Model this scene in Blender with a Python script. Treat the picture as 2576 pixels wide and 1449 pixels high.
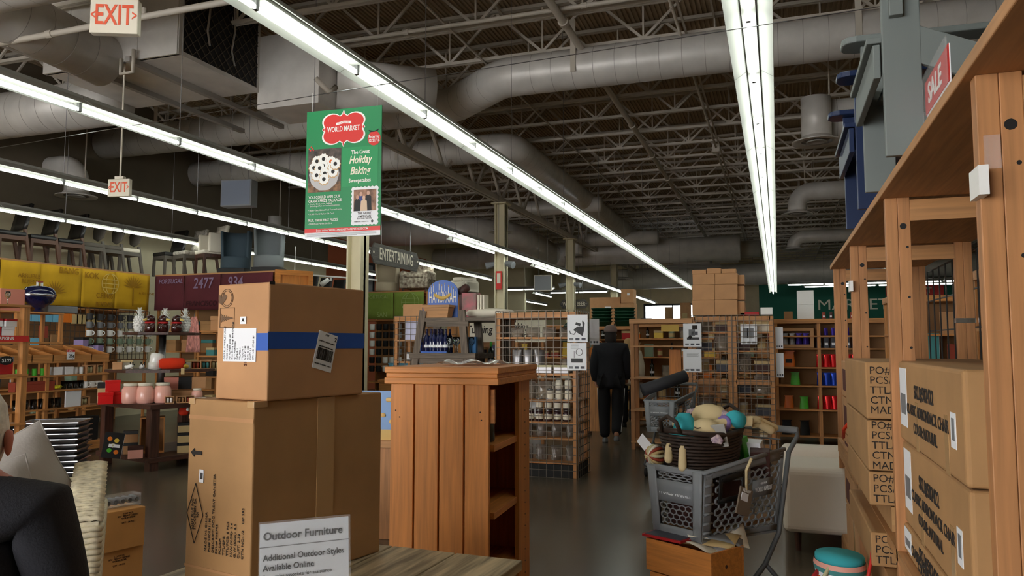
import bpy, bmesh, math, random
from mathutils import Vector, Matrix
random.seed(7)
for o in list(bpy.data.objects): bpy.data.objects.remove(o)
S = bpy.context.scene
COL = S.collection
PI = math.pi

# ---------------------------------------------------------------- camera, world, exposure
PITCH, YAW = math.radians(4.274), math.radians(19.161)
cam_d = bpy.data.cameras.new('camera'); cam = bpy.data.objects.new('camera', cam_d); COL.objects.link(cam)
cam_d.sensor_width = 36.0; cam_d.lens = 36.0*1920/2576; cam_d.clip_start = .05; cam_d.clip_end = 300
cam.location = (0, 0, 1.5); cam.rotation_euler = (PI/2+PITCH, 0, YAW)
S.camera = cam
W = bpy.data.worlds.new('world'); S.world = W; W.use_nodes = True
bg = W.node_tree.nodes['Background']; bg.inputs[0].default_value = (.97, .96, .95, 1); bg.inputs[1].default_value = 9.5
S.view_settings.view_transform = 'Standard'; S.view_settings.look = 'None'
S.view_settings.gamma = 1; S.view_settings.use_curve_mapping = False
S.view_settings.exposure = 0.42
TUBE = 11.0          # emission strength of the fluorescent tubes

# ---------------------------------------------------------------- helpers
def lin(c):
    r = []
    for v in c[:3]:
        v /= 255.0
        r.append(v/12.92 if v <= .04045 else ((v+.055)/1.055)**2.4)
    return (r[0], r[1], r[2], 1)
MATS = {}
def mat(name, c=(128,128,128), rough=.6, metal=0, vary=.0, scale=8, bump=0, grain=None, alpha=1, emit=0, trans=0, ior=1.45, coat=0, spec=.5, stretch=14, c2=None, rvary=0):
    if name in MATS: return MATS[name]
    m = bpy.data.materials.new(name); m.use_nodes = True; nt = m.node_tree; n = nt.nodes; L = nt.links
    b = n['Principled BSDF']; col = lin(c)
    b.inputs['Base Color'].default_value = col; b.inputs['Roughness'].default_value = rough
    b.inputs['Metallic'].default_value = metal; b.inputs['IOR'].default_value = ior
    b.inputs['Specular IOR Level'].default_value = spec
    b.inputs['Coat Weight'].default_value = coat
    if trans: b.inputs['Transmission Weight'].default_value = trans
    if alpha < 1: b.inputs['Alpha'].default_value = alpha
    if emit:
        b.inputs['Emission Color'].default_value = col; b.inputs['Emission Strength'].default_value = emit
    if vary or bump or grain or rvary:
        tc = n.new('ShaderNodeTexCoord'); mp = n.new('ShaderNodeMapping'); L.new(tc.outputs['Object'], mp.inputs[0])
        nz = n.new('ShaderNodeTexNoise'); nz.inputs['Scale'].default_value = scale; nz.inputs['Detail'].default_value = 6
        if grain:
            s = [stretch]*3; s['xyz'.index(grain)] = 1.0; mp.inputs['Scale'].default_value = s
            nz.inputs['Distortion'].default_value = .6
        L.new(mp.outputs[0], nz.inputs['Vector'])
        if vary:
            rp = n.new('ShaderNodeValToRGB')
            d = c2 if c2 else tuple(max(0, v*(1-vary)) for v in c)
            rp.color_ramp.elements[0].color = lin(d); rp.color_ramp.elements[0].position = .32
            u = c if c2 else tuple(min(255, v*(1+vary*.6)) for v in c)
            rp.color_ramp.elements[1].color = lin(u); rp.color_ramp.elements[1].position = .68
            L.new(nz.outputs['Fac'], rp.inputs[0]); L.new(rp.outputs[0], b.inputs['Base Color'])
        if bump:
            bp = n.new('ShaderNodeBump'); bp.inputs['Strength'].default_value = bump; bp.inputs['Distance'].default_value = .01
            L.new(nz.outputs['Fac'], bp.inputs['Height']); L.new(bp.outputs[0], b.inputs['Normal'])
        if rvary:
            mr = n.new('ShaderNodeMapRange'); mr.inputs[3].default_value = rough-rvary; mr.inputs[4].default_value = rough+rvary
            L.new(nz.outputs['Fac'], mr.inputs[0]); L.new(mr.outputs[0], b.inputs['Roughness'])
    MATS[name] = m
    return m

def axes(x, y, o):                     # matrix with the given local x and y axes at o
    x = Vector(x).normalized(); y = Vector(y); z = x.cross(y).normalized(); y = z.cross(x)
    return Matrix(((x.x, y.x, z.x, o[0]), (x.y, y.y, z.y, o[1]), (x.z, y.z, z.z, o[2]), (0, 0, 0, 1)))

class MB:
    def __init__(s): s.v = []; s.f = []
    def add(s, vs, fs, M=None):
        k = len(s.v)
        s.v += [tuple(M @ Vector(p)) for p in vs] if M else [tuple(p) for p in vs]
        s.f += [tuple(i+k for i in f) for f in fs]
        return s
    def b(s, x0, x1, y0, y1, z0, z1, M=None):
        return s.add([(x0,y0,z0),(x1,y0,z0),(x1,y1,z0),(x0,y1,z0),(x0,y0,z1),(x1,y0,z1),(x1,y1,z1),(x0,y1,z1)],
                     [(0,3,2,1),(4,5,6,7),(0,1,5,4),(1,2,6,5),(2,3,7,6),(3,0,4,7)], M)
    def c(s, p0, p1, r0, r1=None, n=12, cap=True, M=None):
        p0, p1 = Vector(p0), Vector(p1); r1 = r0 if r1 is None else r1
        d = (p1-p0).normalized(); a = d.orthogonal().normalized(); e = d.cross(a)
        vs = []
        for p, r in ((p0, r0), (p1, r1)):
            for i in range(n):
                t = 2*PI*i/n; vs.append(p + a*(r*math.cos(t)) + e*(r*math.sin(t)))
        fs = [(i, (i+1) % n, n+(i+1) % n, n+i) for i in range(n)]
        if cap: fs += [tuple(range(n-1, -1, -1)), tuple(range(n, 2*n))]
        return s.add(vs, fs, M)
    def bar(s, p0, p1, w, h, up=(0,0,1), M=None):      # rectangular bar between two points
        p0, p1 = Vector(p0), Vector(p1); d = (p1-p0); L = d.length; d.normalize()
        u = Vector(up); x = d.cross(u)
        if x.length < 1e-4: x = d.cross(Vector((1,0,0)))
        x.normalize(); u = x.cross(d)
        B = Matrix(((x.x,d.x,u.x,p0.x),(x.y,d.y,u.y,p0.y),(x.z,d.z,u.z,p0.z),(0,0,0,1)))
        return s.b(-w/2, w/2, 0, L, -h/2, h/2, (M @ B) if M else B)
    def t(s, pts, r, n=8, closed=False, M=None, flat=1.0):   # tube along points (r number or list)
        pts = [Vector(p) for p in pts]; N = len(pts); vs = []; fs = []
        rs = r if isinstance(r, (list, tuple)) else [r]*N
        a = None
        for i, p in enumerate(pts):
            q0 = pts[(i-1) % N] if (closed or i > 0) else p
            q1 = pts[(i+1) % N] if (closed or i < N-1) else p
            d = (q1-q0)
            d = d.normalized() if d.length > 1e-9 else Vector((0,0,1))
            a = d.orthogonal() if a is None else (a - d*a.dot(d))
            if a.length < 1e-6: a = d.orthogonal()
            a.normalize(); e = d.cross(a)
            for k in range(n):
                th = 2*PI*k/n; vs.append(p + a*(rs[i]*math.cos(th)) + e*(rs[i]*flat*math.sin(th)))
        m = N if closed else N-1
        for i in range(m):
            j = (i+1) % N
            for k in range(n):
                fs.append((i*n+k, i*n+(k+1) % n, j*n+(k+1) % n, j*n+k))
        if not closed: fs += [tuple(range(n-1,-1,-1)), tuple(range((N-1)*n, N*n))]
        return s.add(vs, fs, M)
    def l(s, prof, n=16, o=(0,0,0), M=None, sx=1, sy=1, cap=True):   # lathe about z; prof = (r, z)
        vs = []; fs = []
        for r, z in prof:
            for i in range(n):
                t = 2*PI*i/n; vs.append((o[0]+r*sx*math.cos(t), o[1]+r*sy*math.sin(t), o[2]+z))
        for j in range(len(prof)-1):
            for i in range(n): fs.append((j*n+i, j*n+(i+1) % n, (j+1)*n+(i+1) % n, (j+1)*n+i))
        if cap: fs += [tuple(range(n-1,-1,-1)), tuple(range((len(prof)-1)*n, len(prof)*n))]
        return s.add(vs, fs, M)
    def p(s, poly, h0, h1, M=None):    # polygon in xy extruded in z
        n = len(poly)
        vs = [(x, y, h0) for x, y in poly] + [(x, y, h1) for x, y in poly]
        fs = [tuple(range(n-1,-1,-1)), tuple(range(n, 2*n))] + [(i, (i+1) % n, n+(i+1) % n, n+i) for i in range(n)]
        return s.add(vs, fs, M)
    def ring(s, outer, inner, h0, h1, M=None):   # frame between two polygons with equal vertex counts
        n = len(outer)
        vs = [(x,y,h0) for x,y in outer]+[(x,y,h0) for x,y in inner]+[(x,y,h1) for x,y in outer]+[(x,y,h1) for x,y in inner]
        fs = []
        for i in range(n):
            j = (i+1) % n
            fs += [(i, n+i, n+j, j), (2*n+i, 2*n+j, 3*n+j, 3*n+i), (i, j, 2*n+j, 2*n+i), (n+i, 3*n+i, 3*n+j, n+j)]
        return s.add(vs, fs, M)
    def grid(s, fn, nu, nv, M=None, closed_u=False):
        vs = [fn(u/(nu if closed_u else nu-1), v/(nv-1)) for v in range(nv) for u in range(nu)]
        fs = []
        for v in range(nv-1):
            for u in range(nu if closed_u else nu-1):
                w = (u+1) % nu
                fs.append((v*nu+u, v*nu+w, (v+1)*nu+w, (v+1)*nu+u))
        return s.add(vs, fs, M)
    def build(s, name, m, parent=None, smooth=False, bevel=0, seg=2, loc=None, rz=None, sub=0, solid=0):
        me = bpy.data.meshes.new(name); me.from_pydata(s.v, [], s.f); me.validate()
        bm = bmesh.new(); bm.from_mesh(me); bmesh.ops.recalc_face_normals(bm, faces=bm.faces); bm.to_mesh(me); bm.free()
        if smooth:
            for q in me.polygons: q.use_smooth = True
        o = bpy.data.objects.new(name, me); COL.objects.link(o)
        me.materials.append(m if not isinstance(m, str) else MATS[m])
        if parent: o.parent = parent
        if loc is not None: o.location = loc
        if rz is not None: o.rotation_euler[2] = rz
        if bevel:
            d = o.modifiers.new('bevel', 'BEVEL'); d.width = bevel; d.segments = seg; d.limit_method = 'ANGLE'
        if sub:
            d = o.modifiers.new('sub', 'SUBSURF'); d.levels = sub; d.render_levels = sub
        if solid:
            d = o.modifiers.new('solid', 'SOLIDIFY'); d.thickness = solid
        return o

def tag(o, label=None, cat=None, group=None, kind=None):
    if label: o['label'] = label
    if cat: o['category'] = cat
    if group: o['group'] = group
    if kind: o['kind'] = kind
    return o
def thing(name, label, cat, loc=(0,0,0), rz=0, group=None):
    o = bpy.data.objects.new(name, None); COL.objects.link(o); o.empty_display_size = .1
    o.location = loc; o.rotation_euler = (0, 0, rz)
    return tag(o, label, cat, group)
def struct(o): o['kind'] = 'structure'; return o
def kids(o): return [c for c in ALLK.get(o.name, [])] if False else list(o.children)
def dup(root, loc=None, rz=None, label=None, group=None, scale=None, parent=None):
    r = root.copy(); COL.objects.link(r)
    if parent: r.parent = parent
    if loc is not None: r.location = loc
    if rz is not None: r.rotation_euler = (r.rotation_euler[0], r.rotation_euler[1], rz)
    if scale: r.scale = scale if isinstance(scale, tuple) else (scale,)*3
    if label: r['label'] = label
    if group: r['group'] = group
    for ch in list(root.children):
        c = ch.copy(); COL.objects.link(c); c.parent = r
        for g in list(ch.children):
            d = g.copy(); COL.objects.link(d); d.parent = c
    for t in [t for t in TEXTS if t[0] is root]:
        TEXTS.append((r,)+t[1:])
    return r
TEXTS = []
def text(parent, s, size, o, x, y, m, xs=1.0, align='CENTER', bold=0.0, shear=0.0, ext=.0006, name='lettering'):
    TEXTS.append((parent, s, size, axes(x, y, o) @ Matrix.Diagonal((xs, 1, 1, 1)), m, align, bold, shear, ext, name))
def flush_texts():
    tmp = []; cache = {}
    for (par, s, size, M, m, al, bold, shear, ext, name) in TEXTS:
        key = (s, size, al, bold, shear, ext)
        if key in cache: continue
        cu = bpy.data.curves.new('t', 'FONT'); cu.body = s; cu.size = size; cu.align_x = al; cu.align_y = 'CENTER'
        cu.offset = bold*size; cu.shear = shear; cu.extrude = ext; cu.resolution_u = 3; cu.space_line = .95
        ob = bpy.data.objects.new('t', cu); COL.objects.link(ob); cache[key] = ob; tmp.append(ob)
    bpy.context.view_layer.update(); dg = bpy.context.evaluated_depsgraph_get()
    me_c = {}
    for k, ob in cache.items(): me_c[k] = bpy.data.meshes.new_from_object(ob.evaluated_get(dg))
    for (par, s, size, M, m, al, bold, shear, ext, name) in TEXTS:
        me = me_c[(s, size, al, bold, shear, ext)]
        if len(me.materials) == 0: me.materials.append(m)
        elif me.materials[0] is None: me.materials[0] = m
        elif me.materials[0] != m: me = me.copy(); me.materials[0] = m
        o = bpy.data.objects.new(name, me); COL.objects.link(o); o.parent = par; o.matrix_local = M
    for ob in tmp: bpy.data.objects.remove(ob)
ORD = ['first','second','third','fourth','fifth','sixth','seventh','eighth','ninth','tenth','eleventh','twelfth','thirteenth','fourteenth','fifteenth','sixteenth','seventeenth','eighteenth','nineteenth','twentieth']
def ordn(i):
    if i < 20: return ORD[i]
    return ['twenty','thirty','forty','fifty'][(i-19)//10 if (i+1)%10 else 0] + '-' + ORD[(i) % 10] if (i+1) % 10 else str(i+1)+'th'

def skin(name, verts, edges, radii, m, parent=None, sub=2, root=0):
    me = bpy.data.meshes.new(name); me.from_pydata(verts, edges, []); o = bpy.data.objects.new(name, me); COL.objects.link(o)
    me.materials.append(m)
    if parent: o.parent = parent
    d = o.modifiers.new('skin', 'SKIN'); d.use_smooth_shade = True
    lay = me.skin_vertices[0].data if me.skin_vertices else None
    if lay is None:
        bm = bmesh.new(); bm.from_mesh(me); bm.verts.layers.skin.verify(); bm.to_mesh(me); bm.free(); lay = me.skin_vertices[0].data
    for i, r in enumerate(radii):
        lay[i].radius = r if isinstance(r, tuple) else (r, r); lay[i].use_root = (i == root)
    if sub:
        e = o.modifiers.new('sub', 'SUBSURF'); e.levels = sub; e.render_levels = sub
    return o

# ---------------------------------------------------------------- materials
mat('concrete', (90,81,68), .24, vary=.10, scale=.7, bump=.006, rvary=.06)
mat('deck', (168,148,120), .75, vary=.06, scale=2)
mat('steel_paint', (190,182,168), .55)
mat('duct', (214,210,204), .42, vary=.05, scale=3, metal=.15)
mat('seam', (158,154,148), .5)
mat('shade_taupe', (104,94,78), .85, vary=.04, scale=2)  # dark tone stands in for shade on the cream left wall
mat('grillebar', (84,72,58), .6)
mat('cream', (222,212,180), .8, vary=.03, scale=2)
mat('terracotta', (176,92,56), .8)
mat('greenwall', (10,92,74), .7)
mat('white', (238,238,234), .5); mat('offwhite', (222,214,196), .6); mat('paper', (236,238,242), .7)
mat('black', (18,17,17), .6); mat('darkgrey', (58,58,60), .6); mat('grey', (120,122,126), .55)
mat('ink', (40,34,30), .8); mat('chrome', (205,205,208), .18, metal=1); mat('steel', (150,150,152), .35, metal=1)
mat('glass', (240,248,250), .03, trans=1, ior=1.45); mat('pane', (235,245,250), .02, trans=1, ior=1.05)
mat('clearplastic', (235,238,240), .08, alpha=.12, spec=.8)
mat('reflector', (158,158,152), .5); mat('tube', (247,255,245), .3, emit=TUBE)
mat('red', (205,42,36), .5); mat('green', (20,128,76), .5); mat('blue', (24,84,176), .45)
mat('orange', (224,100,30), .6); mat('yellow', (226,190,70), .5)
WOODX = mat('wood_x', (190,130,72), .5, vary=.16, scale=2.6, grain='x'); WOODY = mat('wood_y', (190,130,72), .5, vary=.16, scale=2.6, grain='y'); WOODZ = mat('wood_z', (190,130,72), .5, vary=.16, scale=2.6, grain='z')
mat('oak_x', (204,130,60), .55, vary=.10, scale=3.4, grain='x', stretch=18); mat('oak_y', (204,130,60), .55, vary=.10, scale=3.4, grain='y', stretch=18); mat('oak_z', (204,130,60), .55, vary=.10, scale=2.4, grain='z', stretch=20)
mat('pine_x', (184,134,86), .55, vary=.1, scale=2.4, grain='x', stretch=20); mat('pine_y', (184,134,86), .55, vary=.1, scale=2.4, grain='y', stretch=20); mat('pine_z', (180,126,80), .55, vary=.1, scale=2.4, grain='z', stretch=20)
mat('darkwood_x', (74,46,36), .45, vary=.3, scale=3, grain='x'); mat('darkwood_z', (74,46,36), .45, vary=.3, scale=3, grain='z')
mat('ashwood_x', (104,90,76), .6, vary=.25, scale=3, grain='x'); mat('ashwood_z', (104,90,76), .6, vary=.25, scale=3, grain='z')
mat('greywood', (178,162,130), .55, vary=.3, scale=3, grain='y', stretch=10)
mat('cardboard', (190,142,98), .75, vary=.05, scale=5); mat('cardboard2', (176,134,88), .75, vary=.05, scale=5); mat('cardboard3', (202,146,82), .75, vary=.05, scale=4)
mat('cardinside', (150,112,74), .85)
mat('ptape', (188,150,104), .25, spec=.7)
mat('wire', (92,84,74), .45, metal=.6)
mat('skinm', (205,150,125), .55); mat('skinred', (196,120,100), .55)

# ================================================================ the setting
struct(MB().b(-14, 13.4, -6.2, 44, -.2, 0).build('floor', 'concrete'))
# ceiling: corrugated deck, ribs along the store
d = MB(); xs = []; x = -14.0; k = 0
PIT = .0762
while x < 13.4:
    xs += [(x, 6.79), (x+PIT*.42, 6.79), (x+PIT*.5, 6.815), (x+PIT*.92, 6.815)]; x += PIT
vs = [(a, -6.2, z) for a, z in xs] + [(a, 44, z) for a, z in xs]; n = len(xs)
d.add(vs, [(i, i+1, n+i+1, n+i) for i in range(n-1)])
ceil = struct(d.build('ceiling', 'deck'))
slab = MB().b(-14, 13.4, -6.2, 44, 6.83, 6.95).build('roof_slab', 'deck', ceil)
# bar joists along x, every 1.22 m
SP = 1.223; Y0 = 13.463
tc = MB().b(-13.2, 13, -.05, -.006, 6.73, 6.785).b(-13.2, 13, .006, .05, 6.73, 6.785)
bc = MB().b(-13.2, 13, -.045, -.006, 5.985, 6.035).b(-13.2, 13, .006, .045, 5.985, 6.035)
wb = MB(); x = -13.0; i = 0
while x < 12.9:
    wb.bar((x, 0, 6.02), (x+.78, 0, 6.75), .03, .04); wb.bar((x+.78, 0, 6.75), (x+1.56, 0, 6.02), .03, .04)
    wb.b(x-.013, x+.013, -.012, .012, 6.02, 6.75)
    x += 1.56; i += 1
proto = None
for k in range(-9, 25):
    y = Y0 + k*SP
    if proto is None:
        j = bpy.data.objects.new('joist', None); COL.objects.link(j); j.parent = ceil; j.location = (0, y, 0)
        tc.build('top_chord', 'steel_paint', j); bc.build('bottom_chord', 'steel_paint', j); tag(wb.build('web', 'steel_paint', j), kind='stuff'); proto = j
    else:
        j = dup(proto, (0, y, 0)); j.parent = ceil; j.location = (random.choice((-.31, 0, .31)), y, 0)
# bridging angles and joist girder along y
br = MB()
for x in (-10.9, -8.1, -4.3, -1.15, 1.9, 5.2): br.b(x, x+.03, -6, 43.8, 5.96, 5.985).b(x+.3, x+.33, -6, 43.8, 6.70, 6.725)
tag(br.build('bridging_angles', 'steel_paint', ceil), kind='stuff')
for gx in (-6.4, 6.4):
    y0g = 10.6 if gx < 0 else -6
    g = MB().b(gx-.09, gx+.09, y0g, 43.8, 5.93, 6.03).b(gx-.09, gx-.02, y0g, 43.8, 5.0, 5.12).b(gx+.02, gx+.09, y0g, 43.8, 5.0, 5.12)
    y = y0g+.2; q = 0
    while y < 43:
        g.bar((gx, y, 5.05), (gx, y+.85, 5.98), .06, .07); g.bar((gx, y+.85, 5.98), (gx, y+1.7, 5.05), .06, .07); y += 1.7
    g.build('girder', 'steel_paint', ceil)
# walls
struct(MB().b(-13.4, -13.2, -6.2, 43.2, 0, 6.8).build('wall_left', 'cream'))
struct(MB().b(13, 13.2, -6.2, 43.2, 0, 6.8).build('wall_right', 'cream'))
wbk = MB().b(-13.4, -7.1, 43, 43.2, 0, 6.8).b(-7.1, -3.9, 43, 43.2, 0, 2.6).b(-7.1, -3.9, 43, 43.2, 3.8, 6.8).b(-3.9, 13.2, 43, 43.2, 0, 6.8)
struct(wbk.build('wall_back', 'cream'))
w1 = struct(MB().ring([(-7.1,2.6),(-3.9,2.6),(-3.9,3.8),(-7.1,3.8)], [(-7.0,2.7),(-4.0,2.7),(-4.0,3.7),(-7.0,3.7)], -.08, .08, axes((1,0,0),(0,0,1),(0,43.1,0))).build('window_1', 'darkgrey'))
MB().b(-7.05, -3.95, 43.09, 43.1, 2.65, 3.75).build('pane', 'pane', w1)
MB().b(-5.53, -5.47, 43.05, 43.15, 2.65, 3.75).build('mullion', 'darkgrey', w1)
# storefront behind the camera
fr = MB().b(-13.4, 13.2, -6.2, -6.0, 3.6, 6.8).b(-13.4, 13.2, -6.2, -6.0, 0, .5).b(-13.4, -11.5, -6.2, -6.0, .5, 3.6).b(11.5, 13.2, -6.2, -6.0, .5, 3.6)
fr.b(-1.5, 11.5, -6.2, -6.0, .5, 3.6); struct(fr.build('wall_front', 'cream'))
w2 = MB()
for i in range(6):
    x = -11.5 + i*10/5; w2.b(x-.04, x+.04, -6.15, -6.05, .5, 3.6)
w2.b(-11.5, -1.5, -6.15, -6.05, .5, .58).b(-11.5, -1.5, -6.15, -6.05, 3.52, 3.6)
w2 = struct(w2.build('window_2', 'darkgrey'))
# accent walls, and a panel coloured as shade on the upper left wall
struct(MB().b(-13.2, -13.14, 20.4, 27.4, 0, 4.9).build('trim_1', 'terracotta'))
struct(MB().b(-13.2, -13.15, -6, 20.4, 3.95, 6.78).build('upper_wall_shade', 'shade_taupe'))  # added panel: shade above the light rows put into the wall colour
gw = struct(MB().b(-.75, 13, 36, 36.25, 0, 4.2).build('wall_market', 'greenwall'))
struct(MB().b(-13.2, -10.2, 31, 31.2, 0, 6.8).build('wall_stockroom', 'cream'))
text(gw, 'MARKETPLACE', .66, (1.66, 35.985, 3.23), (1,0,0), (0,0,1), MATS['offwhite'], 1.15, 'LEFT', bold=.0, ext=.01)
text(gw, 'FRANCE   ITALY   SPAIN', .25, (9.6, 35.99, 2.62), (1,0,0), (0,0,1), MATS['offwhite'], 1.0, bold=.02, ext=.01)
rs = MB().b(4.4, 6.6, 35.94, 35.985, 3.6, 4.0).build('sign_panel', 'red', gw)
text(rs, 'MARKET', .34, (5.5, 35.93, 3.78), (1,0,0), (0,0,1), MATS['offwhite'], 1.0, bold=.02, ext=.004)
# columns
for i, (y, lab) in enumerate(((10.8, 'cream square steel column rising behind the hanging green poster'), (17.6, 'cream square column with spotlight heads behind the wire rack'), (24.3, 'cream column standing in front of the wine and beer sign'), (31.4, 'far cream column with a red notice beside stacked cartons'))):
    t = thing('column', lab, 'column', (-6.4, y, 0), 0, 'steel columns')
    MB().b(-.13, .13, -.03, .03, .05, 5.0).b(-.13, -.10, -.13, .13, .05, 5.0).b(.10, .13, -.13, .13, .05, 5.0).build('shaft', 'cream', t)
    MB().b(-.16, .16, -.16, .16, 0, .05).build('base_plate', 'cream', t); MB().b(-.2, .2, -.2, .2, 4.97, 5.0).build('cap_plate', 'cream', t)
    if i in (1, 2):
        for s in (-1, 1):
            MB().c((s*.13, -.05, 3.5), (s*.36, -.12, 3.44), .06, .09, 10).c((s*.13, -.05, 3.5), (s*.16, -.02, 3.5), .02).build('emergency_lamp_head', 'grey', t)
    if i in (1, 3):
        nt_ = MB().b(-.07, .07, -.17, -.135, 2.85, 3.3).build('notice', 'red', t)
        MB().b(-.045, .045, -.176, -.171, 3.0, 3.25).build('notice_panel', 'offwhite', nt_)

# ---------------------------------------------------------------- ducts
def ductpath(name, label, pts, r, bend=.5, group='painted round air ducts', seams=True, n=28, straps=()):
    P = [Vector(p) for p in pts]; path = [P[0]]; sm = MB()
    for i in range(1, len(P)-1):
        a = (P[i-1]-P[i]).normalized(); b = (P[i+1]-P[i]).normalized()
        for k in range(7):
            t = k/6; path.append((P[i]+a*bend)*(1-t)**2 + P[i]*(2*t*(1-t)) + (P[i]+b*bend)*t**2)
    path.append(P[-1])
    t0 = thing(name, label, 'duct', tuple(P[0]), 0, group); O = P[0]
    MB().t([p-O for p in path], r, n).build('duct_body', 'duct', t0, True)
    if seams:
        for i in range(len(P)-1):
            d = P[i+1]-P[i]; L = d.length; u = d/L; m = int(L/.32)
            for k in range(1, m):
                q = P[i]+u*(k*.32)-O; sm.c(q-u*.004, q+u*.004, r+.004, n=n, cap=False)
        tag(sm.build('seam_rings', 'seam', t0, True), kind='stuff')
    for q in straps:
        q = Vector(q); MB().b(q.x-.04-O.x, q.x+.04-O.x, -r-.012, -r-.006, -.15, 6.3-O.z).build('hanger_strap', 'steel_paint', t0)
    return t0
ductpath('round_duct', 'long grey spiral duct with a diagonal jog, nearest across the ceiling', [(12.9, 10.95, 5.66), (-3.95, 10.95, 5.66), (-5.25, 11.97, 5.66), (-13.2, 11.97, 5.66)], .30, .25, straps=[(-2.75, 0, 0), (1.1, 0, 0), (-10.5, 0, 0), (-7.6,0,0)])
ductpath('round_duct', 'long dark round duct running down the store above the middle light row', [(-13.2, 14.65, 5.6), (-5.1, 14.65, 5.6), (-5.1, 34.5, 5.6)], .29, .45, straps=[(-7.6, 0, 0)])
ductpath('round_duct', 'large round duct at top left with an elbow into the air handler', [(-3.6, 5.55, 5.35), (-8.3, 5.55, 5.35), (-8.35, 7.55, 5.25)], .34, .55)
ductpath('round_duct', 'dark duct leaving the air handler plenum above the green poster', [(-6.05, 9.55, 5.35), (-4.9, 10.4, 5.35)], .36, seams=False)
ductpath('round_duct', 'wide dull duct at the left edge below the air handler', [(-13.2, 8.75, 5.2), (-9.4, 8.75, 5.2)], .36)
ductpath('round_duct', 'far cross duct seen below the long middle duct', [(-13.2, 28.5, 5.0), (-1.2, 28.5, 5.0)], .45, seams=False)
ductpath('round_duct', 'second far cross duct near the back windows', [(-10, 36.5, 4.6), (12.9, 36.9, 5.0)], .5, seams=False)
ductpath('round_duct', 'pale cream duct high on the far left beyond the aisle sign', [(-13.1, 22.5, 5.2), (-9.4, 22.5, 5.2), (-8.2, 24.5, 5.2), (-8.2, 30, 4.9)], .42, .5, seams=False)
# drops with round diffusers
def diffuser(label, x, y, z, r, dx, zt=5.3):
    t = thing('ceiling_diffuser', label, 'air diffuser', (x, y, z), 0, 'round ceiling diffusers')
    h = zt-z; R = r*.6
    if dx:
        pts = [Vector((0,0,.02)), Vector((0,0,h-.35))]
        for k in range(1, 7):
            a = k/6*PI/2; s = 1 if dx > 0 else -1
            pts.append(Vector((s*.35*(1-math.cos(a)), 0, h-.35+.35*math.sin(a))))
        pts.append(Vector((dx, 0, h)))
        MB().t(pts, R, 20).build('drop_duct', 'duct', t, True)
    else: MB().c((0,0,.02), (0,0,h), R, n=24).build('drop_duct', 'duct', t, True)
    MB().l([(r*.60,.05),(r*.7,.0),(r,-.03),(r*1.0,-.05),(r*.72,-.02),(r*.62,-.03)], 28, cap=False).build('flange', 'duct', t, True)
    MB().l([(r*.05,.0),(r*.3,-.04),(r*.42,-.05),(r*.42,-.03),(r*.05,.02)], 24).build('core', 'seam', t, True)
    MB().c((R*.9, 0, h*.5), (R*.9, 0, 6.2-z), .012, n=6).build('hanger_rod', 'steel_paint', t)
    return t
diffuser('large round diffuser drum hanging beside the right light row', .65, 12.6, 4.69, .37, 0, 5.35)
ductpath('round_duct', 'short duct feeding the large round diffuser at right', [(.65, 13.05, 5.1), (7, 13.05, 5.1)], .33)
diffuser('round diffuser on a curved elbow, second along the right light row', .53, 20.1, 4.79, .37, 7)
diffuser('small far diffuser elbow, third along the right light row', .6, 28.5, 4.9, .37, 7)
diffuser('round diffuser elbow above the cream column past the aisle sign', -7.6, 20.9, 4.85, .36, 3.0, 5.45)
diffuser('far round diffuser elbow between the two middle light rows', -6.9, 26.9, 4.75, .4, 3.0, 5.3)
diffuser('round diffuser over the row of chairs at far left', -12.5, 10.8, 4.35, .36, -.8, 4.9)
diffuser('round diffuser on the wall above the tufted chairs', -11.8, 15.9, 4.1, .27, 0, 4.7)
diffuser('far ceiling diffuser in front of the back windows', -6.5, 33.5, 4.45, .5, 0, 4.8)

# ---------------------------------------------------------------- air handlers
a = thing('air_handler', 'grey sheet-metal air handler with a black mesh filter grille at top left', 'air handler', (-8.25, 8.35, 5.2))
MB().b(-1.15, 1.1, -.8, .8, 0, 1.25).build('cabinet', 'duct', a, bevel=.01)
MB().b(-1.17, 1.12, -.82, -.76, 0, 1.26).b(-.1, -.07, -.83, -.8, 0, 1.25).b(.45, .48, -.83, -.8, 0, 1.25).build('panel_seams', 'duct', a)
MB().b(1.1, 1.115, -.72, .76, .06, 1.2).build('filter', 'black', a)
g = MB()
for k in range(-6, 14):
    p = -.72 + k*.16
    for s in (1, -1):
        z0, z1 = (.06, 1.2) if s > 0 else (1.2, .06)
        y0, y1 = p, p+1.14
        def clip(y): return min(max(y, -.72), .76)
        t0, t1 = (clip(y0)-y0)/1.14, (clip(y1)-y0)/1.14
        if t1-t0 > .05: g.bar((1.125, y0+1.14*t0, z0+(z1-z0)*t0), (1.125, y0+1.14*t1, z0+(z1-z0)*t1), .008, .008)
tag(g.build('grille_mesh', 'grillebar', a), kind='stuff')
MB().ring([(-.8,0),(.8,0),(.8,1.25),(-.8,1.25)], [(-.72,.06),(.76,.06),(.76,1.2),(-.72,1.2)], 0, .03, axes((0,1,0),(0,0,1),(1.1,0,0))).build('grille_frame', 'duct', a)
MB().t([(1.14,-.3,1.2),(1.15,-.28,.8),(1.13,-.3,.5),(1.14,-.26,.3)], .02, 6).t([(1.14,.2,1.1),(1.15,.22,.7),(1.13,.18,.4),(1.14,.24,.2)], .018, 6).build('foil_straps', 'chrome', a)
for x in (-.35, .45): MB().b(x-.04, x+.04, -.95, 2.3, -.07, 0).build('support_channel', 'seam', a)
MB().b(1.1, 2.15, .8, 1.6, -.25, .85).build('plenum', 'duct', a, bevel=.01)
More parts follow.
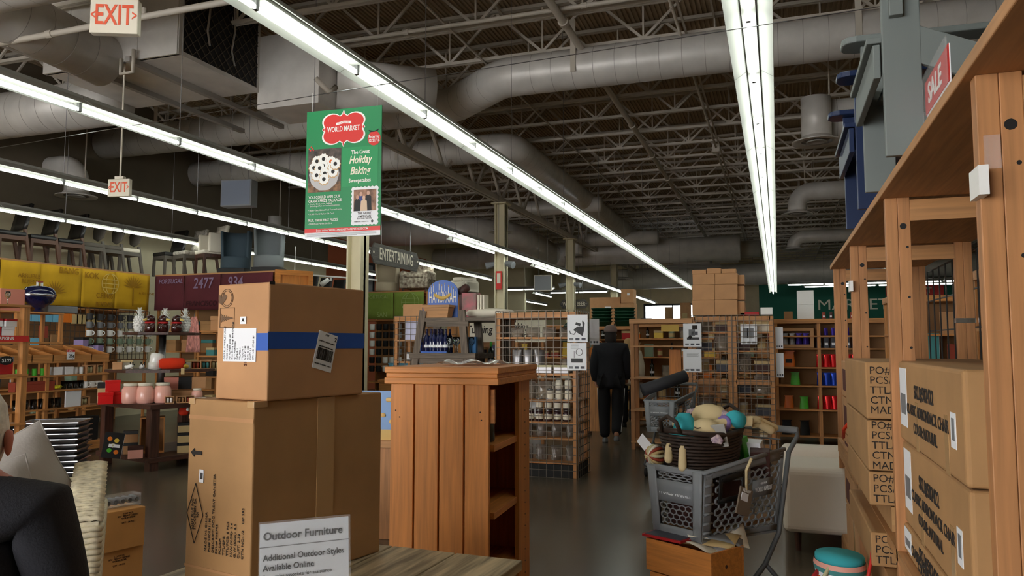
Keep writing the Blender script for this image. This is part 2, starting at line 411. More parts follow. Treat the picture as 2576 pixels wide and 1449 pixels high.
MB().t([(.3,-.9,.0),(.3,-.9,-.2),(.5,-.9,-.2),(.5,-.9,.1)], .025, 8).t([(2.3,.5,-.02),(2.45,.6,-.2),(2.5,.7,-.1)], .04, 8).build('drain_pipe', 'steel_paint', a, True)
a2 = thing('air_handler', 'distant boxy air handler beyond the end of the middle light row', 'air handler', (-3.2, 33.2, 4.9))
MB().b(-.9, .6, -.6, .6, 0, 1.2).build('cabinet', 'duct', a2); MB().b(.75, 1.7, -.5, .5, .1, 1.0).build('plenum', 'duct', a2); MB().c((1.7,0,.6),(2.6,0,.6),.36,n=18).build('outlet', 'duct', a2, True)
MB().b(-1.2, 1.0, -.5, -.42, -.08, 0).b(-1.2, 1.0, .42, .5, -.08, 0).build('support_channel', 'seam', a2)
# pipes
def pipe(label, p0, p1, r, name='ceiling_pipe', fit=2.6):
    p0, p1 = Vector(p0), Vector(p1); t = thing(name, label, 'pipe', tuple(p0)); D = p1-p0; u = D.normalized()
    MB().c((0,0,0), D, r, n=10).build('run', 'steel_paint', t, True)
    m = MB(); s = fit
    while s < D.length-.2: m.c(u*(s-.04), u*(s+.04), r*1.35, n=10); s += fit
    tag(m.build('couplings', 'steel_paint', t), kind='stuff')
    return t
pipe('thick grey sprinkler pipe running away above the big jogged duct', (-2.66, -5.8, 5.9), (-2.66, 36, 5.9), .055)
pipe('thin conduit running away beside the right light row', (-1.2, -5.8, 5.9), (-1.2, 36, 5.9), .022)
MB().b(-1.28, -1.12, 17.3, 17.5, 5.8, 5.98).build('junction_box', 'steel_paint', bpy.data.objects['ceiling_pipe.001']).location = (1.2, 5.8, -5.9)
p = pipe('white conduit crossing in front of the air handler at top left', (-12.9, 6.25, 5.0), (-3.0, 6.2, 5.02), .035)
MB().c((2.6, .02, 0), (2.6, .02, .55), .05).build('tee', 'steel_paint', p); MB().c((6.5,.02,.02),(6.5,.02,.14),.03).build('tee', 'steel_paint', p)
pipe('pair of upper cross conduits near the top of the picture', (-7.5, 9.5, 5.95), (4, 9.5, 5.95), .03)
# hanging sign wire
w = MB().t([(-9.5, 4.95, 3.2), (-2.92, 4.70, 3.335), (2.6, 4.6, 3.45)], .003, 5).build('hanging_wire', 'steel'); tag(w, 'thin wire strung across the ceiling carrying the green poster', 'wire')

# ---------------------------------------------------------------- fluorescent strip lights, 2.44 m units
def strip(loc, label, group):
    t = thing('strip_light', label, 'strip light', loc, 0, group)
    MB().b(-.045, .045, -1.215, 1.215, .055, .12).build('housing', 'reflector', t)
    for s in (-1, 1):
        MB().add([(s*.04,-1.215,.085),(s*.15,-1.215,.014),(s*.152,-1.215,.02),(s*.04,-1.215,.095),(s*.04,1.215,.085),(s*.15,1.215,.014),(s*.152,1.215,.02),(s*.04,1.215,.095)],
                 [(0,1,2,3),(4,7,6,5),(0,4,5,1),(1,5,6,2),(2,6,7,3),(3,7,4,0)]).build('reflector_wing', 'reflector', t)
    for y in (-.61, .61):
        MB().c((0,y-.575,-.002),(0,y+.575,-.002),.02,n=8).build('lamp_tube', 'tube', t, True)
        for s in (-1, 1): MB().b(-.014, .014, y+s*.605-.012, y+s*.605+.012, -.02, .056).build('socket', 'steel', t)
    MB().c((0,0,.12),(0,0,3.135),.004,n=5).build('hanger_chain', 'steel', t)
    return t
base = None
ROWS = [(-.13, 13, 'right-hand row', 1.41), (-3.05, 11, 'row over the main aisle', 2.65), (-5.9, 15, 'row passing behind the green poster', 2.65), (-8.8, 9, 'row meeting the small exit sign', 1.3), (-11.5, 8, 'leftmost row by the chairs', 1.2)]
for X, nr, rl, ys in ROWS:
    for i in range(nr):
        lab = '%s strip light from the camera in the %s' % (ordn(i), rl)
        L = (X, ys+1.22+i*2.44, 3.62)
        if base is None: base = strip(L, lab, 'fluorescent strip lights')
        else: dup(base, L, 0, lab)
for i, (x, y, rz, lab) in enumerate([(-6.25, 15.5, 0, 'short strip light beside the long row past the poster'), (-6.25, 21.1, 0, 'short far strip light just left of the third column'), (-11.8, 36, 0, 'far strip light on the cream back corner'), (-9.6, 31.8, 0, 'far strip light over the wine and beer sign'),
        (-9.3, 28.2, PI/2, 'far crosswise strip light left of the third column'), (-7.7, 30.5, PI/2, 'far crosswise strip light right of the third column'), (1.6, 29.2, PI/2, 'crosswise strip light over the green wall, left one'), (4.1, 29.2, PI/2, 'crosswise strip light over the green wall, second one'), (6.6, 29.2, PI/2, 'crosswise strip light over the green wall, third one'), (9.1, 29.2, PI/2, 'crosswise strip light over the green wall, far right'), (2.2, 30.4, PI/2, 'rear crosswise strip light before the green wall, left one'), (4.7, 30.4, PI/2, 'rear crosswise strip light before the green wall, right one'), (-11.8, 38.5, 0, 'farthest strip light in the back left corner')]):
    dup(base, (x, y, 3.66), rz, lab)
for i in range(4): dup(base, (3.0, 9.5+i*5, 3.62), 0, '%s strip light in the row behind the right shelves' % ordn(i))
for i in range(4): dup(base, (6.2, 9.5+i*5, 3.62), 0, '%s strip light in the far right row' % ordn(i))

# ---------------------------------------------------------------- hanging signs
def exit_sign(loc, rz, label, rod):
    t = thing('exit_sign', label, 'exit sign', loc, rz, 'exit signs')
    hs = MB().b(-.15, .15, -.03, .03, -.115, .115).build('housing', 'offwhite', t, bevel=.006)
    text(hs, 'EXIT', .19, (0, -.032, 0), (1,0,0), (0,0,1), MATS['exitred'], .62, bold=.015)
    text(hs, '<', .1, (-.128, -.032, 0), (1,0,0), (0,0,1), MATS['exitred'], .6, bold=.01); text(hs, '>', .1, (.128, -.032, 0), (1,0,0), (0,0,1), MATS['exitred'], .6, bold=.01)
    MB().b(-.06, .06, -.03, .03, .115, .15).c((0,0,.14),(0,0,rod),.012,n=8).build('hanger', 'offwhite', t)
mat('exitred', (225,92,60), .6)
exit_sign((-8.05, 7.6, 3.54), .22, 'small white exit sign on a rod in front of a light row', 2.4)
exit_sign((-4.03, 3.72, 3.63), .42, 'large white exit sign cut off at the top left edge', 2.3)
t = thing('hanging_speaker', 'plain blue-grey box speaker hanging left of the green poster', 'speaker', (-7.95, 9.8, 3.66), .15)
MB().b(-.26, .26, -.1, .1, 0, .42).build('case', 'grey', t, bevel=.008); MB().b(-.24, .24, -.104, -.1, .02, .40).build('grille', mat('bluegrey', (112,120,136), .6), t); [MB().c((q*.15,0,.42),(q*.15,0,3.13),.004,n=5).build('hanger_cable', 'steel', t) for q in (-1,1)]
t = thing('hanging_speaker', 'far pale box speaker hanging beside the third column', 'speaker', (-6.95, 23.0, 3.2), .1)
MB().b(-.28, .28, -.1, .1, 0, .5).build('case', 'offwhite', t, bevel=.01); MB().b(-.26, .26, -.105, -.1, .02, .48).build('grille', 'grey', t); [MB().c((q*.15,0,.5),(q*.15,0,3.59),.005,n=5).build('hanger_cable', 'steel', t) for q in (-1,1)]
# aisle boards
mat('slate', (84,80,76), .7, vary=.2, scale=4, grain='x')
def board(loc, rz, L, H, s, label, cat='aisle sign', size=.25, xs=.62):
    t = thing('aisle_sign', label, cat, loc, rz, 'grey aisle boards'); c = H*.35
    pn = MB().p([(-L/2, 0), (-L/2+c, -H/2), (L/2-c, -H/2), (L/2, 0), (L/2-c, H/2), (-L/2+c, H/2)], -.012, .012, axes((1,0,0),(0,0,1),(0,0,0))).build('panel', 'slate', t)
    text(pn, s, size, (0, -.016, 0), (1,0,0), (0,0,1), MATS['offwhite'], xs, bold=.012)
    for q in (-1, 1): text(pn, '·', size, (q*(L/2-c*.75), -.016, 0), (1,0,0), (0,0,1), MATS['offwhite'], 1, bold=.02)
    [MB().c((q*L*.3,0,H/2),(q*L*.3,0,6.79-loc[2]),.004,n=5).build('hanger_wire', 'steel', t) for q in (-1,1)]
board((-6.6, 12.5, 3.1), PI/2, 1.9, .36, 'ENTERTAINING', 'grey pointed aisle board reading ENTERTAINING', size=.30, xs=.62)
board((-6.47, 25.0, 2.88), 0, 1.0, .3, 'WINE & BEER', 'grey pointed aisle board reading WINE and BEER behind a column', size=.19, xs=.7)

# ================================================================ foreground
def carton(name, label, loc, rz, L, Dp, H, m='cardboard', group=None, seam=None, bev=.004, cat='box', parts=True):
    """closed carton, local x 0..L, y 0..Dp, z 0..H; seam = tape strip face ('front'/'right'/'top')"""
    t = thing(name, label, cat, loc, rz, group)
    MB().b(0, L, 0, Dp, 0, H).build('body', m, t, bevel=bev)
    if parts:
        MB().b(.0, L, Dp*.5-.025, Dp*.5+.025, H, H+.001).build('tape', 'ptape', t)
    return t
# ---- wooden outdoor table with the sign and two large cartons
t = thing('outdoor_table', 'weathered grey-brown plank table in the foreground holding the cartons', 'table', (-1.84, 2.585, 0), math.radians(-2.5))
# local: x along the far edge to the right, y toward the camera negative
for i in range(4):
    MB().b(-.02+i*.255, -.02+i*.255+.25, -1.05, 0, .73, .765).build('plank', 'greywood', t, bevel=.004)
MB().b(.0, .98, -1.02, -.98, .62, .73).b(.0, .98, -.06, -.02, .62, .73).build('apron', 'greywood', t)
for x in (.0, .91):
    for y in (-1.0, -.1): MB().b(x, x+.07, y, y+.07, 0, .73).build('leg', 'greywood', t)
# ---- lower carton: corner at A, right face toward +x
A = Vector((-1.486, 1.924, .766)); ang = math.radians(77)   # right face direction
def box_at(name, label, A, ang, R, Lf, H, m):
    """near vertical edge at A; right face runs R along ang, left face runs Lf along ang+90"""
    t = thing(name, label, 'carton', tuple(A), ang)
    MB().b(0, R, 0, Lf, 0, H).build('body', m, t, bevel=.005)
    return t
t = box_at('carton', 'large plain brown carton printed dog treat canister, standing on the plank table', A, ang, .565, .31, .563, 'cardboard2')
MB().b(.292, .2945, -.001, .0, .0, .563).build('flap_seam', 'ink', t)
MB().b(.255, .33, -.0022, -.0004, .0, .562).build('tape', 'ptape', t)
MB().b(-.0012, -.0004, .0, .31, .5, .512).build('crease', 'cardboard', t); MB().b(-.0012, -.0004, .0, .31, .04, .048).build('crease', 'cardboard', t)
MB().b(-.003, .05, .28, .312, .545, .565).build('corner_tape', 'ptape', t, bevel=.002); MB().b(-.003,.05,-.003,.03,.545,.565).build('corner_tape', 'ptape', t, bevel=.002)
U, LV = (0,0,1), (0,1,0)                           # text reads upward on the left face
INK = MATS['ink']; fx = -.003
def lt(s, size, y, z, xs=1.0, al='LEFT', b=.004): text(t, s, size, (fx, y, z), U, LV, INK, xs, al, b)
lines = ['MADE IN: CHINA', 'PO# 20053119S', 'DESCRIPT: DOG TREAT CANISTER', 'SKU# 506746', 'PCS/SP:', 'TTL/SP\'S:', 'TTL/PCS: 6 PCS', 'N.W.(KGS): 3.6', 'G.W.(KGS): 4.5', 'CUFT: 2.32', 'CTN NO:1/2    OF 293']
for i, s in enumerate(lines): lt(s, .0125, .205-i*.0172, .098, 1.25, b=0)
dm = MB(); q = [(.242, .125), (.212, .21), (.242, .295), (.272, .21)]
q = [(.302-.04, .115), (.302, .205), (.302-.04, .3), (.302-.08, .205)]
for i in range(4):
    a, b = q[i], q[(i+1) % 4]; dm.bar((fx, a[0], a[1]), (fx, b[0], b[1]), .0016, .0018, up=(1,0,0))
dm.build('diamond_mark', 'ink', t)
text(t, 'COST PLUS INC.\nSTOCKTON CA\n901', .0135, (fx, .262, .205), U, LV, INK, 1.0)
MB().p([(0,-.012),(.02,-.012),(.02,-.004),(.02,-.012),(.02,-.004),(.04,-.004)][:0] or [(-.03,0),(-.012,.014),(-.012,.006),(.025,.006),(.025,-.006),(-.012,-.006),(-.012,-.014)], 0, .0012, axes((0,-1,0),(0,0,1),(fx+.0008,.262,.395))).build('arrow_mark', 'ink', t)
stk_ = MB().b(fx-.0006, fx+.0006, .225, .245, .305, .345).build('price_sticker', 'paper', t)
for i in range(7): MB().b(fx-.0012, fx-.0006, .228+i*.002, .229+i*.002, .315, .335).build('barcode_bar', 'ink', stk_)
# ---- upper carton with blue tape
A2 = Vector((-1.462, 1.952, 1.3305)); ang2 = math.radians(77.6)
t = box_at('carton', 'brown carton with bright blue tape and white labels, on top of the big carton', A2, ang2, .42, .24, .362, 'cardboard')
MB().b(-.0016, .4216, -.0016, .001, .158, .21).build('blue_tape', 'blue', t)
MB().b(-.0018, .001, -.0016, .07, .153, .206).build('blue_tape', 'blue', t)
MB().b(.0, .02, -.0014, .0, .355, .364).build('corner_wear', 'ink', t)
al_ = MB().b(-.0026, -.0012, .052, .205, .118, .222).build('address_label', 'paper', t, bevel=.0008)
for i, s in enumerate(['COST PLUS WORLD MARKET', 'MADE IN USA', 'PO NUMBER: 20051432', 'Desc: Dining Rough Bone Chairmed', 'QTY: F0090006A', 'INCASE: 9', 'TTL/PCS: 1', 'TTL/CTN: 4', 'N.W: 47 LBS', 'G.W: 52 LBS', 'CU/FT: 2.3', 'CTN NO: 177 OF 187']):
    text(al_, s, .0085, (-.003, .197-i*.0122, .124), U, LV, MATS['darkgrey'], .95, 'LEFT')
ll_ = MB().b(-.0026, -.0012, .1, .128, .235, .258).build('letter_label', 'paper', t)
text(ll_, 'A', .016, (-.003, .114, .2465), (0,-1,0), (0,0,1), INK, 1, bold=.03)
text(t, 'SKU: 502619', .018, (-.0014, .1, .105), U, LV, MATS['stampred'] if 'stampred' in MATS else mat('stampred', (90,40,32), .8), 1, 'LEFT')
def ringm(parent, name, y, z, r, w, m='ink'):
    n = 24
    MB().ring([(r*math.cos(i*2*PI/n), r*math.sin(i*2*PI/n)) for i in range(n)], [((r-w)*math.cos(i*2*PI/n), (r-w)*math.sin(i*2*PI/n)) for i in range(n)], 0, .0008, axes((0,-1,0),(0,0,1),(-.0009,y,z))).build(name, m, parent)
mat('fadedink', (110,84,62), .8)
ringm(t, 'globe_stamp', .195, .318, .03, .002, 'fadedink'); ringm(t, 'globe_stamp', .195, .318, .024, .0015, 'fadedink')
MB().p([(-.02,-.012),(-.005,-.02),(.012,-.008),(.02,.006),(.006,.016),(-.004,.004),(-.016,.012)], 0, .0008, axes((0,-1,0),(0,0,1),(-.0009,.215,.318))).build('globe_land', 'fadedink', t)
tr = MB(); MM = axes((0,-1,0),(0,0,1),(-.0009,.193,.254))
tr.ring([(-.034,-.03),(.036,-.03),(.036,.034),(-.034,.034)], [(-.032,-.028),(.034,-.028),(.034,.032),(-.032,.032)], 0, .0008, MM)
for k in range(5): tr.p([(-.026+k*.011, -.013+k*.0025), (-.026+k*.011, .014-k*.0025), (-.012+k*.011, .0)], 0, .0008, MM)
tr.build('tree_stamp', 'fadedink', t)
# shipping label on the right face
Lx = Matrix.Translation((.235, -.0008, .148)) @ Matrix.Rotation(math.radians(14), 4, 'Y')
sl_ = MB().b(-.043, .043, -.0016, 0, -.062, .062, Lx).build('shipping_label', 'paper', t)
bc_ = MB(); random.seed(3); x = -.034
while x < .034:
    wv = random.choice((.0008, .0016, .0024)); bc_.b(x, x+wv, -.0024, -.0016, -.03, .008, Lx); x += wv+random.choice((.0008, .0014))
tag(bc_.build('barcode', 'ink', sl_), kind='stuff')
def onlab(s, size, x, z, b=0):
    M = Lx @ Matrix.Translation((x, -.0022, z)); text(sl_, s, size, M.translation, M.to_3x3() @ Vector((1,0,0)), M.to_3x3() @ Vector((0,0,1)), INK, 1, bold=b)
onlab('2', .02, .036, .047, .02); onlab('1109', .009, -.005, .053); onlab('COST PLUS WORLD MARKET', .0055, 0, .03); onlab('(00) 0 0087098 70033083', .006, .0, .013); onlab('DELIVER TO STORE  9T71 D', .006, .0, -.045)
# ---- sign holder
mat('signink', (58,60,68), .7)
t = thing('sign_holder', 'white Outdoor Furniture sign in a clear acrylic holder on the plank table', 'sign', (-1.262, 1.875, .766), math.radians(44))
SW, SH = .245, .24
pc_ = MB().b(-SW/2, SW/2, -.003, .0, .0, SH, Matrix.Rotation(-.1, 4, 'X')).build('printed_card', 'paper', t)
R3 = Matrix.Rotation(-.1, 4, 'X').to_3x3()
def sg(s, size, x, z, m, b=0, xs=1.0): text(pc_, s, size, R3 @ Vector((x, -.0042, z)), (1,0,0), R3 @ Vector((0,0,1)), m, xs, 'LEFT', b)
sg('Outdoor Furniture', .0295, -.114, SH-.035, MATS['signink'], .022, .96)
sg('Additional Outdoor Styles', .0225, -.114, SH-.092, MATS['signink'], .018, .93); sg('Available Online', .0225, -.114, SH-.119, MATS['signink'], .018, .93)
sg('See a sales associate for assistance', .0145, -.114, SH-.142, MATS['signink'], .0, .93); sg('or visit worldmarket.com', .0145, -.114, SH-.16, MATS['signink'], .0, .93)
MB().b(-SW/2, SW/2, -.0042, -.003, SH-.064, SH-.0615, Matrix.Rotation(-.1, 4, 'X')).build('divider_line', 'grey', pc_)
MB().b(-SW/2-.004, SW/2+.004, -.008, -.0055, .0, SH+.006, Matrix.Rotation(-.1, 4, 'X')).b(-SW/2, SW/2, -.005, .08, 0, .003).build('acrylic_stand', 'clearplastic', t)

# ---- slatted wooden fixture
FX = thing('slatted_display', 'honey oak slatted display stand with open shelves beside the cartons', 'display stand', (-1.722, 3.158, 0), math.radians(3.5))
FL, FD = .55, .72
for z0, z1, e, nm in ((1.372, 1.40, 0, 'top_board'), (1.352, 1.372, .006, 'moulding'), (1.322, 1.352, 0, 'moulding')):
    MB().b(e, FL-e, e, FD-e, z0, z1).build(nm, 'oak_x', FX, bevel=.003)
sw = (FL-.05-.025-3*.008)/4
for i in range(4):
    x = .025+i*(sw+.008); MB().b(x, x+sw, .02, .04, .0, 1.322).build('slat', 'oak_z', FX, bevel=.002)
MB().b(.03, FL-.03, .04, .055, .1, .25).b(.03, FL-.03, .04, .055, 1.15, 1.3).build('batten', 'oak_x', FX)
xr = FL-.03
for y0, y1 in ((.04, .22), (.26, .40), (.46, .62), (.66, .82)): pass
MB().b(xr-.5, xr-.48, .05, FD-.03, 0, 1.322).build('left_panel', 'oak_z', FX)
MB().b(xr-.48, xr-.02, FD-.05, FD-.03, 0, 1.322).build('end_panel', 'oak_z', FX)
pr_ = MB(); 
MB().b(xr-.02-.001, xr-.001, FD-.26, FD-.05, 0, 1.322).build('post', 'oak_z', FX)
MB().b(xr-.48, xr-.20, .06, .075, 0, 1.322).build('back_slat', 'oak_z', FX)
for i in range(20): MB().c((xr-.006, FD-.14, .12+i*.058), (xr+.0005, FD-.14, .12+i*.058), .0042, n=8).build('peg_hole', 'black', FX)
for z in (.42, .72, 1.02): MB().b(xr-.48, xr-.01, .075, FD-.05, z, z+.03).build('shelf', 'oak_y', FX, bevel=.002)
MB().b(.03, FL-.03, .05, FD-.04, .0, .09).build('plinth', 'oak_x', FX)
for x, z in ((.05, 1.2), (.07, 1.17), (FL-.09, 1.2), (FL-.085, 1.165)): MB().c((x, .017, z), (x, .0202, z), .003, n=8).build('nail_hole', 'ink', FX)
MB().grid(lambda u, v: (FL*(.3+.55*u)-.02, FD*(.35+.5*v), 1.401+.004+.022*abs(math.sin(u*7+v*3)*math.cos(v*6+u*4))), 18, 14).build('plastic_bag', 'clearfilm' if 'clearfilm' in MATS else mat('clearfilm', (235,232,225), .12, alpha=.75, spec=.8), None, True, loc=None)
pb = bpy.data.objects['plastic_bag']; pb.matrix_world = Matrix.Translation(FX.location) @ Matrix.Rotation(FX.rotation_euler[2], 4, 'Z'); tag(pb, 'crumpled clear plastic film lying on top of the slatted display', 'plastic film')
t = thing('glass_jar', 'small glass canister on the upper shelf of the slatted display', 'jar', (0,0,0)); t.matrix_world = FX.matrix_world if False else Matrix.Translation(FX.location) @ Matrix.Rotation(FX.rotation_euler[2], 4, 'Z') @ Matrix.Translation((xr-.1, .2, 1.051))
MB().l([(.05,0),(.052,.01),(.05,.13),(.04,.15),(.042,.16)], 18).build('body', 'glass', t, True); MB().l([(.044,.0),(.044,.11)], 14).build('contents', 'black', t, True); MB().l([(.044,.16),(.044,.185)], 16).build('lid', 'chrome', t, True)
# nut poster fixture behind
mat('nutblue', (132,164,210), .6); mat('nut', (214,176,112), .6)
t = thing('display_bin', 'wooden bin with a blue printed nut panel behind the slatted display', 'display bin', (-3.02, 5.35, 0), math.radians(10))
MB().b(-.35, .42, 0, .5, 0, .70).build('cabinet', 'pine_z', t, bevel=.004); MB().b(-.37, .44, -.02, .52, .70, .76).build('rim', 'pine_x', t, bevel=.004)
MB().b(-.3, .40, .02, .04, .76, .84).build('ledge', mat('mustard', (212,176,104), .6), t)
MB().b(-.32, .42, .02, .04, .84, 1.14).build('printed_panel', 'nutblue', t)
for i, (x, z, r) in enumerate(((.13,1.07,.028),(.20,.98,.024),(.08,.95,.026),(.16,.90,.03),(.27,1.05,.03),(.30,.92,.03),(0,1.05,.03),(-.05,.93,.03))):
    MB().l([(r*.3,-r*.6),(r*.9,-r*.3),(r,0),(r*.8,r*.5),(r*.3,r*.7)], 9, (x,.016,z), sy=.15).build('printed_nut', 'nut', t, True)
# ---- small cartons on the floor with a clear pack
rz = math.radians(74)
t = carton('small_carton', 'small brown carton on the floor, lower of the two beside the wicker chair', (-3.83, 3.57, 0), rz, .27, .27, .27, 'cardboard3')
text(t, 'COST PLUS\nSKU   0002419 CANDLE\nMADE IN INDIA\n\nQTY    24 PCS', .014, (.12, -.0015, .2), (1,0,0), (0,0,1), INK, .9)
t = carton('small_carton', 'orange-brown carton, upper of the two on the floor beside the wicker chair', (-3.80, 3.50, .272), rz+.02, .31, .28, .235, 'cardboard3')
text(t, 'COST PLUS\nSKU   0002419 CANDLE\nMADE IN INDIA\n\nQTY    24 PCS', .014, (.2, -.0015, .185), (1,0,0), (0,0,1), INK, .9)
t = thing('clear_pack', 'clear plastic pack of five small jars on the upper small carton', 'plastic pack', (-3.83, 3.60, .509), rz+.05)
MB().b(0, .23, 0, .1, 0, .075).build('shell', 'clearplastic', t, bevel=.008)
for i in range(5):
    MB().c((.025+i*.045, .012, .038), (.025+i*.045, .085, .038), .019, n=12).build('jar', 'grey', t, True); MB().c((.025+i*.045, .006, .038), (.025+i*.045, .012, .038), .011, n=12).build('jar_mouth', 'black', t)
# ---- white wicker armchair with grey cushions
mat('wicker', (226,216,186), .7, vary=.12, scale=30)
W_ = thing('wicker_chair', 'cream woven wicker armchair at the lower left edge', 'chair', (-2.65, 2.31, 0), math.radians(46))
def weave(m, rows, path, r):   # stacked rounded strands following a path function of height
    for i in range(rows): m.t(path(i/(rows-1), i % 2), r, 6)
    return m
# local: +y away from camera (toward back), arm at x 0..0.12
arm = MB(); na = 26
for i in range(na):
    y = i/(na-1)*.56; z = .805+.14*(i/(na-1)); o_ = (i % 2)*.004
    arm.t([(-.005,y,z+o_*.5),(.02,y,z+.012-o_),(.04,y,z+.006+o_),(.06,y,z+.012-o_),(.08,y,z+.006+o_),(.1,y,z+.012-o_),(.125,y,z+o_*.5)], .0125, 6)
tag(arm.build('arm_top_weave', 'wicker', W_, True), kind='stuff')
fw = MB(); 
for i in range(34):
    z = .02+i*.0228; s = (i % 2)*.003; taper = .03*max(0, 1-z/.75)
    bul = .012*math.exp(-((z-.62)/.05)**2)
    fw.t([(.005+taper,-.0-s-bul,z),(.03,-.006+s-bul,z+.002),(.06,-.003-s-bul,z),(.09,-.006+s-bul,z+.002),(.118-taper,-.0-s-bul,z),(.122-taper,.06+s,z),(.122-taper,.2-s,z),(.122-taper,.4+s,z),(.122-taper,.6-s,z)], .0122, 6)
tag(fw.build('front_and_side_weave', 'wicker', W_, True), kind='stuff')
MB().b(.01, .11, .0, .62, .02, .80).build('arm_core', 'wicker', W_)
MB().b(-.75, .0, -.02, .62, .12, .40).build('seat_base', 'wicker', W_, bevel=.03)
MB().b(-.75, .05, .60, .72, .12, .88).build('back', 'wicker', W_, bevel=.04)
MB().b(-.87, -.75, .0, .62, .02, .8).build('far_arm', 'wicker', W_, bevel=.03)
for x in (-.84, .06): 
    for y in (.04, .56): MB().c((x, y, 0), (x, y, .06), .02, .025).build('foot', 'darkwood_z', W_)
mat('cushion', (176,170,164), .9, bump=.15, scale=60)
def cushion(name, label, M, L, H, T, m='cushion', cat='cushion'):
    t = thing(name, label, cat, (0,0,0)); t.matrix_world = M
    def fn(u, v):
        a = 2*PI*u; k = 2*v-1
        p = .62
        cx_, sy_ = math.copysign(abs(math.cos(a))**p, math.cos(a)), math.copysign(abs(math.sin(a))**p, math.sin(a))
        return None
    m1 = MB(); N = 15
    for s in (1, -1):
        m1.grid(lambda u, v: ((u-.5)*L*(1-.06*math.sin(PI*v)), (v-.5)*H*(1-.06*math.sin(PI*u)), s*T*.5*(math.sin(PI*u)*math.sin(PI*v))**.6), N, N)
    o = m1.build('cover', m, t, True); 
    e = []
    for k in range(N*4):
        q = k/(N*4)*4; i = int(q); f = q-i
        u, v = ((f,0),(1,f),(1-f,1),(0,1-f))[i]; e.append(((u-.5)*L*(1-.06*math.sin(PI*v)), (v-.5)*H*(1-.06*math.sin(PI*u)), 0))
    MB().t(e, .004, 5, closed=True).build('piping', m, t, True)
    return t
M0 = Matrix.Translation(W_.location) @ Matrix.Rotation(W_.rotation_euler[2], 4, 'Z')
cushion('cushion', 'grey linen cushion resting highest against the back of the wicker chair', M0 @ Matrix.Translation((-.26, .42, .82)) @ Matrix.Rotation(math.radians(68), 4, 'X') @ Matrix.Rotation(.5, 4, 'Z'), .54, .54, .30)
cushion('cushion', 'grey linen cushion in front, partly hidden by the seated man', M0 @ Matrix.Translation((-.33, .18, .76)) @ Matrix.Rotation(math.radians(62), 4, 'X') @ Matrix.Rotation(.35, 4, 'Z'), .5, .5, .28)
# ---- seated man at the lower left corner, back to the camera
mat('knit', (38,38,44), .95, bump=.4, scale=160); mat('whitehair', (226,222,212), .8, vary=.12, scale=30, bump=.5)
hx, hy = -2.03, 1.44
P_ = thing('person', 'seated person with short white hair in a black knit jacket, seen from behind', 'person', (hx, hy, 0), math.radians(30))
V = [(0,0,.62),(0,0,.8),(0,.0,1.0),(0,.02,1.12),(0,.04,1.18),(0,.06,1.26),(0,.05,1.33),
     (-.19,.0,1.06),(-.25,.02,.85),(-.22,.2,.68),(.19,.0,1.06),(.25,.02,.85),(.22,.2,.68),
     (-.1,.05,.58),(-.12,.45,.55),(-.12,.46,.1),(-.12,.55,.06),(.1,.05,.58),(.12,.45,.55),(.12,.46,.1),(.12,.55,.06)]
E_ = [(0,1),(1,2),(2,3),(3,4),(4,5),(5,6),(3,7),(7,8),(8,9),(3,10),(10,11),(11,12),(0,13),(13,14),(14,15),(15,16),(0,17),(17,18),(18,19),(19,20)]
R_ = [(.15,.12),(.15,.12),(.15,.11),(.07,.07),(.05,.05),(.075,.09),(.06,.075),.07,.05,.035,.07,.05,.035,.085,.065,.05,.04,.085,.065,.05,.04]
skin('body', V, E_, R_, MATS['skinred'], P_)
skin('jacket', V[:4]+V[7:13]+[(0,0,.5),(0,.03,1.165)], [(10,0),(3,11),(0,1),(1,2),(2,3),(3,4),(4,5),(5,6),(3,7),(7,8),(8,9)], [(.19,.15),(.19,.15),(.20,.15),(.13,.12),(.105,.10),.075,.06,(.105,.10),.075,.06,(.19,.15),(.07,.072)], MATS['knit'], P_)
MB().l([(.02,.115),(.06,.10),(.085,.06),(.094,.0),(.088,-.05),(.075,-.09)], 20, (0,.045,1.275), sx=.93, sy=1.12).build('hair', 'whitehair', P_, True)
for s in (-1, 1):
    MB().l([(.004,-.034),(.012,-.026),(.017,-.008),(.02,.012),(.016,.03),(.005,.036)], 12, (s*.09,.055,1.235), sx=.5, sy=1.0).build('ear', 'skinred', P_, True)
skin('trousers', V[13:21]+[(0,.02,.58)], [(8,0),(0,1),(1,2),(8,4),(4,5),(5,6)], [.1,.08,.06,.01,.1,.08,.06,.01,.12], mat('navy', (30,34,52), .8), P_) if False else None
MB().b(-.35, .35, -.2, .2, .40, .46).build('bench_seat', 'pine_x', None)
bs = bpy.data.objects['bench_seat']; bs.name = 'bench'; bs.matrix_world = Matrix.Translation((hx, hy, 0)) @ Matrix.Rotation(math.radians(30), 4, 'Z'); tag(bs, 'low wooden bench under the seated person, out of view', 'bench')
for x in (-.3, .3): MB().b(x-.03, x+.03, -.18, .18, 0, .40).build('leg', 'pine_z', bs)
# wooden crate with papers behind the man, on a low stool
t = thing('wooden_stand', 'small orange wood stand with a pad of white paper behind the seated person', 'stand', (-4.35, 3.45, 0), math.radians(40))
MB().b(-.2, .2, -.15, .15, 0, .68).build('box', 'oak_x', t, bevel=.004); MB().b(-.21, .21, -.16, .16, .68, .70).build('top', mat('darkgreen', (38,58,48), .6), t)
t = tag(MB().b(-.16, .12, -.1, .12, 0, .035).build('paper_pad', 'paper', None, bevel=.002, loc=(-4.36, 3.45, .701), rz=.6), 'white pad of paper lying on the small wood stand', 'paper pad')

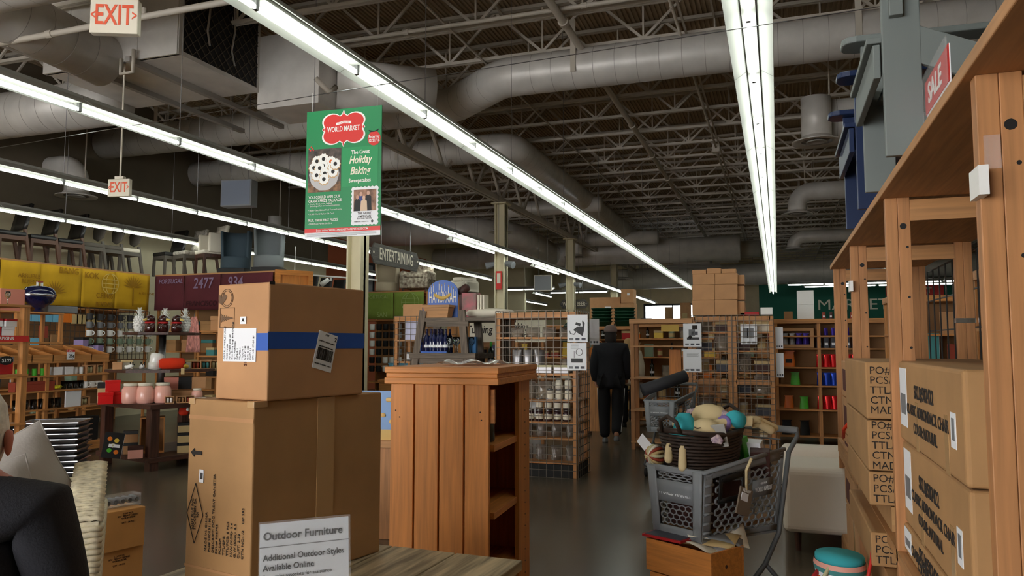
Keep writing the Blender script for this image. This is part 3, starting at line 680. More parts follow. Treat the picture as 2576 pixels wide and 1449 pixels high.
# ---- green hanging poster
mat('pgreen', (12,132,76), .45); mat('pgreen2', (24,146,84), .45); mat('pred', (214,44,38), .45); mat('cream2', (240,234,214), .5)
PW, PH = .60, .93
pc = Vector((-2.915, 4.70, 2.735)); pa = math.radians(3)
t = thing('hanging_poster', 'green World Market holiday baking sweepstakes poster hanging from a wire', 'poster', tuple(pc), pa)
MB().b(-PW/2, PW/2, -.004, .004, -PH/2, PH/2).build('board', 'pgreen', t)
def PX(u, v): return (-PW/2+u*PW, PH/2-v*PH)            # u,v from the top left
def pp(name, poly, m, lift, par=None): return MB().p([PX(u, v) for u, v in poly], 0, .0006, axes((1,0,0),(0,0,1),(0,-.0042-lift,0))).build(name, m, par or t)
def prect(name, u0, v0, u1, v1, m, lift=.0005): pp(name, [(u0,v1),(u1,v1),(u1,v0),(u0,v0)], m, lift)
def pt(s, size, u, v, m='white', xs=1.0, al='CENTER', b=.01, sh=0, lift=.0022, par=None):
    a = PX(u, v); text(par or t, s, size, (a[0], -.0042-lift, a[1]), (1,0,0), (0,0,1), MATS[m], xs, al, b, sh, .0003)
prect('footer', 0, .962, 1, 1, 'paper'); prect('url_band', 0, .93, 1, .962, 'pred')
prect('title_panel', .49, .31, .96, .615, 'pgreen2')
# logo: red quatrefoil with white border
def quat(k, n=64):
    P = []
    cs = [(.52,.40,.46),(-.52,.40,.46),(.52,-.40,.46),(-.52,-.40,.46),(0,0,.72),(.8,0,.13),(-.8,0,.13),(0,.72,.12),(0,-.72,.12)]
    for i in range(n):
        a = 2*PI*(i+.5)/n; dx, dy = math.cos(a), math.sin(a); best = .3
        for cx_, cy_, r in cs:
            b = dx*cx_+dy*cy_; q = b*b-(cx_*cx_+cy_*cy_-r*r)
            if q > 0: best = max(best, b+math.sqrt(q))
        P.append((.5+.275*k*best*dx, .155-.135*k*best*dy))
    return P
lb_ = pp('logo_border', quat(1.07), 'white', .0006); pp('logo_field', quat(.99), 'pred', .0012, lb_)
for (u, v, du, dv) in ((.5,.035,.018,.028),(.5,.275,.018,.028),(.235,.155,.022,.02),(.765,.155,.022,.02)):
    pp('logo_leaf', [(u-du,v),(u,v+dv),(u+du,v),(u,v-dv)], 'white', .0009); pp('logo_leaf_core', [(u-du*.5,v),(u,v+dv*.75),(u+du*.5,v),(u,v-dv*.75)], 'pred', .0014)
pp('logo_ribbon', [(.40,.128),(.5,.116),(.6,.122),(.6,.102),(.5,.096),(.40,.108)], 'white', .0016)
pt('COST PLUS', .019, .5, .111, 'pred', .9, b=.0, par=lb_); pt('WORLD MARKET', .052, .5, .16, 'white', .64, b=.02, par=lb_)
n = 20; or_ = pp('ornament', [(.905+.084*math.cos(2*PI*i/n), .253-.056*math.sin(2*PI*i/n)) for i in range(n)], 'pred', .001)
pp('bow', [(.83,.185),(.905,.198),(.97,.18),(.95,.2),(.905,.204),(.85,.205)], 'black', .0012)
pt('Enter by\n12/31/16', .030, .905, .256, 'white', .82, b=.015, par=or_)
mat('tan2', (196,156,104), .6)
# cookie photograph
prect('cookie_photo', .03, .305, .475, .645, mat('photodark', (74,62,56), .5, vary=.5, scale=20)); prect('photo_table', .03, .57, .475, .645, mat('phototable', (120,86,56), .5, vary=.4, scale=30), .001)
mat('plategrey', (186,184,184), .5)
def scal(u, v, r, w=.09):
    N = 30; return [(u+r*(1+w*math.cos(10*2*PI*i/N))*math.cos(2*PI*i/N), v-r*.645*(1+w*math.cos(10*2*PI*i/N))*math.sin(2*PI*i/N)) for i in range(N)]
pp('plate', scal(.25, .505, .20, .02), 'plategrey', .0014)
for i, (u, v) in enumerate(((.15,.40),(.24,.385),(.34,.41),(.11,.45),(.24,.44),(.19,.455),(.37,.46),(.15,.51),(.26,.50),(.37,.49),(.25,.545),(.40,.43))):
    ck_ = pp('cookie', scal(u, v+.004, .07), 'tan2', .0015+.00012*i); pp('cookie_icing', scal(u, v, .064), 'white', .00158+.00012*i, ck_); pp('cookie_jam', scal(u, v, .024, .0), 'black' if i != 2 else 'orange', .00164+.00012*i, ck_)
for u, v in ((.045,.30),(.07,.285),(.09,.297),(.06,.31),(.1,.31)): pp('berry', [(u+.01*math.cos(2*PI*i/8), v-.0065*math.sin(2*PI*i/8)) for i in range(8)], 'pred', .002)
pt('The Great', .040, .73, .352, 'white', .85, b=.015); pt('Holiday', .078, .725, .412, 'cream2', .72, b=.018, sh=.3); pt('Baking', .078, .725, .497, 'cream2', .76, b=.018, sh=.3); pt('Sweepstakes', .040, .725, .572, 'white', .85, b=.015)
pt('YOU COULD WIN OUR\nGRAND PRIZE PACKAGE:', .029, .045, .70, 'white', .83, 'LEFT', .012)
for s, v in (('• Trip for 2 to London, England\n   (including airfare and accommodations)', .745), ('• Pastry Class, Guided Food Tour and more', .787), ('• $1,000 World Market Gift Card', .816), ('• $500 World Market Gift Card', .893)): pt(s, .0158, .045, v, 'white', .95, 'LEFT', .0)
pt('PLUS, THREE FIRST PRIZES.', .025, .045, .866, 'white', .83, 'LEFT', .01)
pt('Enter online: WORLDMARKETSWEEPSTAKES.COM', .0205, .5, .946, 'white', .92, b=.01)
for k in range(4): prect('fine_print', .03, .968+k*.007, .95-.25*(k == 3), .9705+k*.007, 'grey', .001)
# postage-stamp photo card
sc = []; u0, u1, v0, v1 = .625, .965, .625, .915
for i in range(14): sc.append((u0+(u1-u0)*i/14, v1+(.005 if i % 2 else -.002)))
for i in range(18): sc.append((u1+(.008 if i % 2 else -.003), v1-(v1-v0)*i/18))
for i in range(14): sc.append((u1-(u1-u0)*i/14, v0-(.005 if i % 2 else -.002)))
for i in range(18): sc.append((u0-(.008 if i % 2 else -.003), v0+(v1-v0)*i/18))
pp('stamp_card', sc, 'paper', .0008)
prect('group_photo', .65, .645, .945, .81, mat('photobrown', (150,112,92), .6, vary=.3, scale=20), .0014)
for i, (u, v, h, c1, c2) in enumerate(((.745,.675,.13,(60,72,130),(200,160,140)),(.84,.67,.14,(32,30,36),(200,160,140)),(.70,.70,.11,(26,24,26),(196,150,130)),(.785,.705,.105,(214,186,160),(214,176,150)))):
    m1 = mat('printcloth%d' % i, c1, .6); m2 = mat('printface%d' % i, c2, .6); w_ = .038
    fg_ = pp('printed_figure', [(u-w_*1.2,.81),(u+w_*1.2,.81),(u+w_,v+.03),(u+w_*.4,v+.018),(u-w_*.4,v+.018),(u-w_,v+.03)], m1, .0018+.0003*i)
    pp('printed_head', [(u+.019*math.cos(2*PI*k/12), v+.004-.017*math.sin(2*PI*k/12)) for k in range(12)], m2, .0020+.0003*i, fg_)
pt('THE GREAT\nAMERICAN', .023, .795, .84, 'ink', .9, b=.01); pt('BAKING SHOW', .017, .795, .869, 'ink', .95, b=.008); pt('PREMIERES DEC 1 THURSDAYS 9/8c', .0085, .755, .892, 'ink', .85)
pp('network_dot', [(.895+.016*math.cos(2*PI*k/14), .891-.0105*math.sin(2*PI*k/14)) for k in range(14)], 'black', .0012); pt('abc', .011, .895, .891, 'white', 1)
[MB().c((q*.26,0,PH/2-.01),(q*.26,0,PH/2+.138),.0015,n=5).build('hanging_string', 'white', t) for q in (-1,1)]

# ================================================================ shared merchandise prototypes
def shelf_unit(name, label, loc, rz, L, Dp, H, zs, wood='pine', posts=2, back=None, top=True, group=None, pw=.045, lip=0):
    """open wooden shelf; local x 0..L, front at y=0, back at y=Dp"""
    t = thing(name, label, 'shelf unit', loc, rz, group)
    xs = [i*(L-pw)/(posts-1) for i in range(posts)]
    for x in xs:
        for y in (0, Dp-pw): MB().b(x, x+pw, y, y+pw, 0, H).build('post', wood+'_z', t, bevel=.002)
    for z in zs: MB().b(-.002, L+.002, -.01, Dp, z, z+.022).build('shelf', wood+'_x', t, bevel=.002)
    if top: MB().b(-.01, L+.01, -.015, Dp+.01, H-.07, H).build('top_rail', wood+'_x', t, bevel=.003)
    if back: MB().b(0, L, Dp-pw*.5, Dp-pw*.5+.01, .05, H-.05).build('back_panel', back, t)
    return t
def wire_panel(parent, L, H, M, step=.076, r=.0028, name='wire_panel', m='wire'):
    w = MB(); n = max(2, int(round(L/step))); k = max(2, int(round(H/step)))
    for i in range(n+1): w.b(i*L/n-r, i*L/n+r, -r, r, 0, H, M)
    for i in range(k+1): w.b(0, L, -r*3, -r, i*H/k-r, i*H/k+r, M)
    return tag(w.build(name, m, parent), kind='stuff')
PROTO = {}
def proto(kind, m=None):
    """small merchandise; returned hidden-free prototype object (first use), later copies share its mesh"""
    return PROTO.get((kind, m))
def put(kind, loc, label, cat, group=None, m=None, rz=0, scale=1, m2=None):
    key = (kind, m, m2)
    if key in PROTO: return dup(PROTO[key], loc, rz, label, group or 'shelf goods', scale)
    t = thing(kind, label, cat, loc, rz, group or 'shelf goods'); t.scale = scale if isinstance(scale, tuple) else (scale,)*3
    if group is None: del t['group']
    b = MB()
    if kind == 'mug':
        b.l([(.036,0),(.042,.012),(.043,.085),(.045,.09),(.039,.09),(.037,.012)], 14).build('cup', m, t, True)
        MB().t([(.043,0,.075),(.066,0,.07),(.072,0,.045),(.062,0,.022),(.042,0,.02)], .006, 6).build('handle', m, t, True)
    elif kind == 'jar':
        b.l([(.036,0),(.04,.006),(.04,.085),(.034,.098)], 14).build('body', m, t, True)
        MB().l([(.0405,.02),(.0405,.07)], 14, cap=False).build('paper_label', m2 or 'cream2', t, True); MB().l([(.036,.098),(.036,.115)], 14).build('lid', 'steel', t, True)
    elif kind == 'wine_bottle':
        b.l([(.036,0),(.038,.008),(.038,.185),(.03,.215),(.015,.24),(.014,.30)], 14).build('bottle', m, t, True)
        MB().l([(.0385,.07),(.0385,.105)], 14, cap=False).build('paper_label', 'paper', t, True); MB().l([(.0155,.25),(.0155,.305)], 12).build('foil_cap', m2 or 'black', t, True)
    elif kind == 'wine_glass':
        b.l([(.034,0),(.034,.003),(.005,.007),(.004,.085),(.012,.095),(.034,.125),(.038,.155),(.031,.20),(.0295,.20),(.036,.155),(.01,.10)], 14).build('glass_body', 'glass', t, True)
        t.children[0].name = 'bowl'
    elif kind == 'pouch':
        def fn(u, v):
            a = 2*PI*u; k = math.sin(PI*min(1, v*1.25))**.6 if v < .8 else (1-v)*1.2
            return (.055*(.9+.1*math.cos(PI*v))*math.cos(a)*(1 if abs(math.cos(a)) > .0 else 1), .032*max(.04, 1-v*1.02)*math.sin(a), v*.2)
        b.grid(fn, 16, 9, closed_u=True).build('pouch_body', m, t, True)
        MB().b(-.03, .03, -.0295, -.0265, .05, .1).build('pouch_label', m2 or 'paper', t) if m2 else None
        MB().b(-.052, .052, -.003, .003, .192, .206).build('sealed_edge', m, t)
    elif kind == 'gift_box':
        b.b(-.06,.06,-.05,.05,0,.10).build('base', m, t, bevel=.002); MB().b(-.062,.062,-.052,.052,.075,.104).build('lid', m2 or m, t, bevel=.002)
    elif kind == 'window_box':
        b.ring([(-.06,0),(.06,0),(.06,.1),(-.06,.1)], [(-.052,.008),(.052,.008),(.052,.092),(-.052,.092)], 0, .08, axes((1,0,0),(0,0,1),(0,.04,0))).build('frame', 'cardboard', t); MB().b(-.055,.055,.03,.036,.005,.095).build('back', 'cardinside', t)
        for x in (-.024, .024): MB().l([(.018,0),(.02,.06),(.012,.07)], 10, (x,0,.009)).build('jar', m, t, True)
    elif kind == 'can':
        b.l([(.034,0),(.035,.004),(.035,.11),(.034,.114)], 14).build('body', m, t, True); MB().l([(.0355,.02),(.0355,.09)], 14, cap=False).build('label', m2 or 'paper', t, True)
    elif kind == 'bowl':
        b.l([(.03,0),(.035,.01),(.07,.055),(.072,.06),(.066,.058),(.03,.014)], 16).build('bowl_body', m, t, True); MB().l([(.03,0),(.03,.008)], 14).build('foot', m, t, True)
    elif kind == 'cello_bag':
        def fn(u, v):
            a = 2*PI*u; w = .07*(1+.05*math.sin(5*a)); d_ = .04*(1-.9*max(0, v-.6)/.4)
            return (w*math.cos(a), d_*math.sin(a)*(1+.15*math.sin(9*v)), v*.17)
        b.grid(fn, 18, 9, closed_u=True).build('film', m, t, True); MB().l([(.03,.0),(.055,.02),(.056,.08),(.03,.1)], 10, sy=.55).build('contents', m2 or 'darkwood_x', t, True)
    elif kind == 'book':
        b.b(-.07,.07,-.012,.012,0,.2).build('cover', m, t, bevel=.001); MB().b(-.068,.072,-.010,.010,.002,.198).build('pages', 'paper', t)
    elif kind == 'tag_card':
        b.b(-.05,.05,-.008,.008,0,.13).build('packet', m, t, bevel=.002); MB().b(-.035,.035,-.0095,-.0079,.02,.075).build('picture', m2 or 'red', t); 
    elif kind == 'glass_tumbler':
        b.l([(.03,0),(.031,.004),(.038,.11),(.0365,.11),(.029,.008)], 14).build('glass_body', 'glass', t, True); MB().l([(.029,0),(.029,.007)], 12).build('base', 'glass', t, True)
    PROTO[key] = t
    return t
PUT_N = [0]

# ================================================================ left wall: chairs on display, fabric panels, shelving
mat('yellowcloth', (206,160,24), .85, vary=.05, scale=3); mat('maroon', (92,36,44), .85, vary=.06, scale=3); mat('olive', (118,138,54), .85, vary=.06, scale=3)
mat('yprint', (160,116,18), .9); mat('ypale', (220,190,100), .9); mat('mprint', (140,118,146), .9); mat('mdark', (62,22,28), .9); mat('gprint', (154,172,104), .9)
mat('leather', (34,32,32), .4); mat('legwood', (86,58,44), .5); mat('greywoodleg', (92,86,78), .6)
def valance(label, m, p0, p1, z0, z1, group):
    p0, p1 = Vector(p0), Vector(p1); L = (p1-p0).length; ang = math.atan2(p1.y-p0.y, p1.x-p0.x)
    t = thing('fabric_panel', label, 'fabric panel', (p0.x, p0.y, z0), ang, group)
    MB().grid(lambda u, v: (u*L*.985+.004, .008*math.sin(u*9+v)+.004*math.sin(v*7), v*(z1-z0)), 12, 6).build('cloth', m, t, True, solid=.01)
    MB().b(0, L, 0, .05, z1-z0, z1-z0+.03).build('rail', 'pine_x', t)
    return t
YP = [8.35, 9.75, 11.3-.45, 11.55, 12.2]
YP = [7.6, 9.0, 9.72, 10.55, 11.3, 12.15]
vy = []
for i in range(5):
    # panels read from the aisle: local x runs toward -y reversed so that +x is left to right
    t = valance(['yellow fabric panel cut off at the left edge below the chairs', 'yellow fabric panel stencilled with faint words, second from left', 'yellow fabric panel printed with a fan palm below the leather chairs', 'yellow fabric panel printed C.P3465 below the dining chairs', 'yellow fabric panel with a faint palm tree, next to the maroon panels'][i], 'yellowcloth', (-12.0, YP[i], 0), (-12.0, YP[i+1], 0), 2.2, 2.9, 'yellow fabric panels'); vy.append((t, YP[i+1]-YP[i]))
def vt(k, s, size, x, z, m='yprint', xs=1, b=.01): text(vy[k][0].children[0], s, size, (x, -.028, z), (1,0,0), (0,0,1), MATS[m], xs, 'CENTER', b, 0, .001)
vt(1, 'ARRUBLE\nRUJEN', .1, .5, .42); vt(2, 'BANG', .15, .55, .62); vt(3, 'KOK', .15, .2, .58); vt(3, 'C.P3465', .14, .5, .22, xs=.8); vt(3, 'BENDAR', .12, .5, .06, xs=.85); vt(4, 'A 501-1-1542', .07, .76, .33)
def palm(par, x, z, r, m, trunk=0):
    for k in range(11):
        a = math.radians(10+k*16); M = axes((math.cos(a), 0, math.sin(a)), (0,0,1) if abs(math.cos(a)) > .1 else (1,0,0), (x, -.026, z))
        MB().p([(.05*r, 0), (.5*r, .07*r), (r, 0), (.5*r, -.05*r)], 0, .001, axes((math.cos(a),0,math.sin(a)), (-math.sin(a),0,math.cos(a)), (x,-.027,z))).build('palm_leaf', m, par)
    if trunk: MB().b(x-.015, x+.015, -.028, -.026, z-trunk, z).build('palm_trunk', m, par)
palm(vy[2][0].children[0], .28, .2, .24, 'yprint'); palm(vy[4][0].children[0], .42, .42, .26, 'yprint', .36)
def globe(par, x, z, r, m):
    n = 26
    for k in (1, .55): MB().ring([(r*k*math.cos(2*PI*i/n), r*math.sin(2*PI*i/n)) for i in range(n)], [((r*k-.015)*math.cos(2*PI*i/n), (r-.015)*math.sin(2*PI*i/n)) for i in range(n)], 0, .001, axes((1,0,0),(0,0,1),(x,-.027,z))).build('globe_line', m, par)
    for zz in (-.4, 0, .4): w = r*math.sqrt(1-zz*zz); MB().b(x-w, x+w, -.028, -.027, z+zz*r-.007, z+zz*r+.007).build('globe_line', m, par)
globe(vy[3][0].children[0], .62, .46, .2, 'ypale')
vm = []
XM = [-12.0, -11.25, -10.35, -9.12]
for i in range(3):
    t = valance(['maroon fabric panel reading PORTUGAL at the inside corner', 'maroon fabric panel with large pale numerals, middle one', 'maroon fabric panel behind the upper carton, next to the wood end'][i], 'maroon', (XM[i], 12.3, 0), (XM[i+1], 12.3, 0), 2.2, 2.9, 'maroon fabric panels'); vm.append(t)
for k, s, size, x, z, m, xs in ((0, 'PORTUGAL', .13, .42, .58, 'mprint', .9), (1, '2477', .3, .48, .52, 'mprint', .8), (2, '934', .3, .35, .52, 'mprint', .8), (1, 'FRANCISCO', .14, .45, .12, 'mdark', 1)):
    text(vm[k].children[0], s, size, (x, -.028, z), (1,0,0), (0,0,1), MATS[m], xs, 'CENTER', .01, .12, .001)
t = thing('cabinet_end', 'honey wood framed cabinet end beside the maroon panels', 'cabinet', (-9.1, 12.3, 2.1), math.radians(55))
MB().ring([(0,0),(.75,0),(.75,.85),(0,.85)], [(.1,.1),(.65,.1),(.65,.75),(.1,.75)], 0, .05, axes((1,0,0),(0,0,1),(0,0,0))).build('frame', 'oak_x', t); MB().b(.08,.67,.0,.03,.08,.77).build('panel', 'oak_z', t)
# wooden carcase behind the panels, with shelves holding merchandise
def wallrun(label, loc, rz, L, Dp, H, zs, bays):
    t = shelf_unit('wall_shelving', label, loc, rz, L, Dp, H, zs, 'wood', bays+1, 'cardinside', True)
    return t
wallrun('honey wood wall shelving below the yellow panels along the left wall', (-12.06, 5.2, 0), PI/2, 7.0, .8, 2.9, [.3, .75, 1.2, 2.15, 2.86], 5)
wallrun('honey wood wall shelving below the maroon panels', (-12.0, 12.38, 0), 0, 2.95, .7, 2.9, [.25, .6, .95, 1.35, 1.72, 2.86], 3)
# ---------------------------------------------------------------- chairs on top of the panels
def leather_chair(loc, rz, label, seatm='leather', legm='legwood', back='square', H=1.0, group='chairs displayed above the left wall'):
    t = thing('dining_chair', label, 'chair', loc, rz, group)   # faces local -y
    MB().b(-.23,.23,-.23,.22,.42,.50).build('seat', seatm, t, bevel=.025)
    MB().b(-.22,.22,-.22,.21,.35,.42).build('seat_rail', legm, t)
    if back == 'square':
        MB().grid(lambda u, v: ((u-.5)*.46, .21+.10*v+.02*math.sin(PI*u), .55+v*(H-.55)), 6, 6).build('backrest', seatm, t, True, solid=.05)
    elif back == 'oval':
        MB().l([(.02,-.22),(.15,-.16),(.2,0),(.15,.16),(.02,.22)], 18, (0,0,0), M=Matrix.Translation((0,.25,.78)) @ Matrix.Rotation(-.15,4,'X'), sx=1.1, sy=.2).build('backrest', seatm, t, True)
    elif back == 'x':
        m = MB().b(-.22,-.18,.19,.23,.42,1.0).b(.18,.22,.19,.23,.42,1.0).b(-.22,.22,.19,.23,.95,1.0); m.bar((-.2,.21,.5),(.2,.21,.95),.03,.03); m.bar((.2,.21,.5),(-.2,.21,.95),.03,.03); m.build('backrest', legm, t)
    elif back == 'skirt':
        MB().grid(lambda u, v: ((u-.5)*.46, .2+.1*v, .48+v*.55), 6, 6).build('backrest', seatm, t, True, solid=.06)
    for sx in (-1, 1):
        MB().bar((sx*.20,-.20,.36),(sx*.20,-.21,0),.045,.045,up=(1,0,0)).build('leg', legm, t); MB().bar((sx*.20,.19,.55),(sx*.19,.29,0),.045,.05,up=(1,0,0)).build('leg', legm, t)
    return t
ZC = 2.932
cc = leather_chair((-12.38, 8.15, ZC), math.radians(-12), 'dark leather dining chair cut off at the left edge, above the yellow panels')
for i, (y, lab) in enumerate(((8.75, 'first full dark leather dining chair from the left above the yellow panels'), (9.37, 'second full dark leather dining chair from the left above the yellow panels'), (9.95, 'third full dark leather dining chair from the left above the yellow panels'), (10.5, 'fourth dark leather dining chair, last before the oval-backed chairs'))):
    dup(cc, (-12.38, y, ZC), math.radians(-12), lab)
mat('linen', (96,90,82), .9)
co = leather_chair((-12.4, 10.98, ZC), math.radians(-12), 'oval-backed grey dining chair, first of three above the yellow panels', 'linen', 'greywoodleg', 'oval', 1.0)
dup(co, (-12.4, 11.42, ZC), math.radians(-12), 'oval-backed grey dining chair, second of three above the yellow panels')
cs_ = leather_chair((-12.4, 11.86, ZC), math.radians(-12), 'oval-backed chair with a pale cream seat, third of three', 'linen', 'greywoodleg', 'oval'); [setattr(o.material_slots[0], 'material', MATS['offwhite']) for o in cs_.children if o.name.startswith('seat') and 'rail' not in o.name]
leather_chair((-12.1, 12.75, ZC), math.radians(-15), 'dark upholstered dining chair above the corner of the maroon panels', 'leather', 'greywoodleg', 'square')
leather_chair((-11.55, 12.72, ZC), math.radians(-18), 'dining chair with a grey damask seat above the maroon panels', mat('damask', (170,164,152), .9, vary=.25, scale=20), 'greywoodleg', 'square', .98)
t = leather_chair((-11.0, 12.72, ZC), math.radians(-25), 'cream upholstered wing dining chair above the maroon panels', 'offwhite', 'darkwood_z', 'skirt'); MB().b(.2,.27,-.15,.28,.45,.85).build('wing', 'offwhite', t, bevel=.03); MB().b(-.27,-.2,-.15,.28,.45,.85).build('wing', 'offwhite', t, bevel=.03)
def tufted(loc, rz, label, m, H=.62, W=.5, group='tufted lounge chairs on display'):
    t = thing('tufted_chair', label, 'chair', loc, rz, group)
    MB().l([(W*.5,0),(W*.52,.02),(W*.52,.2),(W*.48,.24),(W*.1,.25)], 22, (0,-.02,.0), sy=.95).build('seat', m, t, True)
    def bk(u, v):
        a = PI*(-.12+1.24*u); r = W*.5*(1+.12*v)
        return (r*math.cos(a), r*math.sin(a)*.9, .05+v*H)
    MB().grid(bk, 18, 6).build('backrest', m, t, True, solid=.05)
    for i in range(4):
        for j in range(2):
            a = PI*(.22+.18*i+.09*j); r = W*.5*1.02
            p = (r*.9*math.cos(a), r*.82*math.sin(a), .30+.16*j); MB().l([(.002,-.006),(.012,0),(.002,.006)], 8, p).build('button', 'darkgrey', t, True)
    MB().b(-W*.48, W*.48, -W*.45, W*.45, -.1, 0).build('plinth', 'black', t)
    return t
mat('tealv', (62,78,88), .8); mat('greyv', (112,118,120), .85); mat('beigev', (190,176,150), .85)
tufted((-10.35, 12.72, 3.03), .3, 'dark teal tufted lounge chair above the maroon panels, left of a pair', 'tealv', .72, .56)
tufted((-9.55, 12.72, 3.03), .3, 'grey tufted lounge chair above the maroon panels, right of a pair', 'greyv', .76, .56)
# second run of chairs beyond
wallrun('honey wood wall shelving run below the far row of dark chairs', (-12.15, 15.0, 0), PI/2, 5.2, .0001+.6, 2.45, [.5, 1.0, 1.5, 2.0, 2.4], 4)
for i in range(7):
    y = 15.4+i*.72
    if i == 0: cx0 = leather_chair((-12.5, y, 2.452), math.radians(-12), 'far black chair with a crossed X back, first of the far row', 'black', 'black', 'x')
    elif i == 1: cd0 = leather_chair((-12.5, y, 2.452), math.radians(-12), '%s chair from the left in the far row of dark chairs' % ordn(i), mat('darkfab', (52,50,50), .9), 'greywoodleg', 'square')
    else: dup(cd0, (-12.5, y, 2.452), math.radians(-12), '%s chair from the left in the far row of dark chairs' % ordn(i))
# track light
t = thing('track_light', 'white track with two spot heads in front of the far chairs', 'track light', (-9.3, 12.75, 2.93), 0)
MB().bar((0,0,0),(1.1,1.9,-.02),.035,.03).build('track', 'white', t); MB().c((.15,.26,.02),(.15,.26,.55),.006).c((.75,1.3,.02),(.75,1.3,.5),.006).build('rod', 'white', t)
for k, (x, y) in enumerate(((.55,.95),(.95,1.64))):
    h = MB().c((x,y,-.03),(x,y,-.1),.02).c((x-.02,y-.05,-.07),(x-.14,y-.16,-.2),.045,.055,12); h = h.build('spot_head', 'white', t, True); MB().c((x-.141,y-.161,-.201),(x-.144,y-.164,-.204),.048,n=12).build('lens', 'tube' if k else 'grey', h)
t = thing('emergency_light', 'twin-head emergency light on the cream wall above the far chairs', 'emergency light', (-13.1, 17.6, 4.1), PI/2)
MB().b(-.15,.15,-.1,0,-.05,.08).build('case', 'offwhite', t, bevel=.01)
for s in (-1,1): MB().c((s*.19,-.05,.03),(s*.22,-.16,.0),.05,.07,10).build('lamp_head', 'grey', t, True)

# ================================================================ left merchandise
def rowput(kind, n, p0, p1, desc, cat, place, group, m=None, m2=None, rz=0, scale=1, jit=0, first=0):
    p0, p1 = Vector(p0), Vector(p1); out = []
    for i in range(n):
        p = p0.lerp(p1, i/max(1, n-1))
        out.append(put(kind, (p.x+random.uniform(-jit, jit), p.y+random.uniform(-jit, jit), p.z), '%s %s from the left %s' % (ordn(first+i), desc, place) if n > 1 else '%s %s' % (desc, place), cat, group, m, rz+random.uniform(-jit*4, jit*4), scale, m2))
    return out
for k, c in dict(sky=(110,176,208), pumpkin=(220,116,24), tan=(196,170,120), lilac=(160,140,190), teal=(70,140,140), limeg=(70,170,40), pinkish=(232,166,150), sage=(130,150,128), rust=(150,60,40), ruby=(176,20,24), cocoa=(66,36,30), bananay=(210,200,40), navyg=(22,28,66), silverb=(70,72,82), straw=(196,190,150)).items(): mat(k, c, .55)
mat('glossbrown', (60,22,18), .15, coat=.6); mat('glosswhite', (236,236,232), .2, coat=.5); mat('glossnavy', (16,22,62), .12, coat=.7); mat('pinkgloss', (236,176,160), .25, coat=.3); mat('redgloss', (200,20,22), .25, coat=.4)
# wire wall with mugs
gm = thing('grid_wall', 'black wire grid panel behind the mugs on the left wall', 'wire grid', (-11.93, 9.2, 0)); wire_panel(gm, 2.9, .95, axes((0,1,0),(-1,0,0),(0,0,1.22)) @ Matrix.Identity(4) if False else Matrix.Translation((0,0,1.22)) @ Matrix.Rotation(PI/2,4,'Z'), .1, .004)
for r in range(5):
    rowput('mug', 7, (-11.84, 10.62, 1.36+r*.15), (-11.84, 12.0, 1.36+r*.15), 'pale mug', 'mug', 'in the %s row of the left mug wall' % ORD[r], 'mugs hanging on the left grid wall', ('glosswhite', 'sage', 'glosswhite', 'grey', 'darkgrey')[r], rz=.4, scale=1.25)
rowput('tag_card', 5, (-11.905, 9.45, 1.9), (-11.905, 9.98, 1.9), 'blue packet', 'packet', 'hanging below the navy grill', 'blue hanging packets', 'sky', 'red', -PI/2, 1.25)
rowput('tag_card', 3, (-11.905, 10.05, 1.9), (-11.905, 10.3, 1.9), 'orange packet', 'packet', 'hanging on the left wall', 'orange hanging packets', 'pumpkin', 'rust', -PI/2, 1.2)
rowput('tag_card', 6, (-11.905, 10.36, 1.88), (-11.905, 10.85, 1.88), 'tan packet', 'packet', 'hanging on the left wall', 'tan hanging packets', 'tan', 'straw', -PI/2, 1.3)
put('tag_card', (-11.905, 9.75, 1.62), 'tall orange packet hanging above the wooden bins', 'packet', None, 'rust', -PI/2, 1.6, 'pumpkin'); put('tag_card', (-11.905, 9.6, 1.42), 'blue packet with a red bowl picture above the wooden bins', 'packet', None, 'sky', -PI/2, 1.5, 'ruby')
t = put('tag_card', (-11.905, 9.98, 1.46), 'brown packet with a white skull above the wooden bins', 'packet', None, 'cardinside', -PI/2, 1.7, 'cocoa')
MB().l([(.004,-.02),(.018,-.012),(.026,.004),(.02,.022),(.004,.028)], 10, (0,-.0105,.052), sy=.1).build('skull', 'paper', t, True)
for i, (y, z) in enumerate(((10.45,1.48),(10.78,1.38))): put('gift_box', (-11.83, y, z), 'lilac printed box beside the mugs, %s one' % ('left','right')[i], 'box', 'lilac boxes by the mugs', 'lilac', .2, 1.5, 'black')
# gondola with sloping bins
G = thing('bin_gondola', 'honey wood gondola with sloping divided bins on top and three shelves', 'shelf unit', (-9.1, 6.7, 0), PI/2)   # local x=+y world, y=-x world
for x in (0, .85, 1.78):
    for y in (.03, .5): MB().b(x, x+.05, y, y+.05, 0, 1.28).build('post', 'wood_z', G, bevel=.002)
for z in (.66, .9, 1.10): MB().b(0, 1.83, 0, .55, z-.02, z).build('shelf', 'wood_x', G, bevel=.002)
MB().b(0, 1.83, 0, .55, .05, .17).build('base', 'wood_x', G, bevel=.003)
MB().add([(0,0,1.26),(1.83,0,1.26),(1.83,.55,1.26),(0,.55,1.26),(0,0,1.28),(1.83,0,1.28),(1.83,.55,1.28),(0,.55,1.28)], [(0,3,2,1),(4,5,6,7),(0,1,5,4),(1,2,6,5),(2,3,7,6),(3,0,4,7)]).build('bin_floor', 'wood_x', G)
MB().b(0, 1.83, 0, .015, 1.28, 1.37).build('bin_front', 'wood_x', G); MB().b(0, 1.83, .535, .55, 1.28, 1.5).build('bin_back', 'wood_x', G)
for i in range(7):
    x = i*(1.83-.012)/6; MB().p([(0,1.28),(.55,1.28),(.55,1.5),(0,1.37)], 0, .012, axes((0,1,0),(0,0,1),(x,0,0))).build('bin_divider', 'wood_y', G)
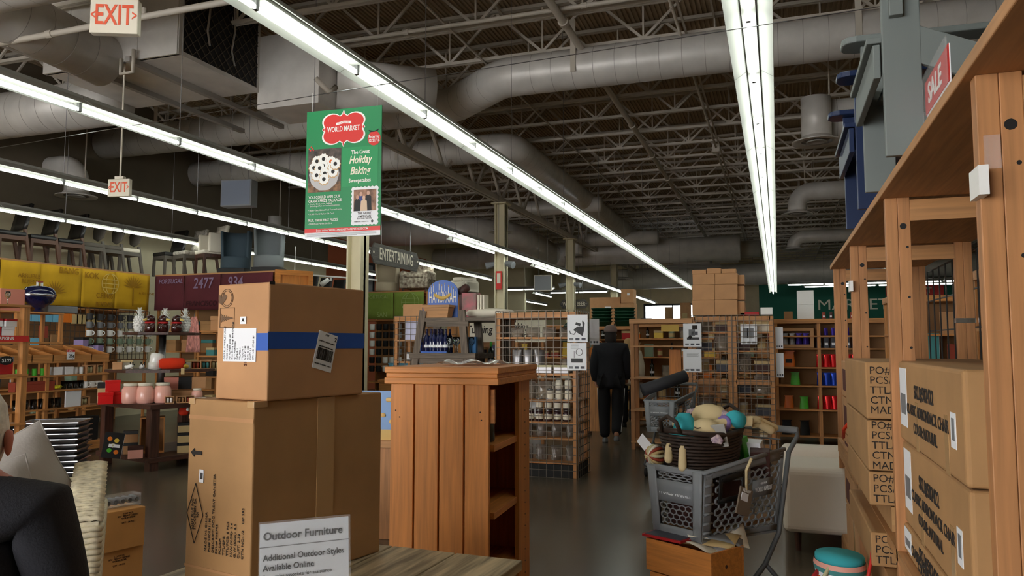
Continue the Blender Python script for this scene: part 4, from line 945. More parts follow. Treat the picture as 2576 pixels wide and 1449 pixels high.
t = thing('price_card', 'small white and red sale card reading 25 cents on the bins', 'sign', (-9.075, 7.86, 1.305), PI/2)
MB().b(-.06,.06,-.004,0,0,.13).build('card', 'paper', t); MB().b(-.06,.06,-.006,-.004,.1,.13).build('red_header', 'red', t); text(t, 'SALE', .03, (-.01,-.007,.115), (1,0,0), (0,0,1), MATS['white'], 1, bold=.01); text(t, '25¢', .06, (.01,-.0055,.045), (1,0,0), (0,0,1), INK, 1, bold=.02)
GP = 'on the bin gondola'
rowput('can', 4, (-9.2, 7.2, 1.10), (-9.2, 7.55, 1.10), 'green tin', 'tin', 'top shelf ' + GP, 'goods on the bin gondola', 'limeg', 'limeg', scale=.8)
rowput('gift_box', 2, (-9.2, 7.75, 1.10), (-9.2, 7.92, 1.10), 'white box', 'box', 'top shelf ' + GP, 'goods on the bin gondola', 'paper', 'paper', PI/2, 1.0)
rowput('can', 2, (-9.2, 8.05, 1.10), (-9.2, 8.14, 1.10), 'white canister', 'canister', 'top shelf ' + GP, 'goods on the bin gondola', 'glosswhite', 'paper', scale=.85)
rowput('window_box', 2, (-9.2, 8.27, 1.10), (-9.2, 8.44, 1.10), 'wooden window box', 'box', 'top shelf ' + GP, 'goods on the bin gondola', 'straw', None, PI/2, 1.2)
rowput('gift_box', 4, (-9.2, 7.2, .90), (-9.2, 7.62, .90), 'dark red box', 'box', 'middle shelf ' + GP, 'goods on the bin gondola', 'rust', 'rust', PI/2, 1.2)
for i in range(4): o = tag(MB().t([(-.05,0,0),(-.02,.012,.012),(.02,.012,.014),(.05,0,.004)], [.008,.016,.016,.007], 8).build('banana', 'bananay', None, True, loc=(-9.15, 7.70+.03*i, .92+.014*(i%2)), rz=1.2+.3*i), '%s toy banana from the left in the yellow heap on the gondola' % ordn(i), 'banana', 'yellow bananas on the gondola')
rowput('glass_tumbler', 4, (-9.2, 7.88, .90), (-9.2, 8.15, .90), 'clear tumbler', 'glass', 'middle shelf ' + GP, 'tumblers on the bin gondola', scale=1.0)
rowput('mug', 3, (-9.2, 8.22, .90), (-9.2, 8.44, .90), 'pale cup', 'cup', 'middle shelf ' + GP, 'goods on the bin gondola', 'glosswhite', None, .5)
rowput('glass_tumbler', 6, (-9.2, 7.2, .66), (-9.2, 7.8, .66), 'dark tumbler', 'glass', 'bottom shelf ' + GP, 'tumblers on the bin gondola', scale=1.2)
tag(MB().b(-.12,.12,-.01,.01,0,.24).build('picture_card', 'paper', None, loc=(-9.14, 7.98, .661), rz=PI/2), 'pale square picture card standing on the lowest gondola shelf', 'picture')
put('window_box', (-9.2, 8.2, .66), 'wooden window box beside the pale picture card', 'box', None, 'straw', PI/2, 1.2)
for i in range(4): put('gift_box', (-9.25, 7.0+.42*i, .17), '%s black carton from the left on the gondola base' % ordn(i), 'carton', 'black cartons on the gondola base', 'black', PI/2, (2.6, 2.2, 3.2), 'black')
# navy grill on top of a post shelf
t = shelf_unit('top_shelf', 'raised wooden top shelf carrying the navy grill', (-9.75, 6.9, 0), PI/2, 1.4, .4, 1.96, [1.52, 1.94], 'wood', 3, None, False)
t = thing('portable_grill', 'glossy navy blue rounded portable grill with a white handle', 'grill', (-9.85, 7.98, 1.962), PI/2)
MB().l([(.06,0),(.075,.01),(.05,.05),(.12,.09),(.19,.14),(.235,.21),(.24,.235)], 26, sy=.65).build('bowl', 'glossnavy', t, True)
MB().l([(.245,.235),(.245,.25),(.235,.29),(.19,.345),(.1,.37),(.01,.375)], 26, sy=.65).build('lid', 'glossnavy', t, True); MB().l([(.242,.228),(.248,.243),(.242,.258)], 26, sy=.65, cap=False).build('rim', 'chrome', t, True)
MB().b(-.045,-.025,-.012,.012,.36,.43).b(.025,.045,-.012,.012,.36,.43).build('handle_post', 'white', t); MB().b(-.045,.045,-.014,.014,.42,.44).build('handle_grip', 'rust', t, bevel=.004)
tag(MB().b(-.35,.0,-.12,.12,0,.3).build('pink_carton', mat('salmon', (206,130,112), .7), None, bevel=.004, loc=(-9.95, 7.75, 1.962), rz=PI/2), 'salmon pink carton behind the navy grill', 'carton')
tag(MB().b(0,.5,-.12,.12,0,.1).build('grey_tray', 'grey', None, bevel=.01, loc=(-10.0, 8.15, 1.97), rz=PI/2), 'grey tray behind the navy grill', 'tray')
# left-edge shelf with napkins
LS = shelf_unit('shelf_unit', 'honey wood shelf cut off at the left edge, holding napkin packs', (-6.62, 3.9, 0), PI/2, 1.38, .45, 1.87, [.3, .76, 1.21, 1.55, 1.85], 'wood', 2, None, False, pw=.06)
rowput('wine_glass', 5, (-6.75, 4.65, 1.873), (-6.75, 5.15, 1.873), 'gilt stemmed glass', 'glass', 'on top of the napkin shelf', 'glasses on the napkin shelf', scale=.62)
for i in range(4): put('gift_box', (-6.72, 4.72+.13*i, 1.573), '%s %s napkin pack from the left on the upper napkin shelf' % (ordn(i), ('red','green','red','white')[i]), 'napkins', 'napkin packs', ('ruby','limeg','ruby','paper')[i], PI/2, (1.0,1.0,.9), ('ruby','limeg','ruby','paper')[i])
for i in range(2): put('gift_box', (-6.72, 4.98+.14*i, 1.668), '%s white and red pack on top of the napkins' % ordn(i), 'napkins', 'napkin packs', 'paper', PI/2+.2*i, (1.1,1.2,.7), 'ruby')
MB().b(0, 1.36, -.022, -.012, 1.53, 1.585).build('shelf_edge_sign', 'red', LS); text(LS, 'NAPKINS', .04, (1.12, -.0235, 1.558), (1,0,0), (0,0,1), MATS['white'], 1.1, bold=.01)
t = put('gift_box', (-6.74, 5.1, 1.233), 'red and grey pack with an oval 3.99 price on the middle napkin shelf', 'napkins', None, 'ruby', PI/2, (1.4,1.1,1.5), 'grey')
tag(MB().l([(.055,-.002),(.055,.002)], 20, sx=1.2, sy=.75, M=axes((0,1,0),(0,0,1),(-6.60,5.05,1.36))).build('price_sign', 'black', None), 'black oval price sign on the middle napkin shelf', 'price sign')
text(bpy.data.objects['price_sign'], '$3.99', .05, (-6.596,5.05,1.36), (0,1,0), (0,0,1), MATS['white'], .8)
rowput('bowl', 3, (-6.8, 4.5, .783), (-6.8, 5.1, .783), 'dark bowl', 'bowl', 'on the lower napkin shelf', 'bowls on the napkin shelf', 'cocoa', scale=1.7)
# stack of galvanised trays
for i in range(12):
    z = .04+i*.055
    if i == 0:
        tray0 = thing('metal_tray', 'galvanised metal tray at the bottom of the tall stack', 'tray', (-7.05, 5.95, z), .55, 'stacked metal trays')
        MB().add([(-.24,-.18,0),(.24,-.18,0),(.24,.18,0),(-.24,.18,0),(-.28,-.22,.075),(.28,-.22,.075),(.28,.22,.075),(-.28,.22,.075)], [(0,3,2,1),(0,1,5,4),(1,2,6,5),(2,3,7,6),(3,0,4,7)]).build('pan', 'steel', tray0, solid=.003)
        MB().ring([(-.295,-.235),(.295,-.235),(.295,.235),(-.295,.235)], [(-.275,-.215),(.275,-.215),(.275,.215),(-.275,.215)], .07, .08).build('rim', 'chrome', tray0)
    else: dup(tray0, (-7.05, 5.95, z), .55+.02*math.sin(i*2), 'galvanised metal tray, %s from the bottom of the tall stack' % ordn(i) if i < 11 else 'galvanised metal tray on top of the tall stack')
MB().b(-.3,.3,-.24,.24,0,.04).build('tray_base', 'wood_x', None, loc=(-7.05, 5.95, 0), rz=.55); tag(bpy.data.objects['tray_base'], 'low wooden base under the stack of metal trays', 'base')
# ---------------------------------------------------------------- dark tiered display table
D_ = thing('tiered_display', 'dark wood tiered display table stacked with gifts and jars', 'display table', (-7.08, 7.27, 0), math.radians(74.4))
# local: x runs along the right edge, y along the left edge
Q = 1.17
MB().b(-.03,Q+.03,-.03,Q+.03,.10,.16).build('bottom_shelf', 'darkwood_x', D_, bevel=.005); MB().b(-.04,Q+.04,-.04,Q+.04,.73,.79).build('table_top', 'darkwood_x', D_, bevel=.005)
for x in (0, Q-.11):
    for y in (0, Q-.11): MB().b(x,x+.11,y,y+.11,0,.10).build('foot', 'darkwood_z', D_); MB().b(x,x+.11,y,y+.11,.16,.73).build('post', 'darkwood_z', D_, bevel=.004)
MB().c((.5,.66,.79),(.5,.66,1.66),.045,n=16).build('pole', 'steel', D_, True)
oc = lambda r: [(.5+r*math.cos(PI/8+i*PI/4), .66+r*math.sin(PI/8+i*PI/4)) for i in range(8)]
MB().p(oc(.66), 1.16, 1.195).build('middle_tier', 'darkwood_x', D_); MB().p(oc(.47), 1.63, 1.66).build('top_tier', 'darkwood_x', D_)
MD = Matrix.Translation(D_.location) @ Matrix.Rotation(math.radians(74.4), 4, 'Z')
c0 = MD @ Vector((.5,.66,0))
def around(r, a, z): return (c0.x+r*math.cos(a), c0.y+r*math.sin(a), z)
fr = math.atan2(-c0.y, -c0.x)                                        # direction from display to the camera
def front(side, dep, z):                                             # side: metres to the right as the viewer sees it, dep: metres toward the viewer
    return (c0.x+dep*math.cos(fr)-side*math.sin(fr)*1.0, c0.y+dep*math.sin(fr)+side*math.cos(fr), z)
vr = fr+PI/2
# top tier: brown cookie jars and white pineapples
def pineapple(loc, label):
    t = thing('pineapple_jar', label, 'jar', loc, vr, 'white pineapple jars')
    b = MB()
    for j in range(6):
        z = .012+j*.034; r = .075*math.sin(PI*(.22+.62*j/6))
        for i in range(10): a = 2*PI*(i+.5*(j % 2))/10; b.l([(.004,-.019),(.019,0),(.004,.019)], 6, (r*.8*math.cos(a), r*.8*math.sin(a), z+.012))
    b.l([(.04,0),(.062,.05),(.066,.11),(.05,.18),(.03,.21)], 14); b.build('fruit', 'glosswhite', t, True)
    lf = MB()
    for j in range(3):
        for i in range(7):
            a = 2*PI*i/7+j; R = .055-.016*j; z = .2+.022*j
            lf.add([(.012*math.cos(a+.9),.012*math.sin(a+.9),z),(.012*math.cos(a-.9),.012*math.sin(a-.9),z),(R*math.cos(a),R*math.sin(a),z+.055+.012*j)], [(0,1,2)])
    tag(lf.build('leaf_crown', 'glosswhite', t, solid=.004), kind='stuff')
    return t
def birdjar(loc, rz, label):
    t = thing('bird_jar', label, 'jar', loc, rz, 'brown animal jars')
    MB().l([(.055,0),(.068,.02),(.07,.07),(.06,.115),(.05,.125)], 18, sy=.9).build('body', 'glossbrown', t, True)
    MB().l([(.03,.12),(.056,.135),(.062,.165),(.052,.2),(.02,.222),(.003,.224)], 16).build('head', 'glossbrown', t, True)
    MB().l([(.06,.112),(.066,.122),(.058,.134)], 18, cap=False).build('scarf', 'ruby', t, True); MB().c((0,-.05,.165),(0,-.1,.155),.022,.008,10).build('beak', mat('beak', (222,196,110), .4), t, True)
    for s in (-1,1): MB().l([(.002,-.006),(.007,0),(.002,.006)], 8, (s*.03,-.048,.185)).build('eye', 'black', t, True); MB().l([(.01,-.05),(.026,-.02),(.02,.03),(.006,.045)], 10, (s*.062,0,.07), sx=.6).build('wing', 'glossbrown', t, True)
    return t
for i, s in enumerate((-.28, .02, .26)): pineapple(front(s, .05 if i == 1 else .1, 1.661), 'white ceramic pineapple jar on the top tier, %s of three' % ('left','middle','right')[i])
for i, s in enumerate((-.16, -.01, .15)): birdjar(front(s+.01, .24, 1.661), vr+(-.9 if i == 0 else .9), 'glossy dark brown animal jar with a red scarf, %s of three' % ('left','middle','right')[i])
# middle tier
put('gift_box', front(-.5, .22, 1.196), 'small wooden crate at the left of the middle tier', 'box', None, 'cardboard', vr, .9, 'cardboard')
def critter(loc, rz, label, m1, m2):
    t = thing('raccoon_figurine', label, 'figurine', loc, rz, 'striped figurines'); V = [(0,0,.03),(0,-.035,.05),(0,-.06,.055),(0,.04,.03),(0,.07,.05)]
    skin('body', V, [(0,1),(1,2),(0,3),(3,4)], [.03,.028,.012,.026,.014], MATS[m1], t, 1)
    for s in (-1,1): MB().l([(.003,-.008),(.01,0),(.003,.012)], 8, (s*.02,-.03,.082)).build('ear', m2, t, True); MB().l([(.003,-.008),(.008,0),(.003,.008)], 8, (s*.012,-.058,.062)).build('eye_patch', 'black', t, True)
    return t
critter(front(-.36, .42, 1.196), vr+.9, 'black and white striped figurine lying on the middle tier', 'glosswhite', 'black'); critter(front(-.22, .46, 1.196), vr+.3, 'white and black face figurine on the middle tier', 'glosswhite', 'black')
t = thing('wrapped_bundle', 'tilted white bundle wrapped in clear film on the middle tier', 'bundle', front(-.08, .42, 1.196), vr); MB().l([(.06,0),(.075,.03),(.08,.14),(.075,.19),(.05,.205)], 16, M=Matrix.Rotation(.15,4,'Y')).build('roll', 'glosswhite', t, True); MB().l([(.085,.0),(.09,.06),(.07,.1),(.03,.13)], 14, M=Matrix.Rotation(.15,4,'Y')).build('film', 'clearfilm', t, True)
t = thing('red_pouch', 'bright orange-red stuffed pouch lying on the middle tier', 'pouch', front(.12, .5, 1.196), vr); MB().l([(.04,-.15),(.068,-.12),(.072,0),(.068,.12),(.04,.15)], 18, M=Matrix.Translation((0,0,.074)) @ Matrix.Rotation(PI/2,4,'Y')).build('pouch', mat('felt', (214,52,14), .95, bump=.2, scale=90), t, True); MB().b(.1,.14,-.09,-.085,-.06,.02).build('paper_tag', 'tan', t)
critter(front(.27, .5, 1.196), vr-.5, 'small yellow and brown figurine beside the red pouch', 'yellow', 'cocoa')
for i, (s, m) in enumerate(((.40,'rust'),(.52,'teal'),(.64,'straw'))): put('window_box', front(s, .32-.06*i, 1.196), 'window box of two %s jars on the middle tier' % ('red','pale blue','tan')[i], 'box', 'window boxes on the display', m, vr, 1.0)
for i, s in enumerate((-.4, .35)): put('gift_box', front(s, .1, 1.196), 'pale box behind the figurines, %s one' % ('left','right')[i], 'box', None, 'offwhite', vr, 1.1, 'tan')
# table level
def bigjar(loc, s, label):
    t = thing('pink_jar', label, 'jar', loc, vr, 'pink glass jars'); t.scale = (s,)*3
    MB().l([(.07,0),(.088,.012),(.092,.06),(.09,.15),(.075,.18),(.066,.19)], 22).build('body', 'pinkgloss', t, True); MB().l([(.07,.19),(.072,.195),(.072,.218),(.068,.222)], 22).build('lid', 'offwhite', t, True)
for i, (s, d_) in enumerate(((-.33, .56), (-.17, .60), (.02, .58))): bigjar(front(s, d_, .791), 1.12, 'large pale pink jar with a white lid, %s of three' % ('left','middle','right')[i])
bigjar(front(.42, .42, .791), .72, 'small pale pink jar with a white lid at the right')
for i, (s, d_, z, sc) in enumerate(((-.60,.5,.791,1.35),(-.50,.42,.791,1.35),(-.53,.42,.935,1.35))): put('gift_box', front(s, d_, z), 'bright red box, %s of the group left of the pink jars' % ('left','right','upper')[i], 'box', 'red boxes on the display', 'redgloss', vr, sc, 'redgloss')
put('gift_box', front(-.62, .25, .791), 'tan box with a dark lid behind the red boxes', 'box', None, 'tan', vr, (1.4,1.2,2.4), 'black')
for i, (s, m, n) in enumerate(((.12,'black','pink patch box'),(.28,'black','wide black box'),(.44,'cardboard','tan print box'))): put('gift_box', front(s, .25, .935), '%s in the row behind the pink jars' % n, 'box', None, ('salmon','black','cardboard')[i], vr, (1.4,1.2,1.5), ('salmon','black','cardboard')[i])
for i, s in enumerate((.12, .26, .40)): put('gift_box', front(s, .28, .791), '%s low cardboard box under the patterned boxes' % ordn(i), 'box', 'low boxes on the display', 'cardboard', vr, 1.3, 'cardboard')
for i, (s, m) in enumerate(((.06,'glosswhite'),(.19,'cardinside'),(.29,'rust'))): put('window_box', front(s+.04, .68, .791), ('open box with a white figurine in front of the pink jars', 'empty open box in front of the pink jars', 'small box of two red jars in front of the pink jars')[i], 'box', None, m, vr, .85)
# below
t = put('book', front(-.52, .62, .161), 'colourful cookbook leaning on the bottom shelf of the display', 'book', None, 'black', vr, 1.5); t.rotation_euler[1] = .15
for i, (u, v, m) in enumerate(((-.03,.15,'pumpkin'),(.02,.14,'yellow'),(.0,.1,'straw'),(-.02,.06,'limeg'),(.03,.05,'pumpkin'))): MB().l([(.003,-.001),(.018,0),(.003,.001)], 8, M=axes((1,0,0),(0,0,1),(u,-.0125,v))).build('printed_food', m, t)
MB().b(-.03,.05,-.0132,-.0121,.085,.11).build('title_panel', 'paper', t)
put('gift_box', front(-.25, .74, .161), 'pink box with a gold print on the bottom shelf', 'box', None, 'pinkish', vr, 1.35, 'cocoa')
for i in range(3): put('gift_box', front(.28, .45, .161+i*.125), 'grey drawer box, %s from the bottom of the stack of three' % ordn(i), 'box', 'grey drawer boxes', 'tan', vr, (1.2,1.2,1.15), 'black')
for i in range(2): put('gift_box', front(-.32, .30, .161+i*.14), 'tan lidded box, %s of two on the bottom shelf' % ('lower','upper')[i], 'box', 'tan lidded boxes', 'cardboard', vr, 1.35, 'darkgrey')
t = thing('tall_crate', 'open brown crate standing on the bottom shelf', 'crate', front(-.08, .36, .161), vr); MB().ring([(-.14,0),(.14,0),(.14,.44),(-.14,.44)], [(-.125,.015),(.125,.015),(.125,.425),(-.125,.425)], 0, .2, axes((1,0,0),(0,0,1),(0,.2,0))).build('frame', 'wood_z', t); MB().b(-.13,.13,.17,.19,.01,.43).build('back', 'cardinside', t)
t = thing('santa_mitten', 'red and white stocking figure on the grey drawer boxes', 'ornament', front(.27, .46, .62), vr); MB().l([(.04,0),(.06,.03),(.05,.1),(.03,.15),(.01,.16)], 14, sy=.6).build('body', mat('santared', (220,50,20), .8), t, True); MB().l([(.01,0),(.02,.02),(.012,.05)], 10, (.045,-.02,.05)).build('white_trim', 'white', t, True)
t = thing('dino_mug', 'bright green dinosaur shaped mug on the bottom shelf', 'mug', front(.44, .5, .161), vr); skin('body', [(0,0,.05),(0,0,.12),(-.03,-.02,.17),(-.07,-.02,.17),(.06,0,.08),(.1,0,.05)], [(0,1),(1,2),(2,3),(1,4),(4,5)], [.07,.065,.035,.02,.04,.012], mat('dino', (44,180,40), .4), t, 1)
for i in range(4): MB().add([(-.01+.02*i,-.004,.17-.02*i),(.015+.02*i,-.004,.16-.02*i),(.005+.02*i,.0,.205-.02*i),(.005+.02*i,.004,.165-.02*i)], [(0,1,2),(1,3,2),(3,0,2),(0,3,1)]).build('spike', 'dino', t)
put('mug', front(.40, .36, .301), 'shiny red mug behind the green dinosaur mug', 'mug', None, 'redgloss', 1.0, 1.3)
put('gift_box', front(.40, .36, .161), 'small box carrying the shiny red mug', 'box', None, 'tan', vr, 1.35, 'tan')
# towels and aprons behind the display on the maroon wall
def cloth(label, loc, rz, w, h, m, name='hanging_towel', cat='towel'):
    t = thing(name, label, cat, loc, rz); MB().grid(lambda u, v: ((u-.5)*w*(.35+.65*(1-v)**.6), .02*math.sin(u*16)*(1-v*.5), -h*(1-v)), 22, 8).build('cloth', m, t, True, solid=.006); MB().c((0,0,-.01),(0,.0,.05),.004,n=6).build('hook', 'steel', t)
mat('stripe', (190,130,120), .9, vary=.4, scale=14, grain='z', stretch=10)
cloth('pink striped dish towel hanging left of the display pole', (-9.35, 10.47, 1.98), 0, .32, .6, 'stripe'); cloth('red and white striped towel hanging right of the display', (-7.4, 10.47, 1.32), 0, .5, .85, 'stripe'); cloth('pale cream towel hanging at the right edge of the display', (-7.1, 10.46, 1.32), 0, .4, .85, 'offwhite'); cloth('lime green towel hanging low behind the display', (-8.3, 10.47, .97), 0, .4, .6, mat('limecloth', (120,150,70), .9)); cloth('lime green towel hanging at the right behind the dinosaur mug', (-6.9, 10.47, .97), 0, .4, .6, 'limecloth'); cloth('bright red apron hanging beside the striped towel', (-6.8, 10.46, 1.6), 0, .35, 1.2, 'ruby', 'apron', 'apron')
# pot holders / bags
for i, (x, m, lab) in enumerate(((-8.05,'ruby','red oven mitt with a white top and tag hanging behind the middle tier'),(-7.3,'black','black oven mitt with a white top and tag hanging behind the middle tier'))):
    t = thing('oven_mitt', lab, 'oven mitt', (x, 10.4, 1.42), .3); MB().p([(-.16,0),(.16,0),(.18,.1),(.17,.32),(.1,.42),(-.1,.42),(-.17,.32),(-.18,.1)], 0, .04, axes((1,0,0),(0,0,1),(0,0,0))).build('mitt', m, t, bevel=.015); MB().p([(-.12,.33),(.12,.33),(.08,.41),(-.08,.41)], .04, .044, axes((1,0,0),(0,0,1),(0,0,0))).build('lining', 'offwhite', t); MB().b(-.05,.05,-.047,-.042,.2,.29).build('paper_tag', 'offwhite', t)
BS = shelf_unit('shelf_unit', 'honey wood shelf behind the tiered display with cartons and towels', (-9.3, 10.5, 0), .0, 3.0, .5, 1.75, [.5, .95, 1.3, 1.72], 'wood', 4, None, False)
for i in range(4): put('gift_box', (-9.0+.75*i, 10.75, 1.742), 'brown carton with a pale sticker, %s on the shelf behind the display' % ordn(i), 'carton', 'cartons behind the display', 'cardboard', 0, (2.4,2.4,2.4), 'cardboard')
for z in (.52, .97, 1.32):
    for i in range(8): put(('gift_box','window_box','can')[i % 3], (-9.1+.36*i, 10.65, z), '%s item from the left on the %s shelf behind the display' % (ordn(i), {.52:'lowest',.97:'middle',1.32:'upper'}[z]), 'goods', 'goods behind the display', ('tan','teal','ruby','black','offwhite')[(i+int(z*9)) % 5], 0, 1.3, None if i % 3 == 1 else 'tan')
for i in range(6):
    for r, z in enumerate((.62, .97, 1.37, 1.74)):
        put('gift_box', (-11.75+.46*i, 12.6, z), '%s carton from the left in the %s row below the maroon panels' % (ordn(i), ORD[r]), 'carton', 'cartons below the maroon panels', ('cardboard','cardinside','cardboard2')[(i+r) % 3], 0, (2.6,2.4,2.3), ('cardboard','teal','cardboard2')[(i+r) % 3])
for r, z in enumerate((.325, .775, 1.225)):
    for i in range(12): put(('gift_box','can','glass_tumbler','bowl')[(i+r) % 4], (-12.15, 6.4+.38*i, z), '%s item from the left on the %s level of the left wall shelves' % (ordn(i), ('lowest','middle','upper')[r]), 'goods', 'goods on the left wall shelves', None if (i+r) % 4 == 2 else ('darkgrey','cocoa','tan','sage','rust')[(i*2+r) % 5], PI/2, 1.6)

# ================================================================ centre: green panels, mugs, trestle, wire gondola
vg = []
for i, (x0, x1) in enumerate(((-10.5, -9.62), (-9.62, -8.72))):
    t = valance(('olive green fabric panel reading PORTUGAL behind the upper carton', 'olive green fabric panel with a pale globe below the patterned armchair')[i], 'olive', (x0, 18.1, 0), (x1, 18.1, 0), 2.2, 2.9, 'green fabric panels'); vg.append(t)
text(vg[0].children[0], 'PORTUGAL', .14, (.42,-.028,.58), (1,0,0), (0,0,1), MATS['gprint'], .9, 'CENTER', .0, 0, .001); text(vg[0].children[0], 'SAN', .18, (.55,-.028,.1), (1,0,0), (0,0,1), MATS['gprint'], .9, 'CENTER', .0, 0, .001); globe(vg[1].children[0], .5, .42, .26, 'gprint')
MU = shelf_unit('mug_wall', 'honey wood and grid wall of hanging mugs below the green panels', (-10.6, 18.15, 0), 0, 1.95, .8, 2.9, [.5, .9, 2.15, 2.86], 'wood', 3, 'cardinside', False)
for r in range(6):
    for c in range(5):
        put('mug', (-10.22+.2*c, 18.05, .80+.22*r), '%s mug from the left in the %s row of the far mug wall' % (ordn(c), ORD[r]), 'mug', 'mugs on the far wall', ('glosswhite','black','black','black','grey')[c] if r > 1 else ('glosswhite' if c > 1 else 'black'), 2.6, 1.75)
tufted((-10.05, 18.55, 2.96), .1, 'beige tufted lounge chair above the green panels', 'beigev', .72, .62)
def armchair(loc, rz, label, m, W=.9, H=.8, D=.8, arm=.55, cat='armchair', name='armchair'):
    t = thing(name, label, cat, loc, rz)
    MB().b(-W/2, W/2, -D/2, D/2, .08, .36).build('base', m, t, bevel=.03); MB().b(-W/2+.14, W/2-.14, -D/2-.01, D/2-.15, .36, .48).build('seat_cushion', m, t, bevel=.04)
    MB().b(-W/2+.08, W/2-.08, D/2-.2, D/2, .3, H).build('backrest', m, t, bevel=.05)
    for s in (-1, 1): MB().b(s*W/2-.08-s*.08, s*W/2+.08-s*.08, -D/2, D/2, .08, arm).build('arm', m, t, bevel=.06)
    for x in (-1, 1):
        for y in (-1, 1): MB().c((x*(W/2-.08), y*(D/2-.08), 0), (x*(W/2-.08), y*(D/2-.08), .09), .02, .025).build('leg', 'darkwood_z', t)
    return t
mat('kilim', (92,72,62), .95, vary=.7, scale=14, c2=(190,180,160)); 
armchair((-9.15, 18.6, 2.932), .1, 'dark patterned armchair with a geometric weave above the green panels', 'kilim', .8, .82, .75)
armchair((-8.1, 19.3, 2.86), -.3, 'cream seated stool chair beside the patterned armchair', 'offwhite', .6, .5, .6, .4)
tag(MB().b(-8.6,-7.6,19.0,19.8,2.8,2.86).build('display_plinth', 'darkwood_x'), 'dark wood plinth carrying the cream stool chair', 'plinth'); MB().b(-8.5,-7.7,19.1,19.7,0,2.8).build('plinth_body', 'wood_z', bpy.data.objects['display_plinth'])
t = thing('framed_picture', 'dark framed picture on the terracotta wall', 'picture', (-13.12, 22.8, 3.2), PI/2); MB().ring([(-.4,0),(.4,0),(.4,1.1),(-.4,1.1)], [(-.32,.08),(.32,.08),(.32,1.02),(-.32,1.02)], 0, .05, axes((1,0,0),(0,0,1),(0,0,0))).build('frame', 'black', t); MB().b(-.33,.33,-.02,0,.07,1.03).build('print', 'grey', t)
# light blue packets below the mugs
for i in range(6): put('pouch', (-9.55+.16*i, 17.9, .62), '%s pale blue packet from the left below the far mugs' % ordn(i), 'packet', 'pale blue packets', 'sky', 0, 2.0)
MB().b(-9.8,-8.6,17.7,18.1,.0,.62).build('low_bin', 'wood_x'); tag(bpy.data.objects['low_bin'], 'low wooden bin holding the pale blue packets', 'bin'); MB().b(-9.83,-8.57,17.67,18.13,.55,.6).build('rim', 'wood_x', bpy.data.objects['low_bin'])
# small wire rack left of the trestle
WR = shelf_unit('wire_rack', 'wooden rack faced with black wire grid left of the trestle', (-5.08, 9.6, 0), 0, .95, .45, 1.9, [.2, .6, .95, 1.25, 1.55], 'wood', 2, None, True)
wire_panel(WR, .95, 1.88, Matrix.Translation((0,-.02,.02)), .085, .003)
tag(MB().b(0,.3,0,.012,0,.26).build('paper_sheet', mat('lilacpaper', (206,206,232), .7), None, loc=(-4.93, 9.62, 1.575)), 'pale lilac sheet standing inside the small wire rack', 'paper')
for z, r in ((1.275,'upper'),(.975,'middle'),(.625,'lower')):
    for i in range(5): put(('can','gift_box','bowl')[i % 3], (-4.95+.18*i, 9.8, z), '%s item from the left on the %s shelf of the small wire rack' % (ordn(i), r), 'goods', 'goods in the small wire rack', ('grey','rust','sage','tan','limeg')[i], .2, 1.1)
t = carton('open_carton', 'brown cardboard carton on top of the small wire rack', (-4.98, 9.65, 1.902), 0, .3, .25, .17, 'cardboard')
# trestle: dark A-frame shelves
TR = thing('trestle_shelf', 'dark weathered A-frame trestle shelf with wine bottles and the Hanukkah sign', 'shelf unit', (-4.30, 8.7, 0))
for s, x0, x1 in ((-1, -.22, .10), (1, .80, .62)):
    for y in (0, .5): MB().bar((x0, y, 0), (x1, y, 1.93), .09, .05, up=(0,1,0)).build('leg', 'ashwood_z', TR)
MB().b(.12,1.13,-.02,.58,1.79,1.84).build('top_board', 'ashwood_x', TR, bevel=.004); MB().b(.15,.72,-.03,-.01,1.73,1.79).build('top_rail', 'ashwood_x', TR)
MB().b(-.08,.82,-.04,.58,1.335,1.40).build('middle_board', 'ashwood_x', TR, bevel=.004); MB().b(-.14,.88,-.04,.58,.80,.86).build('lower_board', 'ashwood_x', TR, bevel=.004); MB().b(-.19,.94,-.04,.58,.25,.31).build('bottom_board', 'ashwood_x', TR, bevel=.004); MB().b(.0,.78,.0,.04,1.27,1.335).build('middle_rail', 'ashwood_x', TR)
MB().b(1.06,1.12,.0,.5,0,1.79).build('end_support', 'ashwood_z', TR)
mat('bluebottle', (14,24,70), .1, coat=.5); mat('greenbottle', (20,26,22), .1, coat=.5); mat('greencap', (60,170,50), .4); mat('navycap', (40,36,70), .4)
for r in range(2):
    for i in range(6): put('wine_bottle', (-4.17+.05*i+.0*r, 8.74+.13*r+.02*(i % 2), 1.401), '%s blue wine bottle from the left, %s row on the trestle' % (ordn(i), ('front','rear')[r]), 'bottle', 'blue wine bottles on the trestle', 'bluebottle', 0, .98, 'navycap')
t = thing('bottle_tray', 'clear blue acrylic tray holding the blue wine bottles', 'tray', (-4.22, 8.68, 1.401)); MB().b(0,.35,-.01,-.004,0,.02).build('front_lip', 'blueacrylic' if 'blueacrylic' in MATS else 'blue', t); MB().b(-.006,.0,-.01,.33,0,.19).build('side_pane', mat('blueacrylic', (30,70,170), .1, alpha=.6), t)
for i in range(6): put('wine_glass', (-3.86+.055*i, 8.73+.06*(i % 2), 1.401), '%s stemmed wine glass from the left on the trestle' % ordn(i), 'wine glass', 'wine glasses on the trestle', scale=1.0)
tag(MB().b(0,.16,0,.06,0,.2).build('blue_carton', mat('midblue', (60,120,180), .6), None, loc=(-3.70, 8.82, 1.401)), 'mid blue carton behind the stemmed wine glasses', 'carton')
